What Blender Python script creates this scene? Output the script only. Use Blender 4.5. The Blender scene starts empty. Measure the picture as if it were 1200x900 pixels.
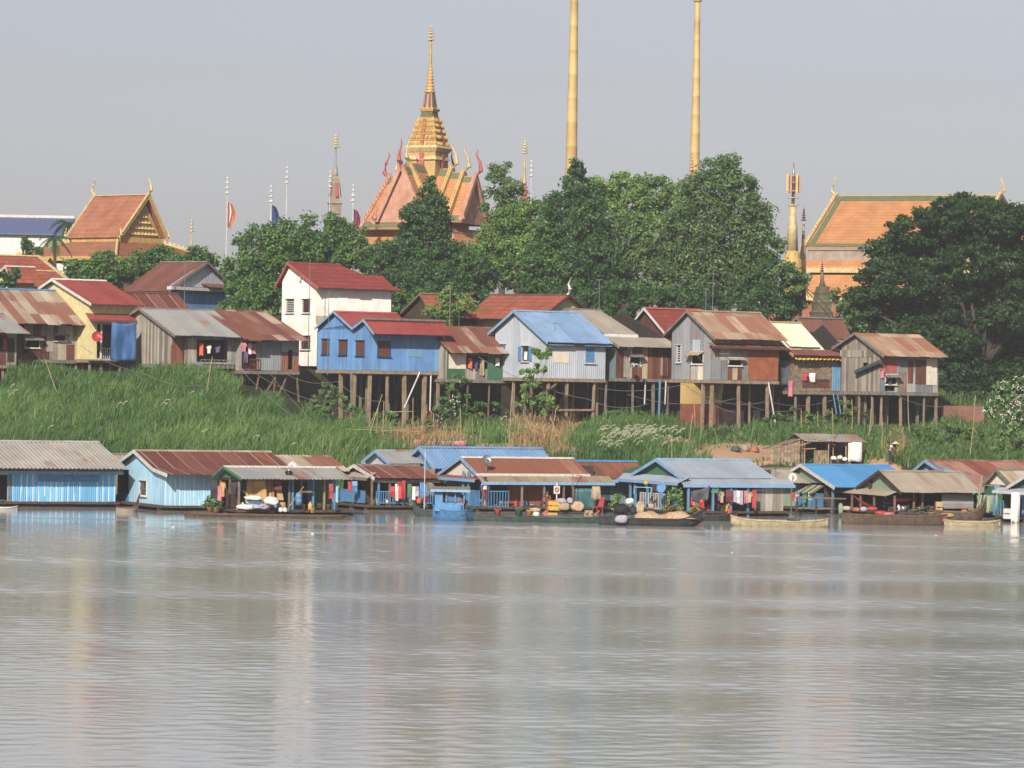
import bpy, bmesh, math, random
import numpy as np
from mathutils import Vector, Matrix
R = math.radians
random.seed(7); RNG = np.random.default_rng(7)
SC = bpy.context.scene
COL = SC.collection
# ------------------------------------------------------------------ camera numbers
F = 4348.0; ROLL = R(1.05); HC = 7.1
CA, SA = math.cos(ROLL), math.sin(ROLL)
def P(px, py, Y):
    u = px-600; v = 450-py
    return Vector(((u*CA-v*SA)/F*Y, Y, HC+(u*SA+v*CA)/F*Y))
def proj(X, Y, Z):
    a = X*F/Y; b = (Z-HC)*F/Y
    return 600+a*CA+b*SA, 450-(-a*SA+b*CA)
def waterY(px, py):
    u = px-600; v = 450-py
    return HC*F/-(u*SA+v*CA)
# ------------------------------------------------------------------ objects
def tag(o, label=None, cat=None, group=None, kind=None):
    if label: o['label'] = label
    if cat: o['category'] = cat
    if group: o['group'] = group
    if kind: o['kind'] = kind
    return o
def thing(name, label, cat, loc=(0, 0, 0), rz=0, group=None):
    o = bpy.data.objects.new(name, None); COL.objects.link(o)
    o.empty_display_size = .3
    o.location = loc; o.rotation_euler = (0, 0, rz)
    return tag(o, label, cat, group)
def copy_tree(o, parent=None):
    c = o.copy(); COL.objects.link(c)
    if parent: c.parent = parent
    for ch in list(o.children): copy_tree(ch, c)
    return c
class MB:
    def __init__(s): s.v = []; s.f = []; s.mi = []; s.m = 0
    def add(s, vs, fs):
        n = len(s.v); s.v += [tuple(p) for p in vs]
        s.f += [tuple(i+n for i in f) for f in fs]; s.mi += [s.m]*len(fs); return s
    def box(s, x0, y0, z0, x1, y1, z1):
        return s.add([(x0,y0,z0),(x1,y0,z0),(x1,y1,z0),(x0,y1,z0),(x0,y0,z1),(x1,y0,z1),(x1,y1,z1),(x0,y1,z1)],
              [(0,3,2,1),(4,5,6,7),(0,1,5,4),(1,2,6,5),(2,3,7,6),(3,0,4,7)])
    def prism(s, pts, vec):
        n = len(pts); vec = Vector(vec); a = [Vector(p) for p in pts]; b = [p+vec for p in a]
        return s.add(a+b, [tuple(range(n)), tuple(range(2*n-1, n-1, -1))]+[(i, (i+1) % n, n+(i+1) % n, n+i) for i in range(n)])
    def bar(s, a, b, w, h=None, up=(0, 0, 1)):
        a = Vector(a); b = Vector(b); h = h or w; d = (b-a).normalized(); up = Vector(up)
        if abs(d.dot(up)) > .98: up = Vector((0, 1, 0))
        x = d.cross(up).normalized()*w/2; z = x.cross(d).normalized()*h/2
        return s.add([a-x-z, a+x-z, a+x+z, a-x+z, b-x-z, b+x-z, b+x+z, b-x+z],
              [(0,1,2,3),(7,6,5,4),(0,4,5,1),(1,5,6,2),(2,6,7,3),(3,7,4,0)])
    def tube(s, pts, rs, n=6):
        pts = [Vector(p) for p in pts]
        if not hasattr(rs, '__len__'): rs = [rs]*len(pts)
        vs = []
        for i, p in enumerate(pts):
            d = (pts[min(i+1, len(pts)-1)]-pts[max(i-1, 0)]).normalized()
            up = Vector((0, 0, 1)) if abs(d.z) < .95 else Vector((1, 0, 0))
            x = d.cross(up).normalized(); y = x.cross(d)
            vs += [p+(x*math.cos(2*math.pi*k/n)+y*math.sin(2*math.pi*k/n))*rs[i] for k in range(n)]
        fs = [(i*n+k, i*n+(k+1) % n, (i+1)*n+(k+1) % n, (i+1)*n+k) for i in range(len(pts)-1) for k in range(n)]
        fs += [tuple(range(n-1, -1, -1)), tuple(range((len(pts)-1)*n, len(pts)*n))]
        return s.add(vs, fs)
    def lathe(s, prof, n=10, c=(0, 0, 0), rot=0, sx=1, sy=1):
        vs = []
        for r, z in prof:
            r = max(r, .0005)
            vs += [(c[0]+sx*r*math.cos(rot+2*math.pi*k/n), c[1]+sy*r*math.sin(rot+2*math.pi*k/n), c[2]+z) for k in range(n)]
        m = len(prof)
        fs = [(i*n+k, i*n+(k+1) % n, (i+1)*n+(k+1) % n, (i+1)*n+k) for i in range(m-1) for k in range(n)]
        fs += [tuple(range(n-1, -1, -1)), tuple(range((m-1)*n, m*n))]
        return s.add(vs, fs)
    def blob(s, c, r, n=8, sx=1, sy=1, sz=1, jit=0):
        m = max(4, n//2+1); vs = []; c = Vector(c)
        for i in range(m+1):
            t = math.pi*i/m
            for k in range(n):
                a = 2*math.pi*k/n; q = 1+random.uniform(-jit, jit)
                vs.append(c+Vector((sx*r*math.sin(t)*math.cos(a)*q, sy*r*math.sin(t)*math.sin(a)*q, -sz*r*math.cos(t)*q)))
        return s.add(vs, [(i*n+k, i*n+(k+1) % n, (i+1)*n+(k+1) % n, (i+1)*n+k) for i in range(m) for k in range(n)])
    def sheet(s, O, U, V, L0, L1, pitch=.2, amp=.02, sw=.9, jag=.05, t=.02, cut0=0, cut1=0, phase0=0):
        # corrugated sheets laid side by side: U across, V along the corrugations; O at U=0
        O = Vector(O); U = Vector(U).normalized(); V = Vector(V); N = U.cross(V).normalized()
        if N.z < 0: N = -N
        k0 = math.floor(L0/sw); k1 = math.ceil(L1/sw)
        for k in range(k0, k1):
            a0 = max(L0, k*sw-.03); a1 = min(L1, (k+1)*sw+.03)
            if a1-a0 < .02: continue
            if pitch > 0: n = max(2, int((a1-a0)/(pitch/4)+.5))
            else: n = 1
            lift = (k % 2)*.012; j0 = random.uniform(-jag, jag)/max(V.length, .01); j1 = random.uniform(-jag, jag)*.3/max(V.length, .01)
            rows = []
            for tt in (j0, 1+j1):
                top = []
                for i in range(n+1):
                    a = a0+(a1-a0)*i/n
                    f = (a-L0)/(L1-L0)
                    ax = a+max(0, tt)*((1-f)*cut0-f*cut1)
                    z = amp*math.sin(2*math.pi*a/pitch) if pitch > 0 else 0
                    top.append(O+U*ax+V*tt+N*(z+lift))
                rows.append(top)
            e, r = rows; m = n+1
            vs = e+r+[p-N*t for p in e]+[p-N*t for p in r]
            fs = []
            for i in range(n):
                fs += [(i, i+1, m+i+1, m+i), (2*m+i, 3*m+i, 3*m+i+1, 2*m+i+1), (i, 2*m+i, 2*m+i+1, i+1), (m+i, m+i+1, 3*m+i+1, 3*m+i)]
            fs += [(0, m, 3*m, 2*m), (n, 2*m+n, 3*m+n, m+n)]
            s.add(vs, fs)
        return s
    def build(s, name, mats, parent=None, smooth=False, loc=None, rz=0, recalc=True):
        me = bpy.data.meshes.new(name); me.from_pydata(s.v, [], s.f)
        if not isinstance(mats, (list, tuple)): mats = [mats]
        for m in mats: me.materials.append(m)
        me.polygons.foreach_set('material_index', s.mi)
        if recalc:
            bm = bmesh.new(); bm.from_mesh(me); bmesh.ops.recalc_face_normals(bm, faces=bm.faces); bm.to_mesh(me); bm.free()
        if smooth: me.polygons.foreach_set('use_smooth', [True]*len(me.polygons))
        me.update()
        o = bpy.data.objects.new(name, me); COL.objects.link(o)
        if parent: o.parent = parent
        if loc is not None: o.location = loc
        o.rotation_euler = (0, 0, rz)
        return o
def npmesh(name, verts, faces_flat, loop_total, mats, parent=None, attrs=None, smooth=False, loc=None):
    me = bpy.data.meshes.new(name)
    nv = len(verts); nf = len(loop_total)
    me.vertices.add(nv); me.vertices.foreach_set('co', np.asarray(verts, np.float32).ravel())
    me.loops.add(len(faces_flat)); me.loops.foreach_set('vertex_index', np.asarray(faces_flat, np.int32))
    me.polygons.add(nf)
    lt = np.asarray(loop_total, np.int32); ls = np.concatenate(([0], np.cumsum(lt)[:-1])).astype(np.int32)
    me.polygons.foreach_set('loop_start', ls); me.polygons.foreach_set('loop_total', lt)
    me.update(calc_edges=True)
    if not isinstance(mats, (list, tuple)): mats = [mats]
    for m in mats: me.materials.append(m)
    for k, a in (attrs or {}).items():
        at = me.attributes.new(k, 'FLOAT', 'POINT'); at.data.foreach_set('value', np.asarray(a, np.float32))
    if smooth: me.polygons.foreach_set('use_smooth', np.ones(nf, bool))
    o = bpy.data.objects.new(name, me); COL.objects.link(o)
    if parent: o.parent = parent
    if loc is not None: o.location = loc
    return o
# ------------------------------------------------------------------ materials
SATK = .84
def C(r, g, b, k=1.0):
    f = lambda c: (c/12.92 if c <= .04045 else ((c+.055)/1.055)**2.4)
    r, g, b = f(r/255)*k, f(g/255)*k, f(b/255)*k; l = .25*r+.6*g+.15*b; q = SATK
    return (l+(r-l)*q, l+(g-l)*q, l+(b-l)*q, 1)
class NT:
    def __init__(s, name):
        s.mat = bpy.data.materials.new(name); s.mat.use_nodes = True
        s.t = s.mat.node_tree; s.b = s.t.nodes['Principled BSDF']; s.out = s.t.nodes['Material Output']
    def n(s, typ, **kw):
        nd = s.t.nodes.new(typ)
        for k, v in kw.items():
            if k.startswith('_'): setattr(nd, k[1:], v)
        for k, v in kw.items():
            if k.startswith('_'): continue
            key = int(k[1:]) if k[0] == 'i' and k[1:].isdigit() else k.replace('__', ' ')
            s.set(nd.inputs[key], v)
        return nd
    def set(s, inp, v):
        if isinstance(v, bpy.types.NodeSocket): s.t.links.new(v, inp)
        elif isinstance(v, bpy.types.Node): s.t.links.new(v.outputs[0], inp)
        else: inp.default_value = v
    def m(s, op, a, b=None, c=None, clamp=False):
        nd = s.t.nodes.new('ShaderNodeMath'); nd.operation = op; nd.use_clamp = clamp
        for i, v in enumerate((a, b, c)):
            if v is not None: s.set(nd.inputs[i], v)
        return nd.outputs[0]
    def mix(s, f, a, b, mode='MIX'):
        nd = s.t.nodes.new('ShaderNodeMix'); nd.data_type = 'RGBA'; nd.blend_type = mode
        s.set(nd.inputs[0], f); s.set(nd.inputs[6], a); s.set(nd.inputs[7], b)
        return nd.outputs[2]
    def ramp(s, f, stops, interp='LINEAR'):
        nd = s.t.nodes.new('ShaderNodeValToRGB'); cr = nd.color_ramp; cr.interpolation = interp
        while len(cr.elements) < len(stops): cr.elements.new(.5)
        for e, (p, c) in zip(cr.elements, stops):
            e.position = p; e.color = c if hasattr(c, '__len__') else (c, c, c, 1)
        s.set(nd.inputs[0], f); return nd.outputs[0]
    def noise(s, vec, scale, detail=3, rough=.55):
        nd = s.t.nodes.new('ShaderNodeTexNoise'); s.set(nd.inputs['Vector'], vec)
        nd.inputs['Scale'].default_value = scale; nd.inputs['Detail'].default_value = detail; nd.inputs['Roughness'].default_value = rough
        return nd.outputs[0]
    def scaled(s, vec, sc, off=None):
        nd = s.t.nodes.new('ShaderNodeMapping'); s.set(nd.inputs[0], vec); nd.inputs['Scale'].default_value = sc
        if off is not None: s.set(nd.inputs['Location'], off)
        return nd.outputs[0]
    def fin(s, col, rough=.6, metal=0, spec=.3, bump=None, dist=.02, strength=1):
        s.set(s.b.inputs['Base Color'], col); s.set(s.b.inputs['Roughness'], rough); s.b.inputs['Metallic'].default_value = metal
        s.b.inputs['Specular IOR Level'].default_value = spec
        if bump is not None:
            nd = s.t.nodes.new('ShaderNodeBump'); nd.inputs['Strength'].default_value = strength; nd.inputs['Distance'].default_value = dist
            s.set(nd.inputs['Height'], bump); s.t.links.new(nd.outputs[0], s.b.inputs['Normal'])
        return s.mat
def objco(t):
    tc = t.n('ShaderNodeTexCoord').outputs['Object']
    oi = t.n('ShaderNodeObjectInfo').outputs['Random']
    return tc, oi
def sheetmat(name, cols, sw=.9, corr=0, rust=0, rustc=None, rough=.62, seam=0, seamc=None, ax='x', row=0, dirt=.35, stripe=None, wall=False, spec=.25):
    """painted, bare or rusty sheets and boards; ax = direction across the sheets"""
    t = NT(name); tc, rnd = objco(t)
    sp = t.n('ShaderNodeSeparateXYZ', Vector=tc)
    x, y, z = sp.outputs
    c = {'x': x, 'y': y, 'z': z}.get(ax) if ax != 'xy' else t.m('ADD', x, y)
    q = t.m('DIVIDE', c, sw); idx = t.m('FLOOR', q)
    seed = t.m('MULTIPLY_ADD', rnd, 91.7, t.m('MULTIPLY', idx, 1.37))
    if row:
        rr = t.m('FLOOR', t.m('DIVIDE', z if wall else y, row)); seed = t.m('MULTIPLY_ADD', rr, 7.31, seed)
    wn = t.n('ShaderNodeTexWhiteNoise', _noise_dimensions='1D', W=seed).outputs[0]
    k = len(cols)
    col = t.ramp(wn, [(i/k, cc) for i, cc in enumerate(cols)], 'CONSTANT') if k > 1 else cols[0]
    off = t.n('ShaderNodeCombineXYZ', X=t.m('MULTIPLY', rnd, 37.), Y=t.m('MULTIPLY', rnd, 53.), Z=idx).outputs[0]
    st = (1, 1, .22) if wall else (1, .22, .22)
    if ax == 'z': st = (.2, .2, 1)
    vec = t.scaled(tc, st, off)
    n1 = t.noise(vec, 2.2, 5, .65); n2 = t.noise(tc, .7, 3)
    d = t.m('MULTIPLY', t.m('ADD', n1, n2), .5)
    n5 = t.noise(t.scaled(tc, (.9, .9, .35) if wall else (.6, .25, .25), (3.3, 1.1, 7.7)), 1.1, 6, .7)
    d = t.m('MINIMUM', d, t.m('ADD', n5, .06))
    dm = t.ramp(d, [(.33, 1.0), (.56, 0.0)])
    dark = t.mix(1.0, col, (.55, .47, .40, 1), 'MULTIPLY')
    col = t.mix(t.m('MULTIPLY', dm, min(.85, dirt*1.45)), col, dark)
    if rust > 0:
        wn2 = t.n('ShaderNodeTexWhiteNoise', _noise_dimensions='1D', W=t.m('ADD', seed, 11.3)).outputs[0]
        n3 = t.noise(t.scaled(vec, (1, 1, 1), (5.1, 2.2, 1.7)), 1.6, 6, .7)
        rm = t.m('ADD', t.m('MULTIPLY', wn2, .55), t.m('MULTIPLY', n3, .75))
        th = 1.02-rust*.75
        rm = t.ramp(rm, [(max(0, th-.12), 0.0), (min(1, th+.06), 1.0)])
        rc = rustc or ((.15, .052, .03, 1), (.24, .095, .05, 1))
        rcol = t.mix(t.noise(vec, 5, 4), rc[0], rc[1])
        col = t.mix(rm, col, rcol)
    if seam:
        fr = t.m('FRACT', q); sm = t.m('LESS_THAN', fr, seam/sw)
        col = t.mix(t.m('MULTIPLY', sm, .75), col, seamc or (.06, .05, .045, 1))
    if stripe:
        sc, pit, wid, pr = stripe
        q2 = t.m('DIVIDE', c, pit); i2 = t.m('FLOOR', q2); w2 = t.n('ShaderNodeTexWhiteNoise', _noise_dimensions='1D', W=t.m('MULTIPLY_ADD', i2, 3.17, rnd)).outputs[0]
        on = t.m('MULTIPLY', t.m('LESS_THAN', t.m('FRACT', q2), wid/pit), t.m('LESS_THAN', w2, pr))
        br = t.m('GREATER_THAN', t.noise(t.scaled(tc, (3, 3, .5)), 1.3, 2), .40)
        col = t.mix(t.m('MULTIPLY', on, br), col, sc)
    bump = None
    if corr:
        bump = t.m('MULTIPLY_ADD', t.m('SINE', t.m('MULTIPLY', c, 2*math.pi/corr)), .5, t.m('MULTIPLY_ADD', n2, 2.2, t.m('MULTIPLY', n1, .9)))
    else: bump = n1
    return t.fin(col, rough, 0, spec, bump, .02 if corr else .01, .8)
def plain(name, col, rough=.6, var=.25, scale=4, metal=0, spec=.3, emit=None):
    t = NT(name); tc, rnd = objco(t)
    n = t.noise(t.scaled(tc, (1, 1, .6), t.n('ShaderNodeCombineXYZ', X=t.m('MULTIPLY', rnd, 31.)).outputs[0]), scale, 5, .65)
    c2 = (col[0]*(1-var)*.95, col[1]*(1-var)*.9, col[2]*(1-var)*.85, 1)
    return t.fin(t.mix(t.ramp(n, [(.38, 0.0), (.64, 1.0)]), c2, col), rough, metal, spec, n, .01, .5)
def tiles(name, c1, c2, w=.22, h=.28, slopek=1.0, mort=(.10, .04, .03, 1), ax='y', moss=0):
    t = NT(name); tc, rnd = objco(t)
    sp = t.n('ShaderNodeSeparateXYZ', Vector=tc)
    a, b = (sp.outputs[0], sp.outputs[2]) if ax == 'y' else (sp.outputs[1], sp.outputs[2])
    vec = t.n('ShaderNodeCombineXYZ', X=a, Y=b).outputs[0]
    br = t.n('ShaderNodeTexBrick', Vector=vec, Color1=c1, Color2=c2, Mortar=mort, Scale=1.0)
    br.inputs['Mortar Size'].default_value = .018; br.inputs['Brick Width'].default_value = w; br.inputs['Row Height'].default_value = h
    n = t.noise(t.scaled(tc, (1, 1, .5)), .9, 5, .65)
    col = t.mix(t.m('MULTIPLY', t.ramp(n, [(.35, 1.0), (.65, 0.0)]), .55), br.outputs[0], tuple(x*.5 for x in c2[:3])+(1,))
    if moss: col = t.mix(t.m('MULTIPLY', t.ramp(t.noise(tc, .5, 4), [(.5, 0.0), (.62, 1.0)]), moss), col, (.07, .09, .03, 1))
    return t.fin(col, .7, 0, .2, br.outputs['Fac'], .03, -.8)
def leafmat(name, c1, c2, c3):
    t = NT(name)
    at = t.n('ShaderNodeAttribute', _attribute_name='tint').outputs['Fac']
    n = t.noise(t.n('ShaderNodeTexCoord').outputs['Object'], .25, 2)
    col = t.ramp(t.m('MULTIPLY_ADD', n, .45, t.m('MULTIPLY', at, .62)), [(.12, c1), (.5, c2), (.9, c3)])
    t.t.nodes.remove(t.b)
    d = t.n('ShaderNodeBsdfDiffuse', Color=col); tr = t.n('ShaderNodeBsdfTranslucent', Color=t.mix(1., col, (1.1, 1.15, .6, 1), 'MULTIPLY'))
    g = t.n('ShaderNodeBsdfGlossy', Color=(.5, .5, .5, 1), Roughness=.5)
    ms = t.n('ShaderNodeMixShader', Fac=.28); t.t.links.new(d.outputs[0], ms.inputs[1]); t.t.links.new(tr.outputs[0], ms.inputs[2])
    m2 = t.n('ShaderNodeMixShader', Fac=.03); t.t.links.new(ms.outputs[0], m2.inputs[1]); t.t.links.new(g.outputs[0], m2.inputs[2])
    t.t.links.new(m2.outputs[0], t.out.inputs[0])
    return t.mat
M = {}
K = .74
# roofs (across = x, slope = y)
M['r_beige'] = sheetmat('beige_sheet_roof', [C(164,160,150,K), C(174,168,158,K)], sw=.95, rust=.08, dirt=.35, row=2.2)
M['r_rust'] = sheetmat('rusty_sheet_roof', [C(142,96,78,K), C(178,158,138,K), C(122,72,58,K), C(156,112,92,K)], sw=.75, rust=.5, dirt=.5, row=2.4, rustc=(C(112,62,48,K), C(138,84,64,K)))
M['r_rust2'] = sheetmat('faded_rust_sheet_roof', [C(172,154,130,K), C(190,174,152,K), C(140,92,72,K), C(178,160,138,K)], sw=.7, rust=.34, dirt=.4, row=1.7, rustc=(C(124,72,52,K), C(156,108,80,K)))
M['r_brown'] = sheetmat('red_brown_sheet_roof', [C(122,66,54,K), C(132,76,62,K), C(112,58,48,K)], sw=.9, dirt=.35, seam=.07, seamc=C(176,150,126,K), rust=.2)
M['r_brownplain'] = sheetmat('brown_sheet_roof', [C(120,72,60,K), C(128,78,64,K)], sw=.9, dirt=.3, rust=.15)
M['r_redrust'] = sheetmat('red_rust_sheet_roof', [C(140,78,62,K), C(150,88,70,K), C(132,70,56,K)], sw=1.0, dirt=.4, rust=.25, rustc=(C(160,110,90,K), C(178,140,118,K)))
M['r_tanrust'] = sheetmat('orange_brown_sheet_roof', [C(156,98,70,K), C(146,88,64,K), C(166,112,84,K)], sw=.8, dirt=.3, rust=.45, rustc=(C(128,72,52,K), C(150,92,66,K)))
M['r_tanold'] = sheetmat('old_tan_sheet_roof', [C(178,148,120,K), C(166,134,106,K), C(188,162,134,K)], sw=.8, dirt=.4, rust=.42, row=1.9, rustc=(C(142,92,66,K), C(160,108,80,K)))
M['r_grey'] = sheetmat('grey_sheet_roof', [C(150,152,150,K), C(158,158,154,K)], sw=.95, dirt=.3, rust=.05)
M['r_warmgrey'] = sheetmat('warm_grey_sheet_roof', [C(158,148,134,K), C(166,156,140,K)], sw=.95, dirt=.3, rust=.1)
M['r_tan'] = sheetmat('tan_fibre_roof', [C(160,148,128,K), C(168,156,136,K)], sw=1.0, dirt=.35, rust=.08)
M['r_olive'] = sheetmat('olive_tan_sheet_roof', [C(160,144,112,K), C(150,134,104,K)], sw=.9, dirt=.4, rust=.12)
M['r_blue'] = sheetmat('blue_sheet_roof', [C(104,148,192,K), C(112,154,198,K)], sw=1.0, dirt=.3)
M['r_bluefade'] = sheetmat('faded_blue_sheet_roof', [C(120,158,200,K), C(130,166,206,K)], sw=1.0, dirt=.4)
M['r_brightblue'] = sheetmat('bright_blue_sheet_roof', [C(58,140,200,K), C(66,148,208,K)], sw=1.0, dirt=.2)
M['r_greyblue'] = sheetmat('grey_blue_sheet_roof', [C(146,160,174,K), C(152,166,180,K)], sw=1.0, dirt=.3)
M['r_cream'] = sheetmat('cream_sheet_roof', [C(222,218,186,K), C(228,224,196,K)], sw=1.0, dirt=.12)
M['r_red'] = sheetmat('red_sheet_roof', [C(152,60,54,K), C(160,66,60,K)], sw=1.0, dirt=.4)
M['r_redtile'] = tiles('red_tile_roof', C(154,58,52,K), C(168,70,60,K), mort=C(106,44,40,K))
M['r_orange'] = tiles('orange_tile_roof', C(190,98,62,K), C(168,82,54,K), moss=.25)
M['r_temple'] = tiles('temple_brown_tile', C(160,96,68,K), C(172,106,72,K), w=.3, h=.42, mort=C(200,130,86,K))
M['r_templeor'] = tiles('temple_orange_tile', C(210,140,74,K), C(216,146,80,K), w=.25, h=.3, mort=C(176,108,64,K))
M['r_green'] = plain('temple_green_border', C(108,124,84,K))
# walls
W_ = dict(ax='xy', wall=True)
M['w_blue'] = sheetmat('blue_board_wall', [C(94,150,206,.86), C(102,156,210,.86), C(88,142,200,.86)], sw=.22, seam=.012, seamc=C(58,96,150,K), dirt=.42, **W_)
M['w_bluefloat'] = sheetmat('blue_striped_wall', [C(100,178,226,.9), C(110,186,230,.9), C(90,168,218,.9)], sw=.9, dirt=.3, stripe=(C(214,226,236,K), .33, .07, .85), corr=.11, **W_)
M['w_lightblue'] = sheetmat('light_blue_striped_wall', [C(142,200,228,.85), C(150,206,232,.85)], sw=.9, dirt=.25, stripe=(C(220,232,240,K), .27, .06, .9), corr=.09, **W_)
M['w_sky'] = sheetmat('sky_blue_wall', [C(120,176,214,K), C(110,166,206,K)], sw=.5, dirt=.3, corr=.14, **W_)
M['w_greyblue'] = sheetmat('pale_grey_sheet_wall', [C(190,200,210,K), C(196,206,214,K), C(180,192,204,K)], sw=.8, seam=.02, seamc=C(150,156,162,K), dirt=.22, corr=.16, **W_)
M['w_grey'] = sheetmat('grey_sheet_wall', [C(150,156,160,K), C(160,164,166,K), C(142,148,152,K)], sw=.8, dirt=.3, rust=.08, corr=.16, **W_)
M['w_galv'] = sheetmat('galvanised_patchwork_wall', [C(146,150,152,K), C(166,166,160,K), C(130,136,138,K), C(176,176,166,K)], sw=.75, dirt=.4, rust=.2, corr=.13, row=1.3, **W_)
M['w_rustpatch'] = sheetmat('rust_patchwork_wall', [C(170,160,144,K), C(116,66,54,K), C(184,174,156,K), C(96,52,44,K), C(150,140,126,K)], sw=.62, dirt=.5, rust=.45, corr=.12, row=1.6, rustc=(C(96,48,38,K), C(122,70,52,K)), **W_)
M['w_darkrust'] = sheetmat('dark_rust_wall', [C(100,50,44,K), C(116,62,52,K), C(196,180,146,K), C(84,42,38,K), C(134,76,58,K), C(106,54,46,K)], sw=.42, dirt=.4, rust=.3, corr=.12, **W_)
M['w_plank'] = sheetmat('weathered_plank_wall', [C(170,162,148,K), C(150,142,130,K), C(184,176,160,K), C(132,122,110,K)], sw=.24, seam=.015, dirt=.5, **W_)
M['w_hplank'] = sheetmat('weathered_sideboard_wall', [C(150,148,144,K), C(138,136,132,K), C(160,158,152,K)], sw=.18, seam=.014, dirt=.5, ax='z', wall=True)
M['w_bamboo'] = sheetmat('woven_bamboo_wall', [C(150,128,98,K), C(134,112,84,K), C(162,140,108,K)], sw=.14, seam=.02, dirt=.5, row=.14, **W_)
M['w_cream'] = plain('cream_plaster', C(232,218,150,K), .8, .12)
M['w_white'] = plain('warm_white_plaster', C(240,232,222,.95), .85, .14, 1.6)
M['w_maroon'] = sheetmat('maroon_board_wall', [C(104,58,52,K), C(112,64,56,K)], sw=.25, seam=.015, dirt=.3, **W_)
M['w_green'] = sheetmat('green_sheet_wall', [C(52,110,80,K), C(60,118,86,K)], sw=.8, dirt=.3, corr=.14, **W_)
M['w_palegreen'] = sheetmat('pale_green_wall', [C(142,168,138,K), C(134,160,130,K)], sw=.3, seam=.012, dirt=.35, **W_)
M['w_orangewood'] = plain('orange_plywood', C(178,98,56,K), .7, .3, 2.5)
M['w_brick'] = plain('orange_brick_red_wall', C(158,86,62,K), .8, .2, 3)
M['w_dark'] = plain('dark_boards_and_shade', (.035, .028, .024, 1), .9, .4)  # near-black boards; under the floors this colour stands in for shade
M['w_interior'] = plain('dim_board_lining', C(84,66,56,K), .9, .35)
M['w_teal'] = sheetmat('teal_grey_wall', [C(116,142,152,K)], sw=.7, dirt=.3, corr=.14, **W_)
M['w_creamboard'] = plain('cream_board', C(232,222,200,K), .7, .1)
M['brick'] = tiles('red_brick', C(150,84,66,K), C(134,72,58,K), w=.24, h=.1, mort=C(150,120,104,K))
# other
def pl(k, r, g, b, rough=.6, var=.2, scale=4, metal=0, kk=K): M[k] = plain(k, C(r, g, b, kk), rough, var, scale, metal)
pl('white', 228, 228, 222); pl('trimblue', 130,178,220); pl('postblue', 84,150,190); pl('wood', 140,112,84, .8, .4); pl('darkwood', 74,56,44, .85, .4)
pl('greywood', 138,130,118, .85, .4); pl('bamboo', 176,150,106, .6, .3); pl('concrete', 162,140,112, .85, .3, 3); pl('deck', 92,78,64, .9, .4)
pl('red', 200,44,42, .5); pl('redcloth', 190,58,62,.8); pl('pink', 216,120,140,.8); pl('orange', 224,92,44,.7); pl('yellow', 226,178,50,.5); pl('mustard', 206,160,80,.8,.3)
pl('bluetarp', 44,98,158,.6,.3,2); pl('bluepaint', 74,148,206,.5); pl('navy', 52,72,120,.8); pl('purple', 110,86,120,.8); pl('greencloth', 60,130,88,.7)
pl('teal', 40,104,110,.5,.3); pl('black', 36,34,36,.8); pl('darkcloth', 62,58,66,.85); pl('greytarp', 84,90,98,.7,.3,2); pl('whitecloth', 226,222,218,.85,.12); pl('lav', 176,170,196,.85)
pl('tancloth', 190,166,130,.9,.3); pl('maroon', 120,52,56,.85); pl('gold', 214,172,84,.45,.25,3); pl('goldpale', 218,192,128,.6,.25); pl('yellowpaint', 214,182,102,.6,.18,.6)
pl('pinkstone', 208,150,120,.8,.25,2); pl('redpaint', 196,92,84,.7); pl('greenpaint', 104,108,70,.8); pl('stone', 176,160,142,.85,.3,1.5); pl('mossstone', 112,108,78,.9,.4,1.2)
pl('hullgreen', 74,92,86,.7,.4); pl('hullbrown', 112,92,74,.8,.4); pl('hullcream', 196,178,138,.75,.3); pl('hulldark', 66,66,66,.8,.4); pl('hullblue', 70,140,200,.6,.3)
pl('brownpaint', 112,70,58); pl('metal', 160,162,164,.4,.15,4,.6); pl('skin', 138,92,70,.7,.1); pl('hair', 24,20,20,.6); pl('straw', 212,190,150,.9); pl('terracotta', 188,110,76,.8,.3)
pl('bark', 92,80,68,.95,.4); pl('sand', 206,168,132,.9,.3,5); pl('rope', 190,178,150,.9); pl('brightred', 214,40,48,.6); pl('whitepaint', 216,214,210,.5); pl('cardboard', 196,160,112,.85); pl('cable', 120,118,116,.7)
pl('goldplain', 206,168,92,.6,.2,2); pl('steelblue', 90,104,150,.6); pl('dish', 222,220,208,.5,.15); pl('dishred', 206,46,66,.45,.15)
t = NT('dark_glass'); M['glass'] = t.fin((.02, .022, .025, 1), .12, 0, .5)
# ------------------------------------------------------------------ terrain shape
def pw(v, pts):
    return np.interp(v, [p[0] for p in pts], [p[1] for p in pts])
ZL = [(203,-1.6),(214,-1.2),(219.5,.1),(223.5,2.4),(243,6.95),(256,8.2),(300,9),(3000,9)]
ZM = [(203,-1.6),(214,-1.2),(219.5,.05),(223.5,2.5),(228,3.2),(240,4.1),(246,4.45),(250.5,4.9),(256,7.9),(300,9),(3000,9)]
def ground(X, Y):
    X = np.asarray(X, float); Y = np.asarray(Y, float)
    t = np.clip((X+20.5)/9.5, 0, 1); t = t*t*(3-2*t)
    z = pw(Y, ZL)*(1-t)+pw(Y, ZM)*t
    b = np.clip((Y-216)/8, 0, 1)
    return z+b*(.14*np.sin(X*.7+Y*.3)+.1*np.sin(X*1.9-Y*.8)+.05*np.sin(X*4.1+Y*2.7))
def G(px, py, y0=214., y1=330.):
    for Y in np.arange(y0, y1, .25):
        p = P(px, py, Y)
        if p.z <= float(ground(p.x, Y)): return Vector((p.x, Y, float(ground(p.x, Y))))
    p = P(px, py, 250); return Vector((p.x, 250, float(ground(p.x, 250))))
def gz(x, y): return float(ground(x, y))
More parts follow.
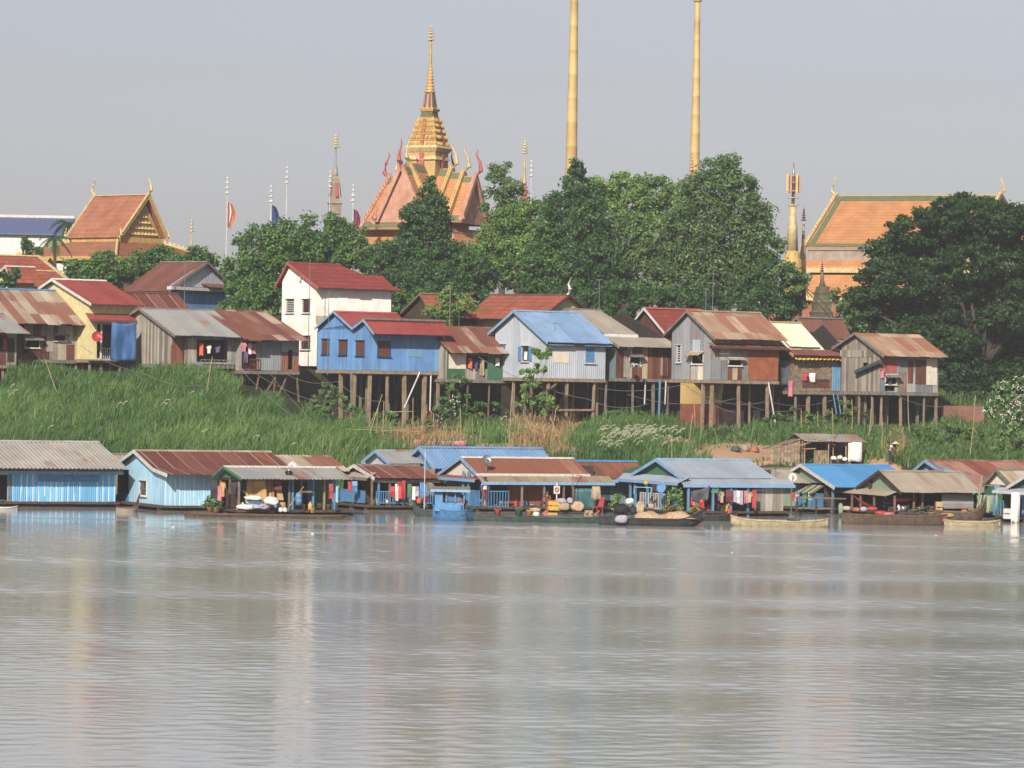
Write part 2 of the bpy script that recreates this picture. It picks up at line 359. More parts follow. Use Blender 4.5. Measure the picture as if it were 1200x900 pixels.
# ------------------------------------------------------------------ ground
def axis(fine0, fine1, step, lo, hi):
    a = list(np.arange(fine0, fine1+1e-6, step)); s = step; v = fine0
    while v > lo: s *= 1.35; v -= s; a.insert(0, max(v, lo))
    s = step; v = fine1
    while v < hi: s *= 1.35; v += s; a.append(min(v, hi))
    return np.array(a)
xs = axis(-46, 46, .5, -1200, 1200); ys = axis(203, 262, .5, 203, 1400)
XX, YY = np.meshgrid(xs, ys); ZZ = ground(XX, YY)
n1, n2 = XX.shape
V = np.stack([XX, YY, ZZ], -1).reshape(-1, 3)
ii = (np.arange(n1-1)[:, None]*n2+np.arange(n2-1)[None, :]).ravel()
Fq = np.stack([ii, ii+1, ii+n2+1, ii+n2], -1).ravel()
def earthmask(X, Y, Z):
    px, py = proj(X, Y, Z)
    e = np.zeros_like(X)
    for cx, cy, rx, ry in ((870, 532, 85, 17), (790, 520, 50, 9), (500, 515, 85, 13), (600, 527, 110, 9), (985, 552, 60, 12), (1030, 548, 30, 14), (640, 500, 60, 40)):
        e = np.maximum(e, np.clip(1.6-1.3*np.sqrt(((px-cx)/rx)**2+((py-cy)/ry)**2), 0, 1))
    return np.clip(e, 0, 1)
em = earthmask(XX, YY, ZZ).ravel()
t = NT('bank_soil_and_shade')
tc = t.n('ShaderNodeTexCoord').outputs['Object']
na = t.noise(tc, .8, 5, .6); nb = t.noise(tc, 5, 4, .6)
soil = t.mix(nb, C(196, 158, 120, .8), C(168, 126, 92, .8))
dark = t.mix(nb, (.022, .028, .014, 1), (.045, .05, .022, 1))  # very dark ground tone, puts the shade under the stilt houses into the colour
at = t.n('ShaderNodeAttribute', _attribute_name='earth').outputs['Fac']
f = t.ramp(t.m('ADD', at, t.m('MULTIPLY', t.m('SUBTRACT', na, .5), .9)), [(.40, 0.0), (.58, 1.0)])
M['soil'] = t.fin(t.mix(f, dark, soil), .95, 0, .1, nb, .05, 1)
g_o = npmesh('ground', V, Fq, np.full(len(Fq)//4, 4), M['soil'], attrs={'earth': em}, smooth=True)
tag(g_o, kind='structure')
# ------------------------------------------------------------------ water
t = NT('river_water')
tc = t.n('ShaderNodeTexCoord').outputs['Object']
r2 = t.noise(t.scaled(tc, (2.2, 6.0, 1)), 1.0, 3, .55)
M['water'] = t.fin((.33, .345, .335, 1), .04, 0, .5, r2, .004, 1.0)
t.b.inputs['IOR'].default_value = 1.33
t.set(t.b.inputs['Roughness'], t.m('MULTIPLY_ADD', t.n('ShaderNodeAttribute', _attribute_name='micro').outputs['Fac'], .17, .03))
wx = axis(-40, 40, .19, -1200, 1200)
wy = list(np.arange(222, 56, -.095)); st_ = .095
while wy[-1] > -180: st_ *= 1.3; wy.append(max(-180, wy[-1]-st_))
wy = np.array(wy[::-1]); WX, WY = np.meshgrid(wx, wy)
rgw = np.random.default_rng(5); hgt = np.zeros_like(WX); NW = 44
for i in range(NW):
    lam = .36*(3.6**rgw.uniform(0, 1)); kk = 2*np.pi/lam; an = rgw.normal(np.pi/2, .85); ph = rgw.uniform(0, 6.28)
    hgt += math.sqrt(2/NW)/kk*np.sin(kk*(WX*np.cos(an)+WY*np.sin(an))+ph+.6*np.sin(WX*.13+i)+.5*np.sin(WY*.21+2*i))
rough_ = np.zeros_like(WX)
for i in range(14):
    kx, ky = rgw.normal(0, .03), rgw.normal(0, .22)*rgw.uniform(.3, 1.6); rough_ += np.sin(kx*WX+ky*WY+rgw.uniform(0, 6.28)+.8*np.sin(WX*.04+i))
rough_ = np.clip(.5+rough_/math.sqrt(14)*.75, 0, 1); rough_ = rough_*rough_*(3-2*rough_)
wake = np.exp(-((WY-(183.5-WX*.05))/1.6)**2)+.8*np.exp(-((WY-(172-WX*.12))/1.3)**2)*(WX > -12)
calm = np.clip((WY-178)/14, 0, 1)
band = np.zeros_like(WX)
for y0_, tilt_, w_, x0_, x1_, a_ in ((158, -.10, 2.2, -5, 60, .8), (141, -.06, 4, -60, 60, .7), (124, .03, 5, -60, 20, .6), (112, -.05, 4, 0, 60, .9), (99, .04, 3, -60, 60, .7), (88, -.03, 3, -60, 10, .8), (80, .02, 2.5, -10, 60, .7), (72, 0, 2, -60, 60, .5)):
    band = np.maximum(band, a_*np.exp(-((WY-(y0_+tilt_*WX+1.5*np.sin(WX*.21+y0_)))/w_)**2)*np.clip((WX-x0_)/8, 0, 1)*np.clip((x1_-WX)/8, 0, 1))
slope = .02*band+(.011+.021*rough_)*(1-.75*calm)+.03*wake
micro = np.clip((.14+.40*rough_+.75*band)*np.clip(.62+(WX+5)/50, .55, 1)*(1-.85*calm)+.7*wake, 0, 1)
fade = np.clip((46-np.abs(WX))/4, 0, 1)*np.clip((WY-40)/12, 0, 1)
WZ = hgt*slope*fade
n1, n2 = WX.shape; ii = (np.arange(n1-1)[:, None]*n2+np.arange(n2-1)[None, :]).ravel()
w_o = npmesh('water', np.stack([WX, WY, WZ], -1).reshape(-1, 3), np.stack([ii, ii+1, ii+n2+1, ii+n2], -1).ravel(), np.full(len(ii), 4), M['water'], attrs={'micro': micro.ravel()}, smooth=True)
tag(w_o, kind='structure')
# ------------------------------------------------------------------ haze, sky, sun, camera
SUN_EL, SUN_AZ = R(31), R(-15)     # azimuth of the sun seen from the camera's back, negative = left
t = NT('haze_air'); t.t.nodes.remove(t.b)
pv = t.t.nodes.new('ShaderNodeVolumePrincipled')
pv.inputs['Color'].default_value = (.92, .95, 1.0, 1); pv.inputs['Density'].default_value = .00023; pv.inputs['Anisotropy'].default_value = 0.0
t.t.links.new(pv.outputs[0], t.out.inputs['Volume'])
mb = MB(); mb.box(-1260, -260, -3.2, 1260, 1460, 58)
hz = mb.build('haze', t.mat); tag(hz, kind='stuff')
wd = bpy.data.worlds.new('World'); SC.world = wd; wd.use_nodes = True
nt = wd.node_tree; bg = nt.nodes['Background']
sky = nt.nodes.new('ShaderNodeTexSky'); sky.sky_type = 'NISHITA'; sky.sun_disc = False
sky.sun_elevation = SUN_EL
# sun stands behind the camera (towards -Y), turned to the left
sdir = Vector((math.sin(SUN_AZ)*math.cos(SUN_EL), -math.cos(SUN_AZ)*math.cos(SUN_EL), math.sin(SUN_EL)))
sky.sun_rotation = math.atan2(sdir.x, sdir.y)
sky.air_density = 1.0; sky.dust_density = 1.6; sky.ozone_density = 1.0; sky.altitude = 20
hs = nt.nodes.new('ShaderNodeHueSaturation'); hs.inputs['Saturation'].default_value = .38
nt.links.new(sky.outputs[0], hs.inputs['Color']); wb = nt.nodes.new('ShaderNodeMix'); wb.data_type = 'RGBA'; wb.blend_type = 'MULTIPLY'; wb.inputs[0].default_value = 1; wb.inputs[7].default_value = (1.0, .972, 1.06, 1)
nt.links.new(hs.outputs[0], wb.inputs[6]); nt.links.new(wb.outputs[2], bg.inputs[0])
bg.inputs[1].default_value = .063
sd = bpy.data.lights.new('sun', 'SUN'); so = bpy.data.objects.new('sun', sd); COL.objects.link(so)
sd.energy = 5.0; sd.angle = R(.8); sd.color = (1.0, .92, .82)
so.rotation_euler = sdir.to_track_quat('Z', 'Y').to_euler()
cd = bpy.data.cameras.new('camera'); co = bpy.data.objects.new('camera', cd); COL.objects.link(co)
cd.sensor_width = 36; cd.lens = F/1200*36; cd.clip_start = .5; cd.clip_end = 6000
co.matrix_world = Matrix.Translation((0, 0, HC)) @ Matrix.Rotation(R(90), 4, 'X') @ Matrix.Rotation(ROLL, 4, 'Z')
SC.camera = co
SC.view_settings.view_transform = 'Standard'; SC.view_settings.look = 'None'; SC.view_settings.exposure = 0.5; SC.view_settings.gamma = 1
cy = SC.cycles
cy.use_denoising = True; cy.max_bounces = 6; cy.diffuse_bounces = 2; cy.glossy_bounces = 3; cy.transmission_bounces = 2; cy.volume_bounces = 0; cy.transparent_max_bounces = 4
cy.caustics_reflective = False; cy.caustics_refractive = False
# ------------------------------------------------------------------ grass
def blades(name, N, region, hfun, wid, mat, keep, bend=.45, loc_seed=1):
    rg = np.random.default_rng(loc_seed)
    X = rg.uniform(region[0], region[1], N); Y = rg.uniform(region[2], region[3], N); Z = ground(X, Y)
    px, py = proj(X, Y, Z)
    k = rg.uniform(0, 1, N) < keep(px, py, X, Y)
    X, Y, Z, px, py = X[k], Y[k], Z[k], px[k], py[k]; n = len(X)
    clump = .5+.3*np.sin(X*1.3+np.sin(Y*.9)*2)*np.sin(Y*1.1+np.sin(X*.7)*2)+.35*np.sin(X*.35+2*np.sin(Y*.31+1)+.7)*np.sin(Y*.42+1.7*np.sin(X*.23))+.2*np.sin(X*3.7+Y*2.1)*np.sin(Y*4.3-X*2.2)
    clump = np.clip(clump, 0, 1)
    h = hfun(px, py, X, Y)*rg.uniform(.6, 1.15, n)*(.5+.75*clump)*np.where(rg.uniform(0, 1, n) < .05, 1.35, 1)
    a = rg.uniform(0, 2*np.pi, n); w = wid*rg.uniform(.7, 1.4, n)
    side = np.stack([np.cos(a), np.sin(a)*.4, 0*a], -1)*w[:, None]/2
    ba = rg.uniform(0, 2*np.pi, n); bd = rg.uniform(.15, 1.0, n)*bend*h
    lean = np.stack([np.cos(ba)*bd+.12*h, np.sin(ba)*bd, 0*h], -1)
    p0 = np.stack([X, Y, Z-.05], -1)
    p1 = p0+np.stack([0*h, 0*h, h*.6], -1)+lean*.3
    p2 = p0+np.stack([0*h, 0*h, h*.97-bd*.35], -1)+lean
    vs = np.stack([p0-side, p0+side, p1+side*.8, p1-side*.8, p2], 1).reshape(-1, 3)
    b = np.arange(n)*5
    q = np.stack([b, b+1, b+2, b+3, b+3, b+2, b+4], -1).ravel()
    lt = np.tile([4, 3], n)
    big_ = np.sin(X*.19+1.3*np.sin(Y*.17)+.4)*np.sin(Y*.27+1.1*np.sin(X*.13)+1)
    tint = np.repeat(np.clip(.16*big_+rg.normal(.36, .2, n)+.42*(clump-.5)+np.where(rg.uniform(0, 1, n) < .06, .45, 0), 0, 1), 5)
    o = npmesh(name, vs, q, lt, mat, attrs={'tint': tint}); tag(o, kind='stuff'); return o
M['grass'] = leafmat('reed_grass', (.020, .054, .013, 1), (.062, .142, .032, 1), (.18, .25, .075, 1))
M['drygrass'] = leafmat('dry_grass', (.16, .11, .05, 1), (.28, .19, .09, 1), (.40, .28, .14, 1))
M['plume'] = leafmat('grass_plumes', (.30, .29, .22, 1), (.40, .38, .29, 1), (.50, .46, .37, 1))
M['weeds'] = leafmat('creeping_weeds', (.030, .070, .018, 1), (.068, .135, .034, 1), (.14, .21, .066, 1))
def inel(px, py, cx, cy, rx, ry): return np.clip(1.5-np.sqrt(((px-cx)/rx)**2+((py-cy)/ry)**2)*1.3, 0, 1)
def keep_reed(px, py, X, Y):
    k = (Y > 219).astype(float)
    k *= 1-earthmask(X, Y, ground(X, Y))
    left = (px < 425)
    k = np.where(left, k*(Y < 243.5)*(py > np.interp(px, [215, 250, 285, 330, 425], [405, 432, 472, 488, 500])+8*np.sin(X*2.1)), k*(.9*inel(px, py, 745, 520, 80, 22)+.2*(py > 505)))
    return k
blades('reed_grass', 190000, (-33, 12, 218, 246), lambda px, py, X, Y: np.where(px < 425, 1.25, 1.2), .055, M['grass'], keep_reed, .5, 3)
blades('low_weeds', 130000, (-12, 40, 218, 262), lambda px, py, X, Y: .38+.4*(px > 880), .07, M['weeds'],
       lambda px, py, X, Y: (1-earthmask(X, Y, ground(X, Y)))*np.where(px > 860, ((py > 474)+(px > 1098)*(Y > 249))*(py < 548), .5*(py > 500))*(px > 350), .8, 5)
blades('dry_grass', 90000, (-30, 28, 220, 247), lambda px, py, X, Y: 1.0+0*px, .05, M['drygrass'],
       lambda px, py, X, Y: np.clip(.75*inel(px, py, 632, 508, 40, 34)+.5*inel(px, py, 1050, 525, 14, 18)+.3*inel(px, py, 500, 515, 60, 12)+.3*inel(px, py, 95, 490, 26, 9)+.3*inel(px, py, 235, 500, 22, 8), 0, 1)*.9, .9, 7)
def plumes():
    rg = np.random.default_rng(11); mb = []; vs = []; tints = []
    spots = [(rg.uniform(700, 800), rg.uniform(500, 522)) for _ in range(60)]+[(rg.uniform(715, 770), rg.uniform(498, 512)) for _ in range(40)]
    spots += [(15, 452), (18, 458), (14, 462), (140, 474), (147, 472), (192, 474), (195, 470), (330, 540), (240, 505), (300, 512), (590, 490), (596, 484), (345, 520), (60, 500), (225, 460)]
    q = []; lt = []; b = 0
    for px, py in spots:
        g = G(px, min(540, py+22)); base = Vector((g.x, g.y-.3, P(px, py, g.y).z))
        L = rg.uniform(.25, .45); d = Vector((rg.uniform(.5, 1), rg.uniform(-.3, .3), rg.uniform(.25, .6))).normalized()
        for j in range(14):
            c = base+d*L*(j/13-.5); c = c+Vector((0, 0, .25*L*math.sin(j/4)))
            for _ in range(3):
                e = Vector(rg.normal(0, 1, 3)); e.normalize(); e = (e*.5+d).normalized(); s_ = e.cross(Vector((0, 1, .2))).normalized()*.018
                a = c-e*.06; z = c+e*.06
                vs += [a, c+s_, z, c-s_]; q += [b, b+1, b+2, b+3]; lt.append(4); b += 4; tints += [rg.uniform(.2, .9)]*4
    o = npmesh('grass_plumes', np.array([tuple(v) for v in vs]), np.array(q), lt, M['plume'], attrs={'tint': tints}); tag(o, kind='stuff')
plumes()
# ------------------------------------------------------------------ trees and bushes
def leaves(centers, radii, nper, size, flat=1.0, seed=0, tint0=.5, tvar=.2):
    rg = np.random.default_rng(seed)
    c = np.repeat(np.asarray(centers), nper, 0); r = np.repeat(np.asarray(radii), nper)
    n = len(c)
    ct = np.repeat(rg.normal(tint0, tvar, len(centers)), nper)
    d = rg.normal(0, 1, (n, 3)); d /= np.linalg.norm(d, axis=1)[:, None]
    rad = r*np.where(rg.uniform(0, 1, n) < .2, rg.uniform(.9, 1.5, n), rg.uniform(.2, 1.05, n)**.6)
    p = c+d*rad[:, None]*np.array([1, 1, flat])
    nr = d*.8+rg.normal(0, .7, (n, 3))+np.array([0, -.1, .35]); nr /= np.linalg.norm(nr, axis=1)[:, None]
    a = np.cross(nr, rg.normal(0, 1, (n, 3))); a /= np.linalg.norm(a, axis=1)[:, None]; b = np.cross(nr, a)
    s = size*rg.uniform(.6, 1.35, n)[:, None]
    vs = np.stack([p-a*s, p+b*s*.5-a*s*.1, p+a*s, p-b*s*.5-a*s*.1], 1).reshape(-1, 3)
    tint = np.repeat(np.clip(ct+rg.normal(0, .12, n), 0, 1), 4)
    return vs, tint
def crown_clumps(lobes, Y, depth=.9, dens=5.0, seed=0, cr=(.45, .85), ):
    """lobes: (px, py, rx px, ry px[, dY]) -> clump centres and radii inside the lobes, mostly near their skin"""
    rg = np.random.default_rng(seed); C_, R_ = [], []
    for lb in lobes:
        px, py, rx, ry = lb[:4]; yy = Y+(lb[4] if len(lb) > 4 else 0)
        c = np.array(P(px, py, yy)); s = yy/F; ax, az = rx*s, ry*s; ay = (ax+az)/2*depth
        n = max(6, int(dens*(ax*az+ax*ay+ay*az)/1.2))
        d = rg.normal(0, 1, (n, 3)); d /= np.linalg.norm(d, axis=1)[:, None]
        q = rg.uniform(.62, 1.0, n)[:, None]
        C_.append(c+d*q*np.array([ax, ay, az])); R_.append(rg.uniform(cr[0], cr[1], n)*min(1, .35+.25*min(ax, az)))
    return np.concatenate(C_), np.concatenate(R_)
def leafobj(name, vs, tint, mat, parent, org):
    n = len(vs)//4
    return npmesh(name, vs-np.array(org), np.arange(4*n), np.full(n, 4), mat, parent, {'tint': tint})
def _grow(lobes, k): return [(l[0], l[1], l[2]*k, l[3]*k)+tuple(l[4:]) for l in lobes]
def tree(name, label, cat, lobes, Y, mat, leaf=.145, nper=64, dens=6.5, depth=.9, seed=0, flat=.8, trunk=.3, group=None, cr=(.45, .85), tint0=.5, tvar=.18, base=None, limbs=True, tmat='bark'):
    main = max(lobes, key=lambda l: l[2]*l[3])
    b = P(main[0], main[1], Y); bx = b.x if base is None else P(base[0], base[1], Y).x
    gzv = gz(bx, Y); root = thing(name, label, cat, (bx, Y, gzv), 0, group)
    cs, rs = crown_clumps(lobes, Y, depth, dens, seed, cr)
    vs, tint = leaves(cs, rs, nper, leaf, flat, seed+1, tint0, tvar)
    leafobj('crown', vs, tint, M[mat], root, (bx, Y, gzv))
    mb = MB(); rg = random.Random(seed)
    c0 = Vector((bx, Y, gzv)); low = min(P(l[0], l[1], Y).z-l[3]*Y/F*.5 for l in lobes)
    fork = Vector((bx+rg.uniform(-.2, .2), Y, max(gzv+.5, min(low+.6, b.z-.3))))
    mb.tube([(0, 0, -.2), (fork-c0)*.5+Vector((rg.uniform(-.1, .1), 0, 0)), fork-c0], [trunk*1.2, trunk*.9, trunk*.75], 8)
    if limbs:
        for l in lobes:
            e = P(l[0], l[1]+l[3]*.1, Y+(l[4] if len(l) > 4 else 0)); mid = fork.lerp(e, .5)+Vector((rg.uniform(-.3, .3), rg.uniform(-.3, .3), .3))
            mb.tube([fork-c0, mid-c0, e-c0], [trunk*.6, trunk*.35, trunk*.12], 6)
            for _ in range(3):
                k = rg.choice(list(range(len(cs)))); kk = Vector(cs[k])
                if (kk-e).length < l[2]*Y/F*1.6: mb.tube([e-c0, (e.lerp(kk, .5)-c0)+Vector((0, 0, .15)), kk-c0], [trunk*.14, trunk*.09, trunk*.03], 5)
    mb.build('trunk', M[tmat], root, True)
    return root
# ------------------------------------------------------------------ houses
class House:
    """gable house standing at its near corner; local x runs along the front, local y back along the gable"""
    def __init__(s, name, label, cat, xc, yb, xr, xl, prof, Y=None, th=33, m=1, z0=None, og=.28, group=None, zb=None):
        s.m = m; s.th = R(th); s.c, s.s = math.cos(s.th), math.sin(s.th)
        if Y is None: Y = waterY(xc, yb)
        s.Y = Y; b = P(xc, yb, Y)
        if z0 is not None: b.z = z0
        s.b = b; s.og = og
        s.root = thing(name, label, cat, b, m*s.th, group)
        s.W = s.lx(xr, yb); s.D = s.ly(xl, yb)
        s.prof = []
        for px, py in prof:
            d = s.ly(px, py, -og); s.prof.append((d, P(px, py, Y+d*s.c-og*s.s).z-b.z))
        s.hf = s.zat(0); s.hb = s.zat(s.D)
    def lx(s, px, py=500, d=0):
        r = P(px, py, 1.).x
        X0 = s.b.x-s.m*d*s.s; Y0 = s.Y+d*s.c
        return (r*Y0-X0)/(s.m*s.c-r*s.s)
    def ly(s, px, py=500, l=0):
        r = P(px, py, 1.).x
        return (s.b.x+s.m*l*s.c-r*(s.Y+l*s.s))/(s.m*s.s+r*s.c)
    def fz(s, px, py, l=0, d=0): return P(px, py, s.Y+l*s.s+d*s.c).z-s.b.z
    def w(s, l, d, z):  # local -> world
        return Vector((s.b.x+s.m*(l*s.c-d*s.s), s.Y+l*s.s+d*s.c, s.b.z+z))
    def zat(s, d):
        p = s.prof
        for (d0, z0), (d1, z1) in zip(p, p[1:]):
            if d0-1e-6 <= d <= d1+1e-6: return z0+(z1-z0)*(d-d0)/max(1e-6, d1-d0)
        return p[0][1] if d < p[0][0] else p[-1][1]
    def L(s, l, d, z): return (s.m*l, d, z)
    # --- roof
    def roof(s, mats, trim='white', pitch=.2, amp=.02, x1=None, rcut=None, jag=.06, cap=True, barge=True, bw=.14, under=None, x0=None):
        if isinstance(mats, str): mats = [mats]*(len(s.prof)-1)
        x1 = x1 or [s.W+s.og]*(len(s.prof)-1); rcut = rcut or [0]*(len(s.prof)-1)
        mb = MB(); used = []
        for k, ((d0, z0), (d1, z1)) in enumerate(zip(s.prof, s.prof[1:])):
            if mats[k] not in used: used.append(mats[k])
            mb.m = used.index(mats[k])
            a, b_ = -s.og, x1[k]
            lo, hi = ((d0, z0), (d1, z1)) if z0 <= z1 else ((d1, z1), (d0, z0))
            if s.m > 0: mb.sheet((0, lo[0], lo[1]), (1, 0, 0), (0, hi[0]-lo[0], hi[1]-lo[1]), a, b_, pitch, amp, jag=jag, cut1=rcut[k])
            else: mb.sheet((0, lo[0], lo[1]), (1, 0, 0), (0, hi[0]-lo[0], hi[1]-lo[1]), -b_, -a, pitch, amp, jag=jag, cut0=rcut[k])
        s.roof_o = mb.build('roof', [M[u] for u in used], s.root)
        if cap:
            for k in range(1, len(s.prof)-1):
                d, z = s.prof[k]
                if z > s.prof[k-1][1] and z >= s.prof[k+1][1]:
                    mb = MB(); r = max(rcut[k-1], rcut[k] if k < len(rcut) else 0); e = max(x1[k-1], x1[min(k, len(x1)-1)])-r
                    mb.prism([s.L(-s.og-.02, d-.16, z-.03), s.L(-s.og-.02, d, z+.07), s.L(-s.og-.02, d+.16, z-.03), s.L(-s.og-.02, d, z+.01)], (s.m*(e+s.og+.04), 0, 0))
                    mb.build('ridge_cap', M[cap if isinstance(cap, str) else trim], s.root)
        if barge:
            for (d0, z0), (d1, z1) in zip(s.prof, s.prof[1:]):
                mb = MB(); x = -s.og-.05
                mb.prism([s.L(x, d0, z0+.05), s.L(x, d1, z1+.05), s.L(x, d1, z1-bw), s.L(x, d0, z0-bw)], (s.m*.045, 0, 0))
                mb.build('bargeboard', M[trim], s.root)
        return s
    # --- walls
    def _grid(s, mb, fn, a0, a1, z0, z1, rects, t=.06):
        As = sorted({a0, a1, *[min(max(v, a0), a1) for r in rects for v in (r[0], r[2])]})
        Zs = sorted({z0, z1, *[min(max(v, z0), z1) for r in rects for v in (r[1], r[3])]})
        for i in range(len(As)-1):
            run = None
            for j in range(len(Zs)-1):
                ca, cz = (As[i]+As[i+1])/2, (Zs[j]+Zs[j+1])/2
                hole = any(r[0] < ca < r[2] and r[1] < cz < r[3] for r in rects)
                if not hole: run = (run[0] if run else Zs[j], Zs[j+1])
                if (hole or j == len(Zs)-2) and run:
                    p = fn(As[i], run[0], 0); q = fn(As[i+1], run[1], t)
                    mb.box(min(p[0], q[0]), min(p[1], q[1]), p[2], max(p[0], q[0]), max(p[1], q[1]), q[2]); run = None
    def _rect(s, r, side):
        px0, py0, px1, py1 = r
        if side == 'f':
            a, b = s.lx(px0, py0), s.lx(px1, py0); mid = (a+b)/2
            z0, z1 = s.fz(px0, py1, mid), s.fz(px0, py0, mid)
        else:
            a, b = s.ly(px0, py0), s.ly(px1, py0); mid = (a+b)/2
            z0, z1 = s.fz(px0, py1, 0, mid), s.fz(px0, py0, 0, mid)
        return (min(a, b), z0, max(a, b), z1)
    def walls(s, wf, wg, ops_f=(), ops_g=(), front=True, gable=True, gable_lo=None, zlo=0, rear='w_dark', trim='white', far=True, x0=0, x1=None, gtop=True, dy=0):
        rf = [s._rect(o[1:5], 'f') for o in ops_f]; rg = [s._rect(o[1:5], 'g') for o in ops_g]
        hole = lambda o: o[0] not in ('patch',)
        W, D = s.W, s.D; lo = min(s.hf, s.hb)-.06; x1 = x1 or W
        if front:
            mb = MB(); s._grid(mb, lambda a, z, o: s.L(a, o+dy, z), x0, x1, zlo, s.zat(dy)-.07, [r for r, o in zip(rf, ops_f) if hole(o)])
            s.front_o = mb.build('wall', M[wf], s.root)
        if gable:
            g0 = max(dy, 0)+.06
            mb = MB()
            if not gable_lo: s._grid(mb, lambda a, z, o: s.L(o, a, z), g0, D-.06, zlo, lo, [r for r, o in zip(rg, ops_g) if hole(o)])
            zz = gable_lo if gable_lo else lo
            if gtop:
                pts = [(g0, zz)]+[(d, z-.07) for d, z in [(g0, s.zat(g0))]+[p for p in s.prof[1:-1] if g0 < p[0] < D-.06]+[(D-.06, s.zat(D-.06))]]+[(D-.06, zz)]
                pts = [p for i, p in enumerate(pts) if i == 0 or p != pts[i-1]]
                pts = [(d, max(z, zz-.001)) for d, z in pts]
                mb.prism([s.L(0, d, z) for d, z in pts], (s.m*.06, 0, 0))
            mb.build('gable_wall', M[wg], s.root)
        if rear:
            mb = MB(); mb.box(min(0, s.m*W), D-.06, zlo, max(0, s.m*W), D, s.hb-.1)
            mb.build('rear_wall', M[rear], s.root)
        if far:
            mb = MB(); pts = [(.07+dy, zlo)]+[(d, z-.08) for d, z in [(.07+dy, s.zat(.07+dy))]+[p for p in s.prof[1:-1] if .1+dy < p[0] < D-.1]+[(D-.07, s.zat(D-.07))]]+[(D-.07, zlo)]
            mb.prism([s.L(W-.06, d, z) for d, z in pts], (s.m*.06, 0, 0)); mb.build('end_wall', M[rear or wg], s.root)
        for o, r in list(zip(ops_f, rf)): s._op(o, r, 'f', trim, dy)
        for o, r in list(zip(ops_g, rg)): s._op(o, r, 'g', trim, 0)
        return s
    def _b(s, mb, side, a0, z0, a1, z1, o0, o1):  # box on a wall; o<0 is outwards
        if side == 'f': p, q = s.L(a0, o0, z0), s.L(a1, o1, z1)
        else: p, q = s.L(o0, a0, z0), s.L(o1, a1, z1)
        mb.box(min(p[0], q[0]), min(p[1], q[1]), p[2], max(p[0], q[0]), max(p[1], q[1]), q[2])
    def _op(s, o, r, side, trim, dy):
        kind = o[0]; mat = M[o[5]] if len(o) > 5 else M['wood']; a0, z0, a1, z1 = r
        k = dy if side == 'f' else 0
        if kind == 'patch':
            mb = MB(); s._b(mb, side, a0, z0, a1, z1, k-.03, k-.003); mb.build('wall_patch', mat, s.root); return
        if kind == 'hole':
            return
        mb = MB(); f = .05
        s._b(mb, side, a0-f, z0-f, a0, z1+f, k-.035, k+.05); s._b(mb, side, a1, z0-f, a1+f, z1+f, k-.035, k+.05)
        s._b(mb, side, a0, z1, a1, z1+f, k-.035, k+.05); s._b(mb, side, a0, z0-f, a1, z0, k-.035, k+.05)
        s._b(mb, side, a0-f-.05, z0-f-.04, a1+f+.05, z0-f, k-.13, k-.002); s._b(mb, side, a0-f-.04, z1+f, a1+f+.04, z1+f+.03, k-.12, k-.002)
        w = mb.build('door' if kind == 'door' else 'window', M[trim], s.root)
        if kind == 'shut' or kind == 'door':
            mid = (a0+a1)/2
            for q0, q1 in ((a0, mid-.008), (mid+.008, a1)):
                mb = MB(); s._b(mb, side, q0, z0, q1, z1, k-.012, k+.02)
                n = 5
                for j in range(n): s._b(mb, side, q0+.05, z0+(z1-z0)*(j+.25)/n, q1-.05, z0+(z1-z0)*(j+.7)/n, k-.03, k-.012)
                mb.build('shutter' if kind == 'shut' else 'door_leaf', mat, w)
        elif kind in ('bars', 'louvre'):
            mb = MB(); s._b(mb, side, a0, z0, a1, z1, k+.055, k+.065); mb.build('pane', M['glass'], w)
            mb = MB(); n = 4 if kind == 'bars' else 7
            for j in range(1, n):
                if kind == 'bars':
                    a = a0+(a1-a0)*j/n; s._b(mb, side, a-.018, z0, a+.018, z1, k-.01, k+.015)
                else:
                    z = z0+(z1-z0)*j/n; s._b(mb, side, a0, z-.03, a1, z+.02, k-.005, k+.03)
            if kind == 'bars': s._b(mb, side, a0, (z0+z1)/2-.015, a1, (z0+z1)/2+.015, k-.008, k+.013)
            mb.build('bars' if kind == 'bars' else 'slats', mat, w)
        elif kind == 'openshut':
            mb = MB(); s._b(mb, side, a0, z0, a1, z1, k+.055, k+.065); mb.build('pane', M['glass'], w)
            ww = (a1-a0)*.42
            for q0, q1 in ((a0-ww-.05, a0-.05), (a1+.05, a1+ww+.05)):
                mb = MB(); s._b(mb, side, q0, z0, q1, z1, k-.07, k-.04); mb.build('shutter', mat, w)
        elif kind == 'awn':
            mb = MB(); d = (z1-z0)*.75; zt = z1+.05
            if side == 'f': mb.prism([s.L(a0-.15, k-.03, zt), s.L(a1+.15, k-.03, zt), s.L(a1+.2, k-d, zt-d*.45), s.L(a0-.2, k-d, zt-d*.45)], (0, 0, .035))
            else: mb.prism([s.L(-.03, a0-.15, zt), s.L(-.03, a1+.15, zt), s.L(-d, a1+.2, zt-d*.45), s.L(-d, a0-.2, zt-d*.45)], (0, 0, .035))
            mb.build('flap', mat, w)
            mb = MB(); e0 = a0+.03; dd = d-.02
            for e in (a0-.1, a1+.1):
                mb.bar(s.L(e, k-.03, z0), s.L(e, k-dd, zt-d*.45), .03) if side == 'f' else mb.bar(s.L(-.03, e, z0), s.L(-dd, e, zt-d*.45), .03)
            mb.build('prop', M['wood'], w)
    # --- under the house
    def floor(s, mat='concrete', z0=-.22, z1=-.01, inset=-.05):
        mb = MB(); a, b = s.L(inset, inset, z0), s.L(s.W-inset, s.D-inset, z1)
        mb.box(min(a[0], b[0]), a[1], z0, max(a[0], b[0]), b[1], z1); mb.build('floor_beam', M[mat], s.root); return s
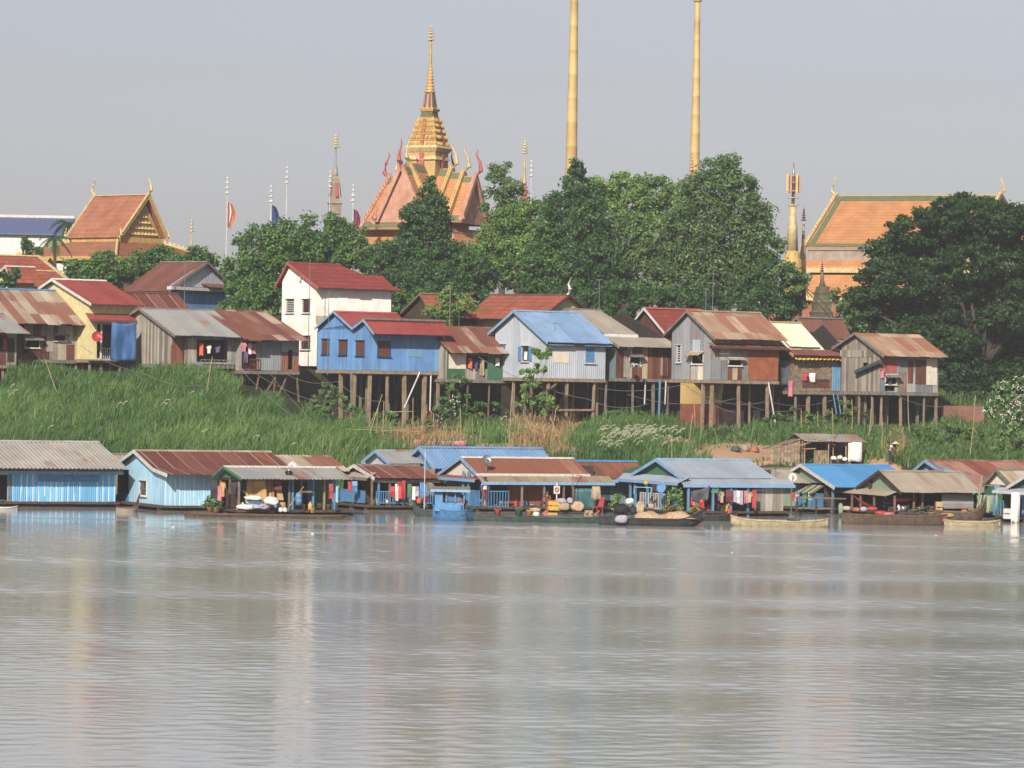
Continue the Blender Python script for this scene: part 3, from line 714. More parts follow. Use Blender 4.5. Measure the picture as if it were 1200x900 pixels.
    def posts(s, pxs, d=.2, w=.24, mat='concrete', z1=-.22, lean=.0, bury=.25):
        for px in pxs:
            l = s.lx(px, 470, d); s.post(l, d, w, mat, z1, lean, bury)
        return s
    def post(s, l, d, w=.24, mat='concrete', z1=-.22, lean=0, bury=.25):
        p = s.w(l, d, 0); z0 = gz(p.x, p.y)-s.b.z-bury
        if z0 > z1-.3: z0 = z1-.3
        mb = MB(); lean = max(lean, .1); q = random.uniform(-lean, lean); wt = w*random.uniform(.5, .82)
        mb.bar(s.L(l+q, d, z0), s.L(l, d, z1), wt, wt, up=(0, 1, 0)); mb.build('post', M[mat], s.root)
    def backposts(s, n=4, d=None, **kw):
        d = d or s.D*.55
        for i in range(n): s.post(s.W*(i+.4)/n, d, **kw)
        return s
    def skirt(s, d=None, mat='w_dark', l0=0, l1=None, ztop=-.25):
        """panel added under the house at the back; default dark colour stands in for shade"""
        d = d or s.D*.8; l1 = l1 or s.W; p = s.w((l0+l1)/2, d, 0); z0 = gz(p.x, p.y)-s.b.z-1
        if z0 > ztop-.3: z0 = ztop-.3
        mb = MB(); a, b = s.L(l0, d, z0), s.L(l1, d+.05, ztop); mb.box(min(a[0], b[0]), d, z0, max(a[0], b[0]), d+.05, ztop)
        mb.build('underfloor_shade_panel', M[mat], s.root); return s
    # --- lean-to roof in front (slopes towards -y) and along the gable (slopes towards -x)
    def porch(s, mat, l0, l1, zt, d_out, ze, name='porch_roof', pitch=.2, amp=.018, trim=None, d_in=0, jag=.05):
        mb = MB(); V = (0, d_in+d_out, zt-ze)
        O = (0, -d_out, ze)
        if s.m > 0: mb.sheet(O, (1, 0, 0), V, l0, l1, pitch, amp, jag=jag)
        else: mb.sheet(O, (1, 0, 0), V, -l1, -l0, pitch, amp, jag=jag)
        mb.build(name, M[mat], s.root)
        if trim:
            mb = MB(); a, b = s.L(l0, 0, 0), s.L(l1, 0, 0); mb.box(min(a[0], b[0]), -d_out-.05, ze-.13, max(a[0], b[0]), -d_out-.01, ze+.03); mb.build('fascia', M[trim], s.root)
    def gporch(s, mat, d0, d1, zt, l_out, ze, name='side_roof', trim=None, ze1=None):
        mb = MB(); ze1 = ze if ze1 is None else ze1
        mb.sheet(s.L(-l_out, 0, ze), (0, 1, 0), s.L(l_out, 0, zt-ze), d0, d1, .2, .018, jag=.04)
        mb.build(name, M[mat], s.root)
        if trim:
            mb = MB(); a = s.L(-l_out-.05, 0, 0)[0]; b = s.L(-l_out-.01, 0, 0)[0]; mb.box(min(a, b), d0, ze-.13, max(a, b), d1, ze+.03); mb.build('fascia', M[trim], s.root)
    def column(s, l, d, z0, z1, w=.11, mat='postblue', name='porch_post'):
        mb = MB(); a = s.L(l, d, z0); mb.box(a[0]-w/2, d-w/2, z0, a[0]+w/2, d+w/2, z1); mb.build(name, M[mat], s.root)
    def deck(s, l0, l1, d0, d1, z=.28, mat='deck', th=.12, name='deck'):
        mb = MB(); a, b = s.L(l0, d0, 0)[0], s.L(l1, d0, 0)[0]; a, b = min(a, b), max(a, b)
        n = max(3, int((b-a)/.5))
        for i in range(n):
            q0 = a+(b-a)*i/n; q1 = a+(b-a)*(i+1)/n-.02; j = random.uniform(-.06, .03)
            mb.box(q0, d0+j, z-th, q1, d1, z+random.uniform(-.012, .012))
        mb.build(name, M[mat], s.root)
        mb = MB()
        for dd in (d0+.35, (d0+d1)/2, d1-.3): mb.tube([(a, dd, -.05), (b, dd, -.05)], .22, 8)
        mb.build('float_log', M['darkwood'], s.root, True)
    def rail(s, l0, l1, d, z0, z1, mat='bluepaint', gap=.16, name='railing', side='f'):
        mb = MB(); n = int(abs(l1-l0)/gap)
        for i in range(n+1):
            a = l0+(l1-l0)*i/max(1, n); p = s.L(a, d, 0) if side == 'f' else s.L(d, a, 0)
            mb.box(p[0]-.018, p[1]-.018, z0+.04, p[0]+.018, p[1]+.018, z1-.02)
        for z in (z0+.02, z1):
            if side == 'f': mb.bar(s.L(l0, d, z), s.L(l1, d, z), .05)
            else: mb.bar(s.L(d, l0, z), s.L(d, l1, z), .05)
        mb.build(name, M[mat], s.root)
# ------------------------------------------------------------------ stilt houses on the bank, left to right
GS = 'stilt houses along the top of the river bank'
H = {}
def SH(key, label, *a, **k):
    k.setdefault('group', GS); h = House('stilt_house', label, 'house', *a, **k); H[key] = h; return h
h = SH('s1', 'small grey roofed shack with dark rusty walls cut off by the left edge', -34, 427, 19, -80, [(-27,389),(-58,366),(-82,384)], Y=241)
h.roof('r_grey', 'greywood', jag=.1); h.walls('w_rustpatch', 'w_plank', [('hole', 0, 394, 9, 408), ('patch', 9, 396, 17, 424, 'darkwood')]); h.floor('greywood').posts([2, 17])
h = SH('s2', 'long shack with rust streaked roof and patched rusty walls beside the cream house', -12, 420, 97, -72, [(-6,378),(-40,337),(-75,372)], Y=245)
h.roof('r_rust2', 'trimblue', jag=.12, cap='bluepaint')
h.walls('w_rustpatch', 'w_plank', [('awn', 30, 396, 46, 407, 'greywood'), ('awn', 64, 392, 77, 399, 'greywood'), ('patch', 77, 382, 88, 404, 'w_galv'), ('patch', 54, 380, 63, 412, 'w_plank'), ('hole', 26, 402, 34, 414)])
h.floor('greywood').posts([25, 60, 88, 96]); h.skirt()
h = SH('s3', 'cream walled house with red metal roof and blue tarp over its porch', 103, 421, 158, 48, [(107,356),(61,327),(45,338)], Y=247)
h.roof('r_red', 'white', pitch=.25, jag=.01)
h.walls('w_cream', 'w_cream', [('hole', 114, 380, 157, 420)], zlo=0)
z1 = h.fz(104, 367); z2 = h.fz(104, 375); h.porch('r_red', -.25, h.W+.35, z1, .75, z2, trim='brownpaint', jag=.01)
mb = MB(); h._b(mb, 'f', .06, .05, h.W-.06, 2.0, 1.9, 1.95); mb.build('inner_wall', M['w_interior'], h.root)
h.rail(h.lx(115), h.lx(130), -.1, 0, .75, 'whitepaint', .13, 'porch_railing')
h.column(h.lx(131), -.1, 0, z2, .09, 'greywood'); h.column(h.lx(157), -.1, 0, z2, .09, 'greywood'); h.column(h.lx(116), -.1, 0, z2, .09, 'whitepaint')
mb = MB(); h._b(mb, 'f', -.02, -.1, h.W+.02, 0, -.35, .06); mb.build('porch_sill', M['greywood'], h.root)
h.floor('concrete').posts([104, 118, 140, 156], z1=-.22); h.skirt()
h = SH('s4', 'grey roofed shack with weathered plank side and rust red front panel', 200, 427, 281, 155, [(205,393),(163,361),(152,368)], Y=244)
h.roof('r_grey', 'greywood', jag=.08, x1=[h.W+.2]*2)
h.walls('w_galv', 'w_plank', [('patch', 202, 395, 216, 427, 'w_darkrust'), ('hole', 231, 398, 267, 424), ('patch', 217, 396, 230, 426, 'w_plank')])
mb = MB(); h._b(mb, 'f', .1, .05, h.W-.1, 1.9, 1.6, 1.66); mb.build('inner_wall', M['w_interior'], h.root)
h.rail(h.lx(231), h.lx(268), -.35, -.1, .35, 'greywood', .3, 'balcony_rail')
h.floor('greywood').posts([203, 222, 240, 258, 277]); h.skirt()
h = SH('s5', 'rusty roofed shack with grey sheet walls on tall thin stilts', 282, 434, 350, 226, [(288,398),(236,362),(222,372)], Y=246)
h.roof('r_rust', 'r_rust', jag=.15, cap=False, barge=False)
h.walls('w_galv', 'w_plank', [('hole', 284, 400, 301, 432), ('hole', 338, 410, 343, 433), ('patch', 306, 401, 330, 434, 'w_grey')])
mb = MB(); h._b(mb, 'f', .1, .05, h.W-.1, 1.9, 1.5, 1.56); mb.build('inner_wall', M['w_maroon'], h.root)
h.rail(h.lx(284), h.lx(303), -.06, .05, .75, 'maroon', .14, 'balcony_rail')
h.floor('greywood').posts([284, 303, 322, 347], w=.15, mat='wood', lean=.25).posts([290, 312, 335], d=1.8, w=.16, mat='greywood', lean=.2); h.skirt()
for a, b in ((303, 322), (322, 335)):
    mb = MB(); mb.bar(h.L(h.lx(a), .12, -2.2), h.L(h.lx(b), .12, -.5), .09); mb.build('brace', M['wood'], h.root)
mb = MB(); mb.bar(h.L(h.lx(300), .1, -1.5), h.L(h.lx(325), .1, -1.4), .09); mb.build('brace', M['wood'], h.root)
# the white two storey house
h = SH('s6', 'tall white plastered two storey house with red tiled roof', 369, 429, 457, 329, [(373,337),(337,308),(322,337)], Y=255, group='brick and plaster houses above the bank')
h.roof('r_redtile', 'redpaint', pitch=0, x1=[h.W+.45]*2, rcut=[2.6, 2.6], cap='r_redtile', barge=True)
(d0, z0), (d1, z1), (d2, z2) = h.prof
mb = MB(); e = h.W+.45; mb.prism([h.L(e, d0, z0), h.L(e, d2, z2), h.L(e-2.6, d1, z1)], (0, 0, -.05)); mb.build('hip_end', M['r_redtile'], h.root)
mb = MB(); xx = h.lx(424, 330, 2.5); mb.sheet((xx, 1.2, z0+.2), (1, 0, 0), (0, 1.6, (z1-z0)*.5), 0, 1.9, 0, 0); mb.sheet((xx, 4.4, z0+.2), (1, 0, 0), (0, -1.6, (z1-z0)*.5), 0, 1.9, 0, 0); mb.build('rear_roof', M['r_redtile'], h.root)
h.walls('w_white', 'w_white', [], [('louvre', 336, 351, 345, 366, 'whitepaint'), ('louvre', 355, 351, 364, 366, 'maroon'), ('bars', 353, 394, 364, 409, 'maroon'), ('bars', 336, 395, 345, 409, 'maroon')], rear='w_white', far=False)
mb = MB(); mb.box(h.W-.07, .07, 0, h.W-.01, h.D-.07, min(h.hf, h.hb)-.1); mb.build('end_wall', M['w_white'], h.root)
mb = MB(); h._b(mb, 'f', .0, h.fz(380, 380), 1.3, h.fz(380, 370), -.02, -.004); mb.build('plaster_stain', plain('stain', C(200, 184, 160, K), .9, .2), h.root)
mb = MB(); mb.tube([(0, 0, 0), (0, -.01, .3)], .1, 8); o = mb.build('wall_lamp', M['whitepaint'], h.root); o.location = h.L(-.12, h.ly(350), h.fz(350, 325)-.2)
h.skirt(mat='w_interior', d=.3)
# the blue house
h = SH('s7', 'bright blue board house with dark red roof on concrete stilts', 432, 434, 517, 371, [(438,391),(426,375),(413,385),(391,365),(369,385)], Y=243)
h.roof(['r_red', 'r_grey', 'r_red', 'r_red'], 'trimblue', jag=.02, cap='redpaint', x1=[h.W+.3, h.W+.2, h.W-1.0, h.W-1.0], bw=.1)
h.walls('w_blue', 'w_blue', [('shut', 443, 401, 457, 417, 'brownpaint'), ('patch', 478, 409, 495, 418, 'w_sky')],
        [('shut', 378, 398, 386, 414, 'brownpaint'), ('shut', 398, 399, 407, 415, 'brownpaint'), ('shut', 418, 400, 427, 416, 'brownpaint')], trim='navy')
mb = MB(); a = h.prof[1]; mb.box(-.2, a[0]-.2, a[1]+.03, h.W+.35, a[0]+.25, a[1]+.16); mb.build('roof_gutter', M['greywood'], h.root)
mb = MB(); mb.tube([h.L(h.lx(511), -.3, h.fz(511, 385)), h.L(h.lx(519), -.3, h.fz(519, 402)), h.L(h.lx(523), -.25, h.fz(523, 418))], .04, 6); mb.build('rain_pipe', M['whitepaint'], h.root)
h.floor('concrete').posts([433, 453, 473, 497, 513], w=.27).posts([412, 430, 455, 478, 500], d=2.2, w=.25, mat='greywood').backposts(4, d=4.2, mat='greywood'); h.skirt(d=h.D*.9)
for px in (397, 414):
    d = h.ly(px, 440); h.post(.15, d, .25)
for a, b, c in (((490, 436), (471, 478), 'whitepaint'), ((503, 440), (501, 490), 'whitepaint')):
    mb = MB(); mb.tube([h.L(h.lx(a[0]), -.1, h.fz(*a)), h.L(h.lx(b[0]), -.25, h.fz(*b))], .05, 6); mb.build('drain_pipe', M[c], h.root)
h = SH('s8', 'low rusty roofed shack with green front panel between the blue and pale houses', 524, 444, 604, 480, [(528,413),(497,381),(478,395)], Y=245)
h.roof('r_rust', 'r_rust', jag=.12, cap=False, barge=False)
h.walls('w_green', 'w_plank', [('hole', 547, 417, 572, 432), ('patch', 526, 415, 546, 432, 'w_creamboard'), ('patch', 545, 432, 571, 447, 'w_plank'), ('hole', 580, 420, 588, 429)])
mb = MB(); h._b(mb, 'f', .1, .05, h.W-.1, 1.8, 1.4, 1.46); mb.build('inner_wall', M['w_interior'], h.root)
h.floor('greywood').posts([527, 548, 573, 590, 602], w=.14, mat='wood', lean=.15).backposts(4, w=.14, mat='greywood'); h.skirt(d=h.D*.5)
h = SH('s9', 'pale grey sheet house with pale blue roof and blue shutters', 640, 443, 709, 579, [(642,401),(602,364),(572,391)], Y=243)
h.roof('r_bluefade', 'trimblue', pitch=.22, jag=.03)
h.walls('w_greyblue', 'w_greyblue', [('shut', 686, 407, 697, 425, 'bluepaint'), ('patch', 649, 412, 667, 425, 'w_creamboard')],
        [('shut', 583, 404, 593, 411, 'bluepaint'), ('openshut', 612, 406, 620, 423, 'bluepaint')], trim='whitepaint')
h.porch('r_bluefade', -.2, h.W+.25, h.fz(642, 401)+.02, .42, h.fz(642, 404), name='eave_strip')
h.floor('concrete').posts([642, 664, 696], w=.25, mat='concrete').posts([650, 672, 700], d=1.5, w=.2, mat='concrete').backposts(3, d=3.5, mat='greywood'); h.skirt(d=h.D*.85)
for px in (600, 620): h.post(.15, h.ly(px, 440), .22)
mb = MB(); mb.bar(h.L(h.lx(642), .1, -2.1), h.L(h.lx(696), .1, -2.05), .13); mb.build('brace', M['concrete'], h.root)
mb = MB(); mb.bar(h.L(h.lx(642), .15, -.9), h.L(h.lx(655), .15, -.2), .1); mb.build('brace', M['greywood'], h.root)
h = SH('s10', 'warm grey roofed house with dark rust striped front and teal side', 722, 443, 786, 650, [(726,406),(708,394.5),(707.5,391),(663,362),(638,376)], Y=246)
h.roof(['r_warmgrey', 'whitepaint', 'r_warmgrey', 'r_warmgrey'], 'greywood', x1=[h.W+.25, h.W-1.9, h.W-1.9, h.W-1.9], jag=.03)
h.walls('w_darkrust', 'w_teal', [('awn', 738, 416, 750, 426, 'greywood'), ('patch', 731, 410, 738, 442, 'w_galv'), ('patch', 774, 416, 783, 440, 'w_rustpatch')])
h.floor('greywood').posts([710, 741, 765, 782], w=.2, mat='greywood').backposts(4, mat='greywood'); h.skirt(d=h.D*.55)
for px, m_ in ((755, 'whitepaint'), (772, 'postblue'), (779, 'whitepaint')):
    mb = MB(); l = h.lx(px); mb.tube([h.L(l, -.05, -.1), h.L(l-.05, -.05, -3.2 if m_ == 'postblue' else -1.7)], .05 if m_ != 'postblue' else .08, 6); mb.build('drain_pipe', M[m_], h.root)
h = SH('s11', 'maroon gabled house with bright red roof squeezed behind two grey houses', 777, 440, 836, 746, [(779,390),(755,361),(743,376)], Y=251, group='brick and plaster houses above the bank')
h.roof('r_redtile', 'whitepaint', pitch=0, cap='redpaint'); h.walls('w_maroon', 'w_maroon'); h.floor()
h.skirt(d=.4, mat='w_brick')
h = SH('s12', 'big grey sheet house with orange brown roof and plywood front panel', 833, 445, 912, 786, [(838,397),(805,364),(778,392)], Y=242)
h.roof('r_tanold', 'greywood', jag=.05, cap='r_tanold')
h.walls('w_galv', 'w_grey', [('patch', 877, 409, 912, 445, 'w_orangewood'), ('awn', 854, 420, 869, 428, 'tancloth'), ('patch', 853, 430, 869, 445, 'w_darkrust')],
        [('awn', 811, 413, 824, 426, 'tancloth'), ('louvre', 794, 405, 798, 424, 'whitepaint'), ('patch', 810, 427, 817, 445, 'w_plank'), ('patch', 818, 427, 824, 445, 'w_creamboard'), ('patch', 812, 398, 821, 412, 'w_greyblue')])
h.porch('r_brown', -.35, h.W+.4, h.fz(834, 402), .55, h.fz(834, 406), name='lower_roof', trim='brownpaint')
h.floor('concrete').posts([834, 865, 899], w=.22).posts([840, 878, 905], d=1.3, w=.2).backposts(3, d=3.6, mat='concrete')
for px in (805, 822): h.post(.15, h.ly(px, 445), .24)
mb = MB(); mb.tube([h.L(h.lx(899), -.05, -.1), h.L(h.lx(906), -.5, -3.6)], .05, 6); mb.build('drain_pipe', M['whitepaint'], h.root)
mb = MB(); q = h.D*.42; p = h.w(h.W/2, q, 0); zt = gz(p.x, p.y)-h.b.z
mb.box(-1.0, q, -1.6, h.W*.42, q+.1, -.25); mb.build('rear_wall_yellow', M['yellowpaint'], h.root).name = 'underfloor_wall'
mb = MB(); mb.box(-1.0, q-.02, min(zt-1, -3.9), h.W*.42, q+.08, -1.62); mb.build('underfloor_wall', M['w_brick'], h.root)
mb = MB(); mb.box(h.W*.44, q, min(zt-1, -3.9), h.W, q+.06, -.25); mb.build('underfloor_shade_panel', M['w_dark'], h.root)  # dark sheet added below the floor to read as shade
h = SH('s13', 'cream roofed house with worn bamboo front and light blue corner panel', 926, 458, 994, 886, [(930,416),(921,409),(893,377),(873,394)], Y=246)
h.roof(['r_brownplain', 'r_cream', 'r_cream'], 'cardboard', x1=[h.lx(984), h.W-1.9, h.W-1.9], jag=.02)
mb = MB(); e = h.lx(909); zA, zB = h.fz(909, 393, e, 1.3), h.fz(926, 408, e, 0)
mb.sheet((0, .05, zB+.1), (1, 0, 0), (0, 1.25, zA-zB), .0, h.lx(961)-.0, .2, .02); mb.build('upper_roof', M['r_cream'], h.root)
h.porch('yellow', 0, h.W+.3, h.fz(926, 415), .6, h.fz(926, 421), name='awning', amp=.05, pitch=.35)
h.walls('w_bamboo', 'greytarp', [('patch', 975, 424, 993, 458, 'w_sky'), ('patch', 926, 440, 975, 447, 'greywood'), ('patch', 940, 444, 972, 454, 'w_maroon')])
h.floor('greywood').posts([932, 947, 966, 992], w=.24, mat='concrete').backposts(3, mat='greywood'); h.skirt(d=h.D*.6)
for px in (975, 980):
    mb = MB(); l = h.lx(px); mb.tube([h.L(l, -.05, -.1), h.L(l+.25, -.15, -1.5)], .05, 6); mb.build('drain_pipe', M['postblue'], h.root)
h = SH('s14', 'grey shack with tan roof and red panels at the right end of the row', 1031, 459, 1099, 985, [(1036,417),(1002,390),(975,408)], Y=244)
h.roof('r_tanold', 'greywood', jag=.06, cap=False).walls('w_galv', 'w_plank', [('patch', 1040, 420, 1051, 437, 'redpaint'), ('awn', 1038, 440, 1050, 450, 'greywood'), ('patch', 1064, 423, 1070, 449, 'w_darkrust'), ('patch', 1073, 422, 1085, 450, 'brownpaint'), ('hole', 1037, 451, 1049, 458), ('patch', 1086, 420, 1098, 451, 'w_creamboard')],
        [('hole', 1011, 425, 1017, 432), ('patch', 985, 410, 1024, 418, 'w_plank')])
mb = MB(); mb.tube([h.L(-.25, h.ly(1034), h.fz(1033, 424)), h.L(-.3, h.ly(1006), h.fz(1006, 436))], .17, 8); mb.build('rolled_awning', M['greytarp'], h.root)
h.floor('greywood').posts([1033, 1055, 1083, 1097], w=.2, mat='concrete').posts([1040, 1075], d=1.5, w=.2, mat='greywood').backposts(3, mat='greywood'); h.skirt(d=h.D*.6)
for px in (988, 1005, 1020): h.post(.15, h.ly(px, 458), .2, 'concrete')
# houses standing behind the front row
GB = 'houses behind the front row'
h = House('village_house', 'brown hip roofed house with white board gable and blue wall', 'house', 198, 376, 150, 262, [(198,341),(243,307),(264,327)], Y=262, th=35, m=-1, group=GB)
h.roof('r_brownplain', 'greywood', pitch=.25, cap='greywood'); h.walls('w_white', 'w_greyblue', gable_lo=h.fz(230, 336, 0, 2.5))
mb = MB(); zf = h.fz(225, 337, 0, 2.4); mb.box(-.02, -.35, zf-.22, .5, h.D+.8, zf+.02); mb.build('fascia', M['whitepaint'], h.root)
mb = MB(); mb.box(-.1, .1, -.3, -.04, h.D+.7, zf-.24); mb.build('lower_wall', M['w_blue'], h.root)
mb = MB(); mb.sheet((.9, 3.4, zf+.06), (0, 1, 0), (-3.2, 0, 1.0), 0, 3.0, .25, .02); mb.build('annex_roof', M['r_brownplain'], h.root)
h = House('village_house', 'plain dark brown roof behind the cream and plank houses', 'house', 150, 392, 212, 122, [(154,362),(138,342),(122,352)], Y=257, group=GB)
h.roof('r_brown', 'brownpaint').walls('w_galv', 'w_plank')
h = House('tiled_house', 'orange tile roofed house with white hips at the far left', 'house', -40, 360, 74, -75, [(-36,334),(-58,297),(-76,330)], Y=272, th=26, group=GB)
h.roof('r_orange', 'cardboard', pitch=0, x1=[h.W+.6]*2, rcut=[1.6, 1.6], cap='goldpale', jag=.02).walls('w_cream', 'w_cream')
mb = MB(); d, z = h.prof[0], h.prof[1]; e = h.W+.6; mb.prism([(e, d[0], d[1]), (e, h.prof[2][0], h.prof[2][1]), (e-1.6, z[0], z[1])], (0, 0, -.05)); mb.build('hip_end', M['r_orange'], h.root)
mb = MB(); mb.bar((e, d[0], d[1]+.06), (e-1.6, z[0], z[1]+.06), .22, .12); mb.bar((-.3, h.ly(-47), h.fz(-47, 316)+.12), (h.W+.2, h.ly(-47), h.fz(-47, 316)+.14), .16, .1); mb.build('hip_ridge', M['goldpale'], h.root)
h = House('tiled_house', 'small dark tiled roof with white gable boards at the left edge', 'house', 14, 350, 40, -12, [(16,331),(6,312),(-12,330)], Y=268, th=30, group=GB)
h.roof('r_orange', 'whitepaint', pitch=0).walls('w_cream', 'w_cream')
h = House('tiled_house', 'orange tile roofed house with white horn finial on its gable', 'house', 640, 392, 556, 682, [(632,374),(667,345.5),(686,360)], Y=258, th=35, m=-1, group=GB)
h.roof('r_orange', 'brownpaint', pitch=0, cap='brownpaint').walls('w_cream', 'w_cream')
mb = MB(); q = h.prof[1]; mb.tube([h.L(-.2, q[0], q[1]), h.L(-.35, q[0], q[1]+.4), h.L(-.2, q[0], q[1]+.75), h.L(-.45, q[0], q[1]+1.25)], [.14, .13, .07, .02], 6); mb.build('finial', M['whitepaint'], h.root)
h = House('tiled_house', 'weathered orange tiled roof half covered by creepers', 'house', 505, 392, 556, 468, [(508,372),(492,344),(470,366)], Y=259, th=30, group=GB)
h.roof('r_orange', 'wood', pitch=0).walls('w_interior', 'w_interior')
h = House('village_house', 'small brown shed roof below the mossy stepped tower', 'house', 944, 420, 990, 920, [(946,396),(934,372),(922,382)], Y=262, group=GB)
h.roof('r_brownplain', 'greywood').walls('w_plank', 'w_plank')
h = House('village_house', 'little rusty roof between the cream roof and the tan roofed shack', 'house', 972, 430, 1000, 950, [(975,412),(964,399),(950,407)], Y=256, group=GB)
h.roof('r_rust', 'greywood').walls('w_galv', 'w_plank')
# ------------------------------------------------------------------ floating houses
GF = 'floating houses moored along the bank'
def FH(key, label, *a, **k):
    k.setdefault('group', GF); k.setdefault('th', 25); k.setdefault('z0', 0.0); h = House('floating_house', label, 'house', *a, **k); H[key] = h; return h
DZ = .3
h = FH('f1', 'long blue striped floating house with beige roof at the left edge', -60, 594, 135, -112, [(-57,548),(-88,516),(-118,545)])
h.roof('r_beige', 'whitepaint', pitch=.24, amp=.03, jag=.02, cap='r_beige')
h.walls('w_bluefloat', 'w_bluefloat', [('hole', -40, 556, 9, 592), ('patch', 45, 556, 116, 564, 'bluepaint'), ('patch', 10, 556, 14, 590, 'greywood')], zlo=DZ, x0=.0)
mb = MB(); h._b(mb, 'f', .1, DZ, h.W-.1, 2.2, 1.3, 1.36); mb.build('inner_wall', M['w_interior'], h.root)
h.porch('r_beige', -.3, h.W+.35, h.fz(-57, 546.5), .22, h.fz(-57, 552), name='lower_roof', trim='trimblue')
h.deck(-.2, h.W+.1, -.5, h.D, z=DZ)
h = FH('f2', 'light blue striped floating house with red brown roof and white gable trim', 193, 599, 346, 137, [(196,556),(179,549),(157,528),(133,546)])
h.roof('r_brown', 'whitepaint', pitch=.22, jag=.03, cap='stone', x1=[h.W+.2]*3)
h.walls('w_lightblue', 'w_lightblue', [], [('bars', 164, 564, 172, 580, 'greywood'), ('hole', 138, 550, 151, 579)], zlo=DZ)
mb = MB(); h._b(mb, 'g', h.D-2.4, DZ, h.D-.1, 2.4, 1.0, 1.06); mb.build('inner_wall', M['w_interior'], h.root)
mb = MB(); h._b(mb, 'g', h.D-2.0, h.fz(145, 590, 0, h.D), h.D+.1, h.fz(145, 579, 0, h.D), -.03, -.004); mb.build('wall_patch', M['bluepaint'], h.root)
h.deck(-.4, h.W, -.35, h.D, z=DZ)
h = FH('f2b', 'beige and rust roofed house behind the green gabled shop', 338, 597, 396, 300, [(341,552),(318,533),(300,548)], Y=206)
h.roof('r_rust2', 'greywood', cap=False).walls('w_lightblue', 'w_lightblue', zlo=DZ); h.deck(-.2, h.W, -.2, h.D)
h = FH('f3', 'open floating shop with green gable and long grey roof', 281, 604, 401, 252, [(283,561),(262,547),(249,559)])
h.roof('r_grey', 'greencloth', pitch=.22, jag=.02, cap='whitepaint', bw=.08)
h.walls('w_green', 'w_green', front=False, gable_lo=h.fz(265, 560, 0, 1.5), zlo=DZ, rear='w_interior', far=False)
for px, mt in ((282, 'greywood'), (341, 'greywood'), (345, 'postblue'), (355, 'greywood'), (369, 'postblue'), (382, 'bamboo'), (394, 'postblue')): h.column(h.lx(px), .08, DZ, h.hf-.05, .1, mt)
for px, mt in ((258, 'wood'), (269, 'wood')): h.column(.08, h.ly(px), DZ, h.zat(h.ly(px))-.1, .1, mt)
h.deck(-.3, h.W+.5, -.5, h.D, z=DZ)
mb = MB(); h._b(mb, 'f', h.lx(372), DZ, h.lx(378), 2.1, 1.2, 1.27); mb.build('door', M['bluepaint'], h.root)
mb = MB(); h._b(mb, 'f', h.lx(379), DZ, h.W, 2.1, 1.4, 1.46); mb.build('inner_wall', M['w_green'], h.root)
mb = MB(); h._b(mb, 'f', h.lx(352), DZ+.9, h.lx(366), DZ+1.0, -.2, .6); mb.build('counter', M['wood'], h.root)
h = FH('f4', 'floating house with red brown roof and slatted porch full of red clothes', 437, 598, 503, 402, [(439,560),(415,545),(400,554)])
h.roof('r_brown', 'whitepaint', pitch=.22, jag=.03, cap='greywood')
h.walls('w_interior', 'w_creamboard', gable_lo=h.fz(420, 556, 0, 1.2), zlo=DZ, dy=1.5, rear='w_interior')
mb = MB(); h._b(mb, 'g', 0, DZ, h.D, h.fz(420, 560, 0, 1.2), .9, .96); mb.build('side_wall', M['w_interior'], h.root)
h.porch('r_warmgrey', -.3, h.W+.4, h.fz(437, 559), .5, h.fz(437, 562), trim='greywood')
h.gporch('r_warmgrey', -.4, h.D+.3, h.fz(420, 555, 0, 1.2)+.1, .55, h.fz(420, 559.5, 0, 1.2), trim='greywood')
for px, mt in ((437, 'wood'), (445, 'postblue'), (458, 'wood'), (474, 'greywood'), (500, 'postblue')): h.column(h.lx(px, 500, -.4), -.4, DZ, h.fz(437, 562), .1, mt)
for px, mt in ((404, 'wood'), (424, 'wood')): h.column(-.45, h.ly(px), DZ, h.fz(420, 559, 0, 1.2), .1, mt)
h.deck(-.6, h.W+.3, -.6, h.D, z=DZ)
h.rail(0, h.W, -.45, DZ+.1, DZ+.75, 'bluepaint', .14); h.rail(0, h.D, -.5, DZ+.1, DZ+.75, 'bluepaint', .14, side='g')
mb = MB(); h._b(mb, 'f', .5, DZ, h.W, DZ+1.25, 1.35, 1.42); mb.build('slatted_screen', M['wood'], h.root)
h = FH('f5', 'small grey gabled roof behind the red clothes porch', 455, 590, 500, 424, [(457,543),(440,528),(424,541)], Y=214)
h.roof('r_grey', 'trimblue', cap='r_grey', x1=[h.W+.2]*2).walls('w_greyblue', 'w_greyblue', zlo=DZ); h.deck(-.1, h.W, -.1, h.D)
h = FH('f6', 'floating house with long plain blue roof in the second row', 506, 592, 641, 474, [(510,549),(505,544),(491,524),(474,541)], Y=213)
h.roof(['r_blue', 'r_blue', 'r_blue'], 'trimblue', jag=.02, cap='r_blue').walls('w_sky', 'w_blue', zlo=DZ); h.deck(-.1, h.W, -.1, h.D)
h = FH('f7', 'floating house with cream gable, rusty roof, tan porch roof and brick red inner wall', 568, 600, 712, 508, [(559,555),(540,536),(514,555)])
h.prof[0] = (max(h.prof[0][0], .55), h.prof[0][1]); h.hf = h.prof[0][1]
h.roof('r_tanrust', 'trimblue', jag=.02, cap='whitepaint', x1=[h.lx(692, 500, .6)]*2)
mb = MB(); d, z = h.prof[0]; mb.box(-.3, d-.06, z-.16, h.lx(692, 500, .6), d-.01, z+.02); mb.build('fascia', M['whitepaint'], h.root)
h.porch('r_olive', -.35, h.W+.3, z-.1, .25, h.fz(568, 565), d_in=d, trim='trimblue')
mb = MB(); mb.prism([h.L(-.1, d, z-.15), h.L(-.1, h.prof[1][0], h.prof[1][1]-.1), h.L(-.1, h.prof[2][0]-.2, h.prof[2][1]-.12)], (.06, 0, 0)); mb.build('gable_board', M['w_creamboard'], h.root)
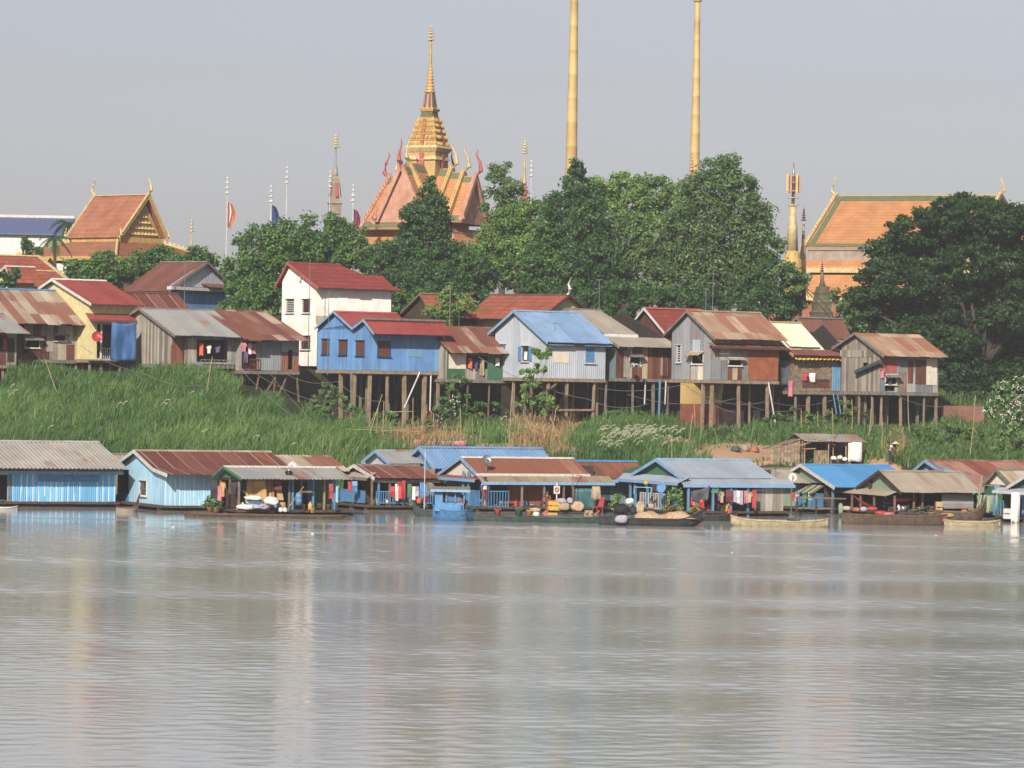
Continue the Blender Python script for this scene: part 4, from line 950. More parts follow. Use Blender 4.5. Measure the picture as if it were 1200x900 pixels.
h.gporch('r_brown', .3, h.D+.2, h.fz(530, 557, 0, 2), .5, h.fz(530, 561, 0, 2), trim='trimblue')
h.walls('w_interior', 'w_interior', gable=False, zlo=DZ, dy=1.9, rear='w_interior', far=False, x0=h.lx(600, 500, 1.9)*0, x1=h.W)
mb = MB(); h._b(mb, 'f', h.lx(596, 500, .9), DZ, h.lx(638, 500, .9), 2.25, .9, .97); mb.build('brick_red_wall', M['w_brick'], h.root).name = 'inner_wall'
mb = MB(); h._b(mb, 'g', .5, DZ, h.D-.5, 1.8, .5, .56); mb.build('side_wall', M['w_blue'], h.root)
for px, mt in ((568, 'postblue'), (613, 'greywood'), (639, 'greywood'), (662, 'wood'), (673, 'wood'), (700, 'postblue')): h.column(h.lx(px, 500, -.1), -.1, DZ, h.fz(568, 565)+.02, .1, mt)
for px, mt in ((550, 'postblue'), (556, 'postblue'), (512, 'concrete')): h.column(-.3, h.ly(px), DZ-.4, 2.2, .12 if px != 512 else .3, mt)
h.deck(-.5, h.W+.4, -.3, h.D, z=DZ)
h.rail(h.lx(570), h.lx(597), -.05, DZ, DZ+.85, 'bluepaint', .16)
h.rail(.2, h.ly(552), -.25, DZ, DZ+.85, 'bluepaint', .16, side='g')
h = FH('f8', 'floating house with plain brown roof and blue ridge between cream and green gables', 672, 598, 752, 640, [(674,560),(656,540),(640,553)], Y=210)
h.roof('r_brownplain', 'greywood', cap='bluepaint').walls('w_teal', 'w_plank', [('patch', 690, 570, 715, 595, 'teal')], zlo=DZ); h.deck(-.1, h.W, -.1, h.D)
h.porch('r_warmgrey', .5, h.W+.1, h.fz(672, 559)+.05, .9, h.fz(672, 563)+.05, trim='trimblue', name='lower_roof')
h = FH('f9', 'floating house with dark green gable and grey blue roof beside a grey board wall', 805, 605, 921, 718, [(799,560),(769,538),(738,557)])
d0 = h.prof[0][0]
h.roof('r_greyblue', 'trimblue', jag=.02, cap='trimblue', x1=[h.lx(912)]*2)
h.walls('w_interior', 'w_green', gable_lo=h.fz(770, 557, 0, 3), zlo=DZ, dy=1.8, rear='w_interior', far=False)
h.porch('r_greyblue', -.5, h.W+.3, h.prof[0][1]-.04, .45, h.fz(805, 568), d_in=max(0, d0), trim='trimblue')
h.gporch('r_greyblue', -.3, h.D+.1, h.fz(770, 557, 0, 3)+.0, .75, h.fz(770, 563, 0, 3)-.05, trim='trimblue')
mb = MB(); h._b(mb, 'f', h.lx(884), DZ, h.lx(919), h.fz(900, 570, h.lx(900)), -.05, .02); mb.build('board_wall', M['w_plank'], h.root)
mb = MB(); h._b(mb, 'g', .6, DZ, h.D-.6, 1.8, 2.6, 2.66); mb.build('side_wall', M['w_interior'], h.root)
for px in (808, 837, 858, 878): h.column(h.lx(px, 500, -.35), -.35, DZ-.5, h.fz(805, 568)+.02, .11, 'postblue')
for px in (740, 746, 760, 777, 793): h.column(-.6, h.ly(px, 500, -.6), DZ, h.fz(770, 563, 0, 3), .11, 'postblue')
h.deck(-.7, h.W, -.5, h.D, z=DZ)
h.rail(h.ly(796), h.ly(762), -.55, DZ, DZ+.85, 'whitepaint', .2, side='g')
for a, b, k in ((820, 830, 'maroon'), (838, 848, 'redcloth'), (848, 866, 'bluepaint')):
    mb = MB(); h._b(mb, 'f', h.lx(a, 500, 1), DZ, h.lx(b, 500, 1), 1.5+.3*(k != 'bluepaint'), 1.0, 1.05); mb.build('inner_panel', M[k], h.root)
h = FH('f10', 'plain grey tan roof behind the satellite dish and bright blue roof', 905, 603, 938, 866, [(908,566),(885,549),(866,562)], Y=215)
h.roof('r_warmgrey', 'greywood').walls('w_palegreen', 'w_palegreen', zlo=DZ); h.deck(-.1, h.W, -.1, h.D)
h = FH('f11', 'floating house with bright blue roof, pale green gable and striped awning', 976, 604, 1072, 912, [(978,571),(963,561),(938,544.5),(908,563)], Y=213)
h.roof('r_brightblue', 'whitepaint', jag=.02, cap='r_brightblue')
h.walls('w_interior', 'w_palegreen', gable_lo=h.fz(940, 565, 0, 3), zlo=DZ, dy=1.0, rear='w_interior', far=False)
mb = MB(); mb.sheet(h.L(-.75, 0, h.fz(945, 577, 0, 3)), (0, 1, 0), (.75, 0, .45), 1.0, h.D, .33, .05, sw=.33, jag=0); aw = mb.build('striped_awning', [M['whitepaint'], M['greenpaint']], h.root)
for p in aw.data.polygons: p.material_index = int(abs(p.center.y)/.33) % 2
h.column(.0, .05, DZ, h.zat(.1)-.1, .11, 'postblue'); h.column(-.6, h.ly(961), DZ, h.fz(945, 576, 0, 3), .1, 'postblue'); h.column(-.6, h.ly(946), DZ, h.fz(945, 576, 0, 3), .1, 'postblue')
mb = MB(); h._b(mb, 'g', .8, DZ, h.D-.8, 1.55, 1.4, 1.46); mb.build('side_wall', M['w_interior'], h.root)
h.rail(.3, h.D-1, -.5, DZ, DZ+.8, 'bluepaint', .13, side='g'); h.deck(-.6, h.W, -.4, h.D, z=DZ)
h = FH('f12', 'open floating house with tan roof, pale green gable and ragged canopy', 1053, 606, 1140, 1005, [(1056,577),(1030,552),(1004,571)])
h.roof('r_tan', 'darkwood', jag=.05, cap='r_tan')
h.walls('w_palegreen', 'w_palegreen', front=False, gable_lo=h.fz(1030, 574, 0, 2), zlo=DZ, rear='w_dark')
mb = MB(); h._b(mb, 'f', h.lx(1105), DZ+.2, h.lx(1142), h.fz(1120, 579, h.lx(1120)), -.05, .02); mb.build('board_wall', M['w_hplank'], h.root)
h.gporch('r_tan', -.2, h.D+1.2, h.fz(1030, 574, 0, 2)+.05, .9, h.fz(1030, 579, 0, 2)-.02, name='ragged_canopy')
for px in (1073, 1083): h.column(h.lx(px), .05, DZ, h.hf-.05, .1, 'wood')
for px in (1000, 1010, 1026, 1050): h.column(-.75, h.ly(px, 500, -.75), DZ, h.fz(1030, 579, 0, 2), .1, 'wood')
mb = MB(); mb.box(-.2, h.D-1.6, DZ, h.W-.2, h.D-1.5, 2.2); mb.build('inner_wall', M['w_dark'], h.root)
h.deck(-.8, h.W+.2, -.4, h.D, z=DZ)
h = FH('f13', 'long red rust roofed house with pale blue gable behind the tan roof', 1138, 600, 1262, 1067, [(1142,577),(1084,539.5),(1065,556)], Y=214.5, th=24)
h.roof('r_redrust', 'trimblue', jag=.08, cap='r_redrust').walls('w_interior', 'w_sky', zlo=DZ, gable_lo=h.fz(1085, 556, 0, h.D*.8)); h.deck(-.1, h.W, -.1, h.D)
h = FH('f14', 'small house with white gable, tan rust roof and green lower wall', 1188, 603, 1250, 1153, [(1190,572),(1168,550),(1152,568)], Y=209)
h.roof('r_rust2', 'greywood', jag=.05).walls('w_green', 'w_green', [], [('patch', 1166, 568, 1172, 576, 'w_sky')], zlo=DZ, gtop=False)
mb = MB(); q = h.prof; zz = h.fz(1170, 568, 0, 1.5); mb.prism([h.L(-.05, .1, zz), h.L(-.05, q[1][0], q[1][1]-.1), h.L(-.05, h.D-.1, zz)], (.07, 0, 0)); mb.build('gable_board', M['w_creamboard'], h.root); h.deck(-.1, h.W, -.1, h.D)
h = FH('f15', 'floating house with white skirt roof and pale curtain at the right edge', 1240, 615, 1300, 1174, [(1240,572),(1206,555),(1180,571)])
h.roof('r_greyblue', 'whitepaint').walls('w_bluefloat', 'w_green', gable_lo=h.fz(1200, 573, 0, 3), zlo=DZ, rear='w_interior')
h.gporch('r_greyblue', 0, h.D+.2, h.fz(1200, 573, 0, 3), .5, h.fz(1200, 577, 0, 3), trim='whitepaint')
h.column(-.4, h.ly(1174), DZ, h.fz(1180, 576, 0, 5), .1, 'postblue')
mb = MB(); h._b(mb, 'g', 0, DZ, h.ly(1192), 2.3, .4, .46); mb.build('side_wall', M['w_blue'], h.root)
h.rail(h.D-.1, h.ly(1184), -.35, DZ, DZ+.8, 'bluepaint', .2, side='g'); h.deck(-.5, h.W, -.3, h.D, z=DZ)
h = FH('f1b', 'small grey roof and brick pillar between the two blue floating houses', 140, 590, 175, 120, [(142,545),(132,532),(121,542)], Y=212)
h.roof('r_warmgrey', 'greywood').walls('w_plank', 'w_plank', zlo=DZ); h.deck(-.1, h.W, -.1, h.D)
# ------------------------------------------------------------------ trees
M['lf_dark'] = leafmat('dark_leaves', (0.017, 0.049, 0.018, 1), (0.040, 0.100, 0.031, 1), (0.083, 0.160, 0.048, 1))
M['lf_mid'] = leafmat('mid_leaves', (0.024, 0.064, 0.018, 1), (0.059, 0.138, 0.034, 1), (0.124, 0.230, 0.057, 1))
M['lf_light'] = leafmat('light_leaves', (0.046, 0.100, 0.021, 1), (0.115, 0.210, 0.047, 1), (0.221, 0.326, 0.098, 1))
M['lf_grey'] = leafmat('grey_green_leaves', (0.038, 0.077, 0.028, 1), (0.088, 0.156, 0.053, 1), (0.171, 0.256, 0.092, 1))
M['lf_rain'] = leafmat('rain_tree_leaves', (.008, .026, .008, 1), (.020, .052, .013, 1), (.040, .088, .022, 1))
M['flower'] = plain('white_blossom', (.52, .51, .43, 1), .7, .2)
GT = 'trees behind the stilt houses'
def cone(px, top, bot, w, n, seed, taper=.15):
    rg = random.Random(seed); out = []
    for i in range(n):
        t = (i+.5)/n; y = top+(bot-top)*t; hw = w*(taper+(1-taper)*min(1, t*1.15))
        if i == 0: out.append((px, y, hw*.6, (bot-top)/n*1.1))
        else:
            for k in range(2 if hw > 14 else 1):
                out.append((px+rg.uniform(-.5, .5)*hw+((k*2-1)*hw*.4 if hw > 14 else 0), y+rg.uniform(-3, 3), hw*.72, (bot-top)/n*1.05, rg.uniform(-1.2, 1.2)))
    return out
def T(n, l, c, lobes, *a, **k): return tree(n, l, c, _grow(lobes, 1.13) if n != 'rain_tree' else lobes, *a, **k)
T('broadleaf_tree', 'low wide tree hiding the foot of the brown temple roof', 'tree', [(95,318,22,16),(130,312,26,16),(165,308,26,15),(195,304,22,13),(225,300,18,12),(150,328,40,14),(110,332,25,12),(240,312,18,14),(205,318,24,14)], 288, 'lf_mid', seed=21, group=GT)
T('broadleaf_tree', 'round mango tree left of the white house with pale fruit stalks', 'tree', [(305,292,28,26),(335,285,30,26),(285,318,24,22),(318,322,30,30),(270,335,18,16),(345,312,26,24),(300,350,26,24),(325,368,20,20)], 276, 'lf_mid', seed=22, group=GT, tint0=.5)
T('broadleaf_tree', 'small leafy tree in front of the white house left corner', 'tree', [(285,352,22,20),(305,348,20,22),(270,368,16,14),(312,372,16,16),(296,374,20,14)], 263, 'lf_mid', leaf=.16, seed=23, group=GT, tint0=.62)
T('broadleaf_tree', 'rounded tree beside the stone spire', 'tree', [(380,270,26,20),(405,282,26,22),(360,290,22,20),(425,300,22,18),(385,300,34,22),(440,312,16,16),(350,305,18,16)], 284, 'lf_mid', seed=24, group=GT, tint0=.55)
T('conical_tree', 'dense conical tree in front of the middle temple', 'tree', cone(505, 213, 375, 70, 10, 3, .04), 279, 'lf_dark', seed=25, nper=62, dens=9, group=GT, tint0=.5)
T('broadleaf_tree', 'dark bushy tree between the white house and the conical tree', 'tree', [(455,310,24,24),(465,338,28,22),(440,345,20,20),(480,355,30,18)], 281, 'lf_dark', seed=26, group=GT)
T('tall_tree', 'tall loose topped tree right of the middle temple', 'tree', [(589,198,12,14),(585,219,17,16),(598,226,17,16),(584,250,17,22),(604,255,19,20),(588,285,24,26)], 296, 'lf_grey', seed=27, dens=5, group=GT, tint0=.5)
T('broadleaf_tree', 'yellow green tree below the slim golden spire', 'tree', [(620,252,26,18),(600,270,28,22),(630,280,26,24),(575,300,30,26),(610,310,32,28),(640,320,24,28),(560,325,24,22)], 286, 'lf_light', seed=28, group=GT, tint0=.42)
T('conical_tree', 'dark tapering tree in front of the left yellow pillar', 'tree', cone(676, 200, 358, 44, 8, 5, .3), 279, 'lf_dark', seed=29, nper=62, dens=9, group=GT, tint0=.48)
T('conical_tree', 'dark green tree leaning against the tapering tree', 'tree', cone(640, 250, 362, 34, 5, 6, .35), 277, 'lf_mid', seed=30, group=GT, tint0=.35)
T('broadleaf_tree', 'pale green broad crowned tree between the two yellow pillars', 'tree', [(708,220,24,15),(735,219,24,14),(762,222,24,15),(795,228,18,15),(725,245,36,24),(770,250,34,22),(800,252,18,16)], 302, 'lf_light', seed=31, group=GT, tint0=.55)
T('broadleaf_tree', 'grey green thin leaved tree in the middle of the grove', 'tree', [(735,280,34,26),(768,285,32,28),(745,318,40,30),(705,330,30,28),(785,325,30,30),(720,300,26,24)], 281, 'lf_grey', seed=32, group=GT, tint0=.5)
T('broadleaf_tree', 'tall dark round topped tree in front of the right yellow pillar', 'tree', [(848,203,24,20),(830,225,28,24),(862,222,26,22),(820,255,34,28),(868,250,32,26),(808,290,34,32),(850,285,38,34),(888,285,26,30),(800,330,34,34),(845,330,40,34),(880,320,28,28)], 279, 'lf_grey', seed=33, dens=7, nper=60, group=GT, tint0=.36)
T('broadleaf_tree', 'lower dark tree left of the golden tower base', 'tree', [(905,325,26,22),(925,342,20,22),(890,345,24,24),(915,362,26,18),(880,365,24,18)], 270, 'lf_dark', seed=34, group=GT, tint0=.5)
T('broadleaf_tree', 'dark hedge of young trees behind the maroon gable', 'tree', [(700,360,24,16),(730,352,26,18),(765,352,24,14),(795,352,24,18),(670,350,22,18),(830,356,26,16)], 272, 'lf_dark', seed=35, group=GT, tint0=.42)
T('broadleaf_tree', 'creeper covered bush beside the weathered tile roof', 'tree', [(530,350,14,12),(545,360,12,9),(512,364,14,9),(528,372,14,8)], 257.5, 'lf_light', leaf=.14, seed=36, group=GT, trunk=.1)
T('broadleaf_tree', 'dark bush behind the blue house roof', 'tree', [(470,358,24,14),(495,352,20,14),(450,365,16,14)], 266, 'lf_mid', seed=37, group=GT, trunk=.15, tint0=.4)
T('broadleaf_tree', 'small bush against the tiled house at the left edge', 'tree', [(12,324,11,10),(5,332,9,8)], 264, 'lf_dark', leaf=.14, seed=38, group=GT, trunk=.1)
# rain tree: flat layered pads
rg = random.Random(77); lob = []
for x, y, w in ((1100,248,46),(1140,243,50),(1180,252,46),(1070,268,44),(1110,275,60),(1160,278,60),(1205,270,50),(1045,295,40),(1085,300,56),(1135,306,64),(1190,304,60),(1030,322,36),(1065,330,50),(1110,336,64),(1165,338,64),(1215,335,50),(1012,348,30),(1045,356,44),(1090,366,56),(1140,370,64),(1195,370,60),(1015,375,26),(1060,388,44),(1105,396,56),(1155,402,60),(1205,402,50),(1125,424,44),(1170,430,46),(1210,432,40),(1003,352,26),(998,374,26),(1006,396,30),(1030,410,36),(1062,420,36),(1090,436,36)):
    lob.append((x+rg.uniform(-5, 5), y+5, w*.74, 21, rg.uniform(-3, 3)))
T('rain_tree', 'huge dark spreading rain tree at the right with layered crown', 'tree', lob, 272, 'lf_rain', leaf=.155, nper=72, dens=7.5, depth=1.2, flat=.5, seed=40, trunk=.4, group=None, cr=(.55, 1.0), base=(1150, 430), tint0=.5, tvar=.22)
T('broadleaf_tree', 'thin twiggy shrub left of the rain tree over the temple wall', 'tree', [(925,318,14,12),(938,330,12,12),(990,372,16,18),(1000,392,16,14),(985,350,10,10)], 268, 'lf_grey', leaf=.15, seed=41, dens=3, group=GT, trunk=.12)
# undergrowth under the rain tree; its dark leaf colour stands in for shade
T('broadleaf_tree', 'shaded thicket on the slope under the rain tree', 'bush', [(1125,466,26,13),(1160,466,30,14),(1195,474,26,14),(1120,448,20,13),(1145,444,30,14),(1180,448,28,16),(1205,455,20,16)], 255, 'lf_rain', leaf=.18, seed=42, trunk=.1, tint0=.3)
# bushes on the bank
def bush(name, label, lobes, foot, mat, leaf=.12, nper=30, dens=8, seed=0, tint0=.5, cr=(.22, .4), trunk=.06, Y=None, flower=0, cat='bush', flat=.8):
    g = G(*foot); Y = Y or g.y
    t_ = tree(name, label, cat, lobes, Y, mat, leaf, nper, dens, .8, seed, flat, trunk, None, cr, tint0, .18, base=foot)
    if flower:
        cs, rs = crown_clumps(lobes, Y-.3, .8, dens, seed+50, cr); rg = np.random.default_rng(seed)
        k = rg.choice(len(cs), min(len(cs), flower), False); vs = []
        mb = MB()
        for c in cs[k]:
            for _ in range(5): mb.blob(Vector(c)+Vector(rg.normal(0, .09, 3))-t_.location, rg.uniform(.03, .055), 5)
        mb.build('blossom', M['flower'], t_)
    return t_
bush('feathery_bush', 'feathery grey green bush below the left end of the blue house', [(387,452,10,12),(378,466,14,9),(396,468,16,9),(385,479,20,8),(405,476,12,7),(370,478,9,6)], (388,490), 'lf_grey', .13, nper=40, dens=12, seed=51, flat=.5, tint0=.6, Y=237.5)
bush('vine_bush', 'dense green bush under the right end of the blue house', [(535,452,18,14),(525,470,20,14),(545,475,18,16),(518,486,14,12),(540,490,20,10)], (533,497), 'lf_mid', .13, seed=52, Y=239.5, flower=9, tint0=.45)
bush('broadleaf_sapling', 'young papaya like tree with open branches in front of the pale grey house', [(617,438,10,7),(634,432,8,5),(622,455,16,10),(612,468,14,10),(640,466,10,9),(648,475,8,6),(628,478,14,8),(637,418,4,4),(642,412,4,3),(628,412,4,3)], (622,492), 'lf_light', .16, seed=53, tint0=.5, dens=8, cat='tree', Y=239)
bush('vine_bush', 'green shrub in front of the rusty shack thin stilts', [(300,478,12,8),(318,486,14,8),(338,490,14,8)], (320,498), 'lf_mid', .13, seed=61, Y=238)
bush('vine_bush', 'leafy shrub between the blue house posts', [(445,484,12,8),(458,490,12,7)], (452,500), 'lf_mid', .13, seed=62, Y=239)
bush('vine_bush', 'shrub below the end of the dark rust striped house', [(705,494,14,8),(722,488,12,9),(738,496,12,7)], (720,506), 'lf_mid', .13, seed=63, Y=239)
bush('vine_bush', 'weedy shrub below the cream roofed house posts', [(925,484,14,9),(942,490,14,8),(905,492,12,7)], (925,502), 'lf_mid', .13, seed=64, Y=239)
bush('flowering_bush', 'round bush with white blossoms at the right edge', [(1180,462,22,16),(1195,455,18,14),(1170,478,18,14),(1190,488,22,18),(1205,475,16,20)], (1190,508), 'lf_mid', .13, seed=54, flower=110, tint0=.6, Y=238)
bush('grey_bush', 'pale grey green bush below the white blossom bush', [(1185,512,22,14),(1200,505,14,14),(1170,520,14,9),(1195,525,18,10)], (1190,535), 'lf_grey', .13, seed=55, tint0=.7)
bush('vine_bush', 'low creeper mound beside the end post of the cream roofed house', [(990,478,14,9),(1000,486,16,8),(975,488,12,7),(960,494,12,6)], (990,500), 'weeds', .12, seed=56)
bush('vine_bush', 'potted looking shrub at the corner post of the tan roofed shack', [(1083,450,8,6),(1085,460,6,5)], (1084,490), 'lf_mid', .1, seed=57)
bush('vine_bush', 'low weeds mound on the slope below the red brick wall', [(1125,500,20,10),(1105,512,18,9),(1145,515,20,9),(1085,505,16,9)], (1120,525), 'weeds', .13, seed=58)
bush('vine_bush', 'creeper clump at the foot of the yellow underfloor wall', [(770,497,14,8),(755,490,14,9),(785,505,12,6)], (770,508), 'weeds', .12, seed=59)
bush('vine_bush', 'green scrub between the rusty shack and the pale grey house', [(575,478,14,9),(560,490,16,10),(590,488,14,9),(500,500,16,8)], (570,502), 'weeds', .12, seed=60)
def palm(name, label, px, py, Y, r, n, seed, group=None):
    rg = random.Random(seed); c = P(px, py, Y); gzv = gz(c.x, Y); root = thing(name, label, 'palm', (c.x, Y, gzv), 0, group); hh = c.z-gzv
    mb = MB(); mb.tube([(0, 0, -.2), (.15, 0, hh*.5), (0, 0, hh)], [.2, .16, .12], 8); mb.build('trunk', M['bark'], root, True)
    for i in range(n):
        a = 2*math.pi*i/n+rg.uniform(-.2, .2); e = rg.uniform(.0, .9); mb = MB(); pts = []
        for j in range(7):
            t_ = j/6; pts.append(Vector((math.cos(a)*r*t_, math.sin(a)*r*t_, hh+r*(e*t_-1.0*t_*t_))))
        for p, q in zip(pts, pts[1:]):
            side = (q-p).cross(Vector((0, 0, 1))).normalized()
            for k in range(3):
                o = p.lerp(q, k/3); l = r*.28*(1-abs(2*(pts.index(p)+k/3)/6-1)**2*.7)
                for sg in (-1, 1): mb.add([o, o+(q-p)*.28, o+side*sg*l+(q-p)*.5-Vector((0, 0, l*.45))], [(0, 1, 2)])
            mb.bar(p, q, .035)
        mb.build('frond', M['lf_mid'], root, recalc=False)
palm('sugar_palm', 'palm tree behind the left side of the brown temple roof', 80, 262, 330, 1.7, 13, 1)
palm('sugar_palm', 'low palm crown beside the temple eave at the left', 64, 280, 312, 1.5, 12, 2)
tree('broadleaf_tree', 'small dark tree in front of the white warehouse', 'tree', [(30,284,6,6),(33,292,5,5),(44,296,4,4)], 300, 'lf_dark', .18, 30, 5, .9, 43, .8, .1)
# ------------------------------------------------------------------ temples and towers
def horn(mb, p, L, fwd, w=.16):
    p = Vector(p); f = Vector(fwd).normalized()
    mb.tube([p, p+f*L*.22+Vector((0, 0, L*.22)), p+f*L*.16+Vector((0, 0, L*.55)), p+f*L*.02+Vector((0, 0, L*.8)), p+f*L*.08+Vector((0, 0, L))], [w, w*1.1, w*.7, w*.4, .02], 6)
def flames(mb, a, b, n, h=.28, w=.1):
    a, b = Vector(a), Vector(b)
    for i in range(n):
        p = a.lerp(b, (i+.5)/n); d = (b-a).normalized()
        s_ = d.cross(Vector((0, 0, 1))); s_ = (s_ if s_.length > .01 else Vector((1, 0, 0))).normalized()*w*.5
        k = (b-a).length/n*.35
        mb.add([p-d*k-s_, p+d*k-s_, p+d*k+s_, p-d*k+s_, p+Vector((0, 0, h))+d*k*.3], [(0,1,2,3),(0,4,1),(1,4,2),(2,4,3),(3,4,0)])
# left temple
h = House('temple', 'temple hall with brown tiled steep roof and golden gable at the left', 'temple', 140, 300, 84, 194, [(140,278),(174,228),(196,280)], Y=322, th=40, m=-1, og=.35, z0=9.6)
h.roof('r_temple', 'gold', pitch=0, cap='goldpale', bw=.35, jag=0)
mb = MB(); q = h.prof; zb = q[0][1]; mb.prism([h.L(.1, q[0][0]+.4, zb+.1), h.L(.1, q[1][0], q[1][1]-.6), h.L(.1, q[2][0]-.4, q[2][1]+.1)], (-.2, 0, 0)); mb.build('pediment', M['gold'], h.root)
mb = MB()
for i in range(7):
    for j in range(12-i*2):
        yy = q[0][0]+1.0+(i*.42)+j*.42
        if yy < q[2][0]-.8-(i*.42): mb.lathe([(.17, 0), (.1, .1), (.02, .2)], 6, h.L(.02, yy, zb+.35+i*.5))
mb.build('pediment_carving', M['goldpale'], h.root)
for a, b in ((q[0], q[1]), (q[2], q[1])):
    for l_ in (-.4, h.W+.35):
        mb = MB(); mb.bar(h.L(l_, a[0], a[1]+.08), h.L(l_, b[0], b[1]+.08), .12, .08); flames(mb, h.L(l_, a[0], a[1]+.1), h.L(l_, b[0], b[1]+.1), 16, .34, .16); mb.build('flame_trim', M['goldpale'], h.root)
mb = MB(); horn(mb, h.L(-.35, q[1][0], q[1][1]), 1.7, (h.m*-1, 0, 0)); mb.build('horn_finial', M['goldpale'], h.root)
mb = MB(); horn(mb, h.L(h.W+.35, q[1][0], q[1][1]), 1.7, (h.m*1, 0, 0)); mb.build('horn_finial', M['goldpale'], h.root)
for d, z in (q[0], q[2]):
    for l, f in ((-.4, -1), (h.W+.3, 1)):
        mb = MB(); horn(mb, h.L(l, d, z), .9, (h.m*f, 0, 0), .12); mb.build('corner_finial', M['goldpale'], h.root)
# skirt roof
z2 = zb-.35; z3 = h.fz(140, 301); out = 3.3; W, D = h.W, h.D
def skirt_roof(h, z2, z3, out, mat, d0, d1, l0, l1, name='skirt_roof'):
    A = [h.L(l0, d0, z2), h.L(l1, d0, z2), h.L(l1, d1, z2), h.L(l0, d1, z2)]; B = [h.L(l0-out, d0-out, z3), h.L(l1+out, d0-out, z3), h.L(l1+out, d1+out, z3), h.L(l0-out, d1+out, z3)]
    for i in range(4):
        j = (i+1) % 4; mb = MB(); mb.prism([A[i], A[j], B[j], B[i]], (0, 0, -.1)); mb.build(name, M[mat[i % 2] if isinstance(mat, (list, tuple)) else mat], h.root)
    for i in range(4):
        mb = MB(); a, b = Vector(B[i])+Vector((0, 0, .1)), Vector(A[i])+Vector((0, 0, .1)); mb.bar(a, b, .22); flames(mb, a, b, 12, .35, .14); mb.build('hip_ridge', M['goldpale'], h.root)
    mb = MB()
    for i in range(4): mb.bar(Vector(B[i])-Vector((0, 0, .25)), Vector(B[(i+1) % 4])-Vector((0, 0, .25)), .16, .4)
    mb.build('eave_board', M['gold'], h.root)
M['r_templ_d'] = tiles('temple_diamond_tile', C(176,86,52,K), C(150,100,58,K), w=.5, h=.5, mort=C(150,84,52,K), ax='z')
skirt_roof(h, z2, z3, out, ['r_temple', 'r_templ_d'], q[0][0]+.1, q[2][0]-.1, 0, W)
mb = MB(); a, b = h.L(0, 0, 0)[0], h.L(W, 0, 0)[0]; mb.box(min(a, b), q[0][0]+.2, z2-.3, max(a, b), q[2][0]-.2, z2+.45); mb.build('frieze', M['gold'], h.root)
mb = MB(); mb.box(min(a, b)+.3, .6, -1, max(a, b)-.3, D-.6, z3+.2); mb.build('wall', M['yellowpaint'], h.root)
# right temple
h = House('temple', 'long temple hall with bright orange roof and green border at the right', 'temple', 1140, 300, 952, 1208, [(1138,292),(1172,229),(1210,292)], Y=335, th=24, m=-1, og=.3, z0=9.2)
q = h.prof; W, D = h.W, h.D
h.roof('r_templeor', 'goldpale', pitch=0, cap='gold', bw=.3, jag=0)
(d0, z0), (d1, z1), (d2, z2_) = q; sl = Vector((0, d1-d0, z1-z0)); nn = Vector((0, -(z1-z0), d1-d0)).normalized()*.03
def slope_quad(f0, f1, l0, l1, mat, name='roof_border', off=.03):
    n_ = Vector((0, -(z1-z0), d1-d0)).normalized()*off
    p = lambda l, f: Vector(h.L(l, d0+(d1-d0)*f, z0+(z1-z0)*f))+n_
    mb = MB(); mb.prism([p(l0, f0), p(l1, f0), p(l1, f1), p(l0, f1)], n_*.8); mb.build(name, M[mat], h.root)
e0, e1 = -.3, W+.3
slope_quad(.90, .98, e0+.05, e1-.05, 'r_green'); slope_quad(.03, .09, e0+.05, e1-.05, 'r_green'); slope_quad(.09, .90, e1-.8, e1-.3, 'r_green'); slope_quad(.09, .90, e0+.3, e0+.8, 'r_green')
for l in (e0, e1):
    for a in (q[0], q[2]): mb = MB(); mb.bar(h.L(l, a[0], a[1]+.1), h.L(l, d1, z1+.1), .3, .35); flames(mb, h.L(l, a[0], a[1]+.25), h.L(l, d1, z1+.25), 18, .3, .15); mb.build('flame_trim', M['goldpale'], h.root)
for l, f in ((e0, -1), (e1, 1)):
    mb = MB(); horn(mb, h.L(l, d1, z1), 1.9, (h.m*f, 0, 0)); mb.build('horn_finial', M['goldpale'], h.root)
    for a in (q[0], q[2]): mb = MB(); horn(mb, h.L(l, a[0], a[1]), 1.1, (h.m*f, 0, 0)); mb.build('corner_finial', M['goldpale'], h.root)
mb = MB(); mb.prism([h.L(.1, d0+.5, z0), h.L(.1, d1, z1-.8), h.L(.1, d2-.5, z0)], (-.2, 0, 0)); mb.build('pediment', M['gold'], h.root)
a, b = h.L(0, 0, 0)[0], h.L(W, 0, 0)[0]; a, b = min(a, b), max(a, b)
zz = z0-.2
mb = MB(); mb.box(a, d0+.3, zz-.9, b, d2-.3, zz+.1); mb.build('frieze', M['stone'], h.root)
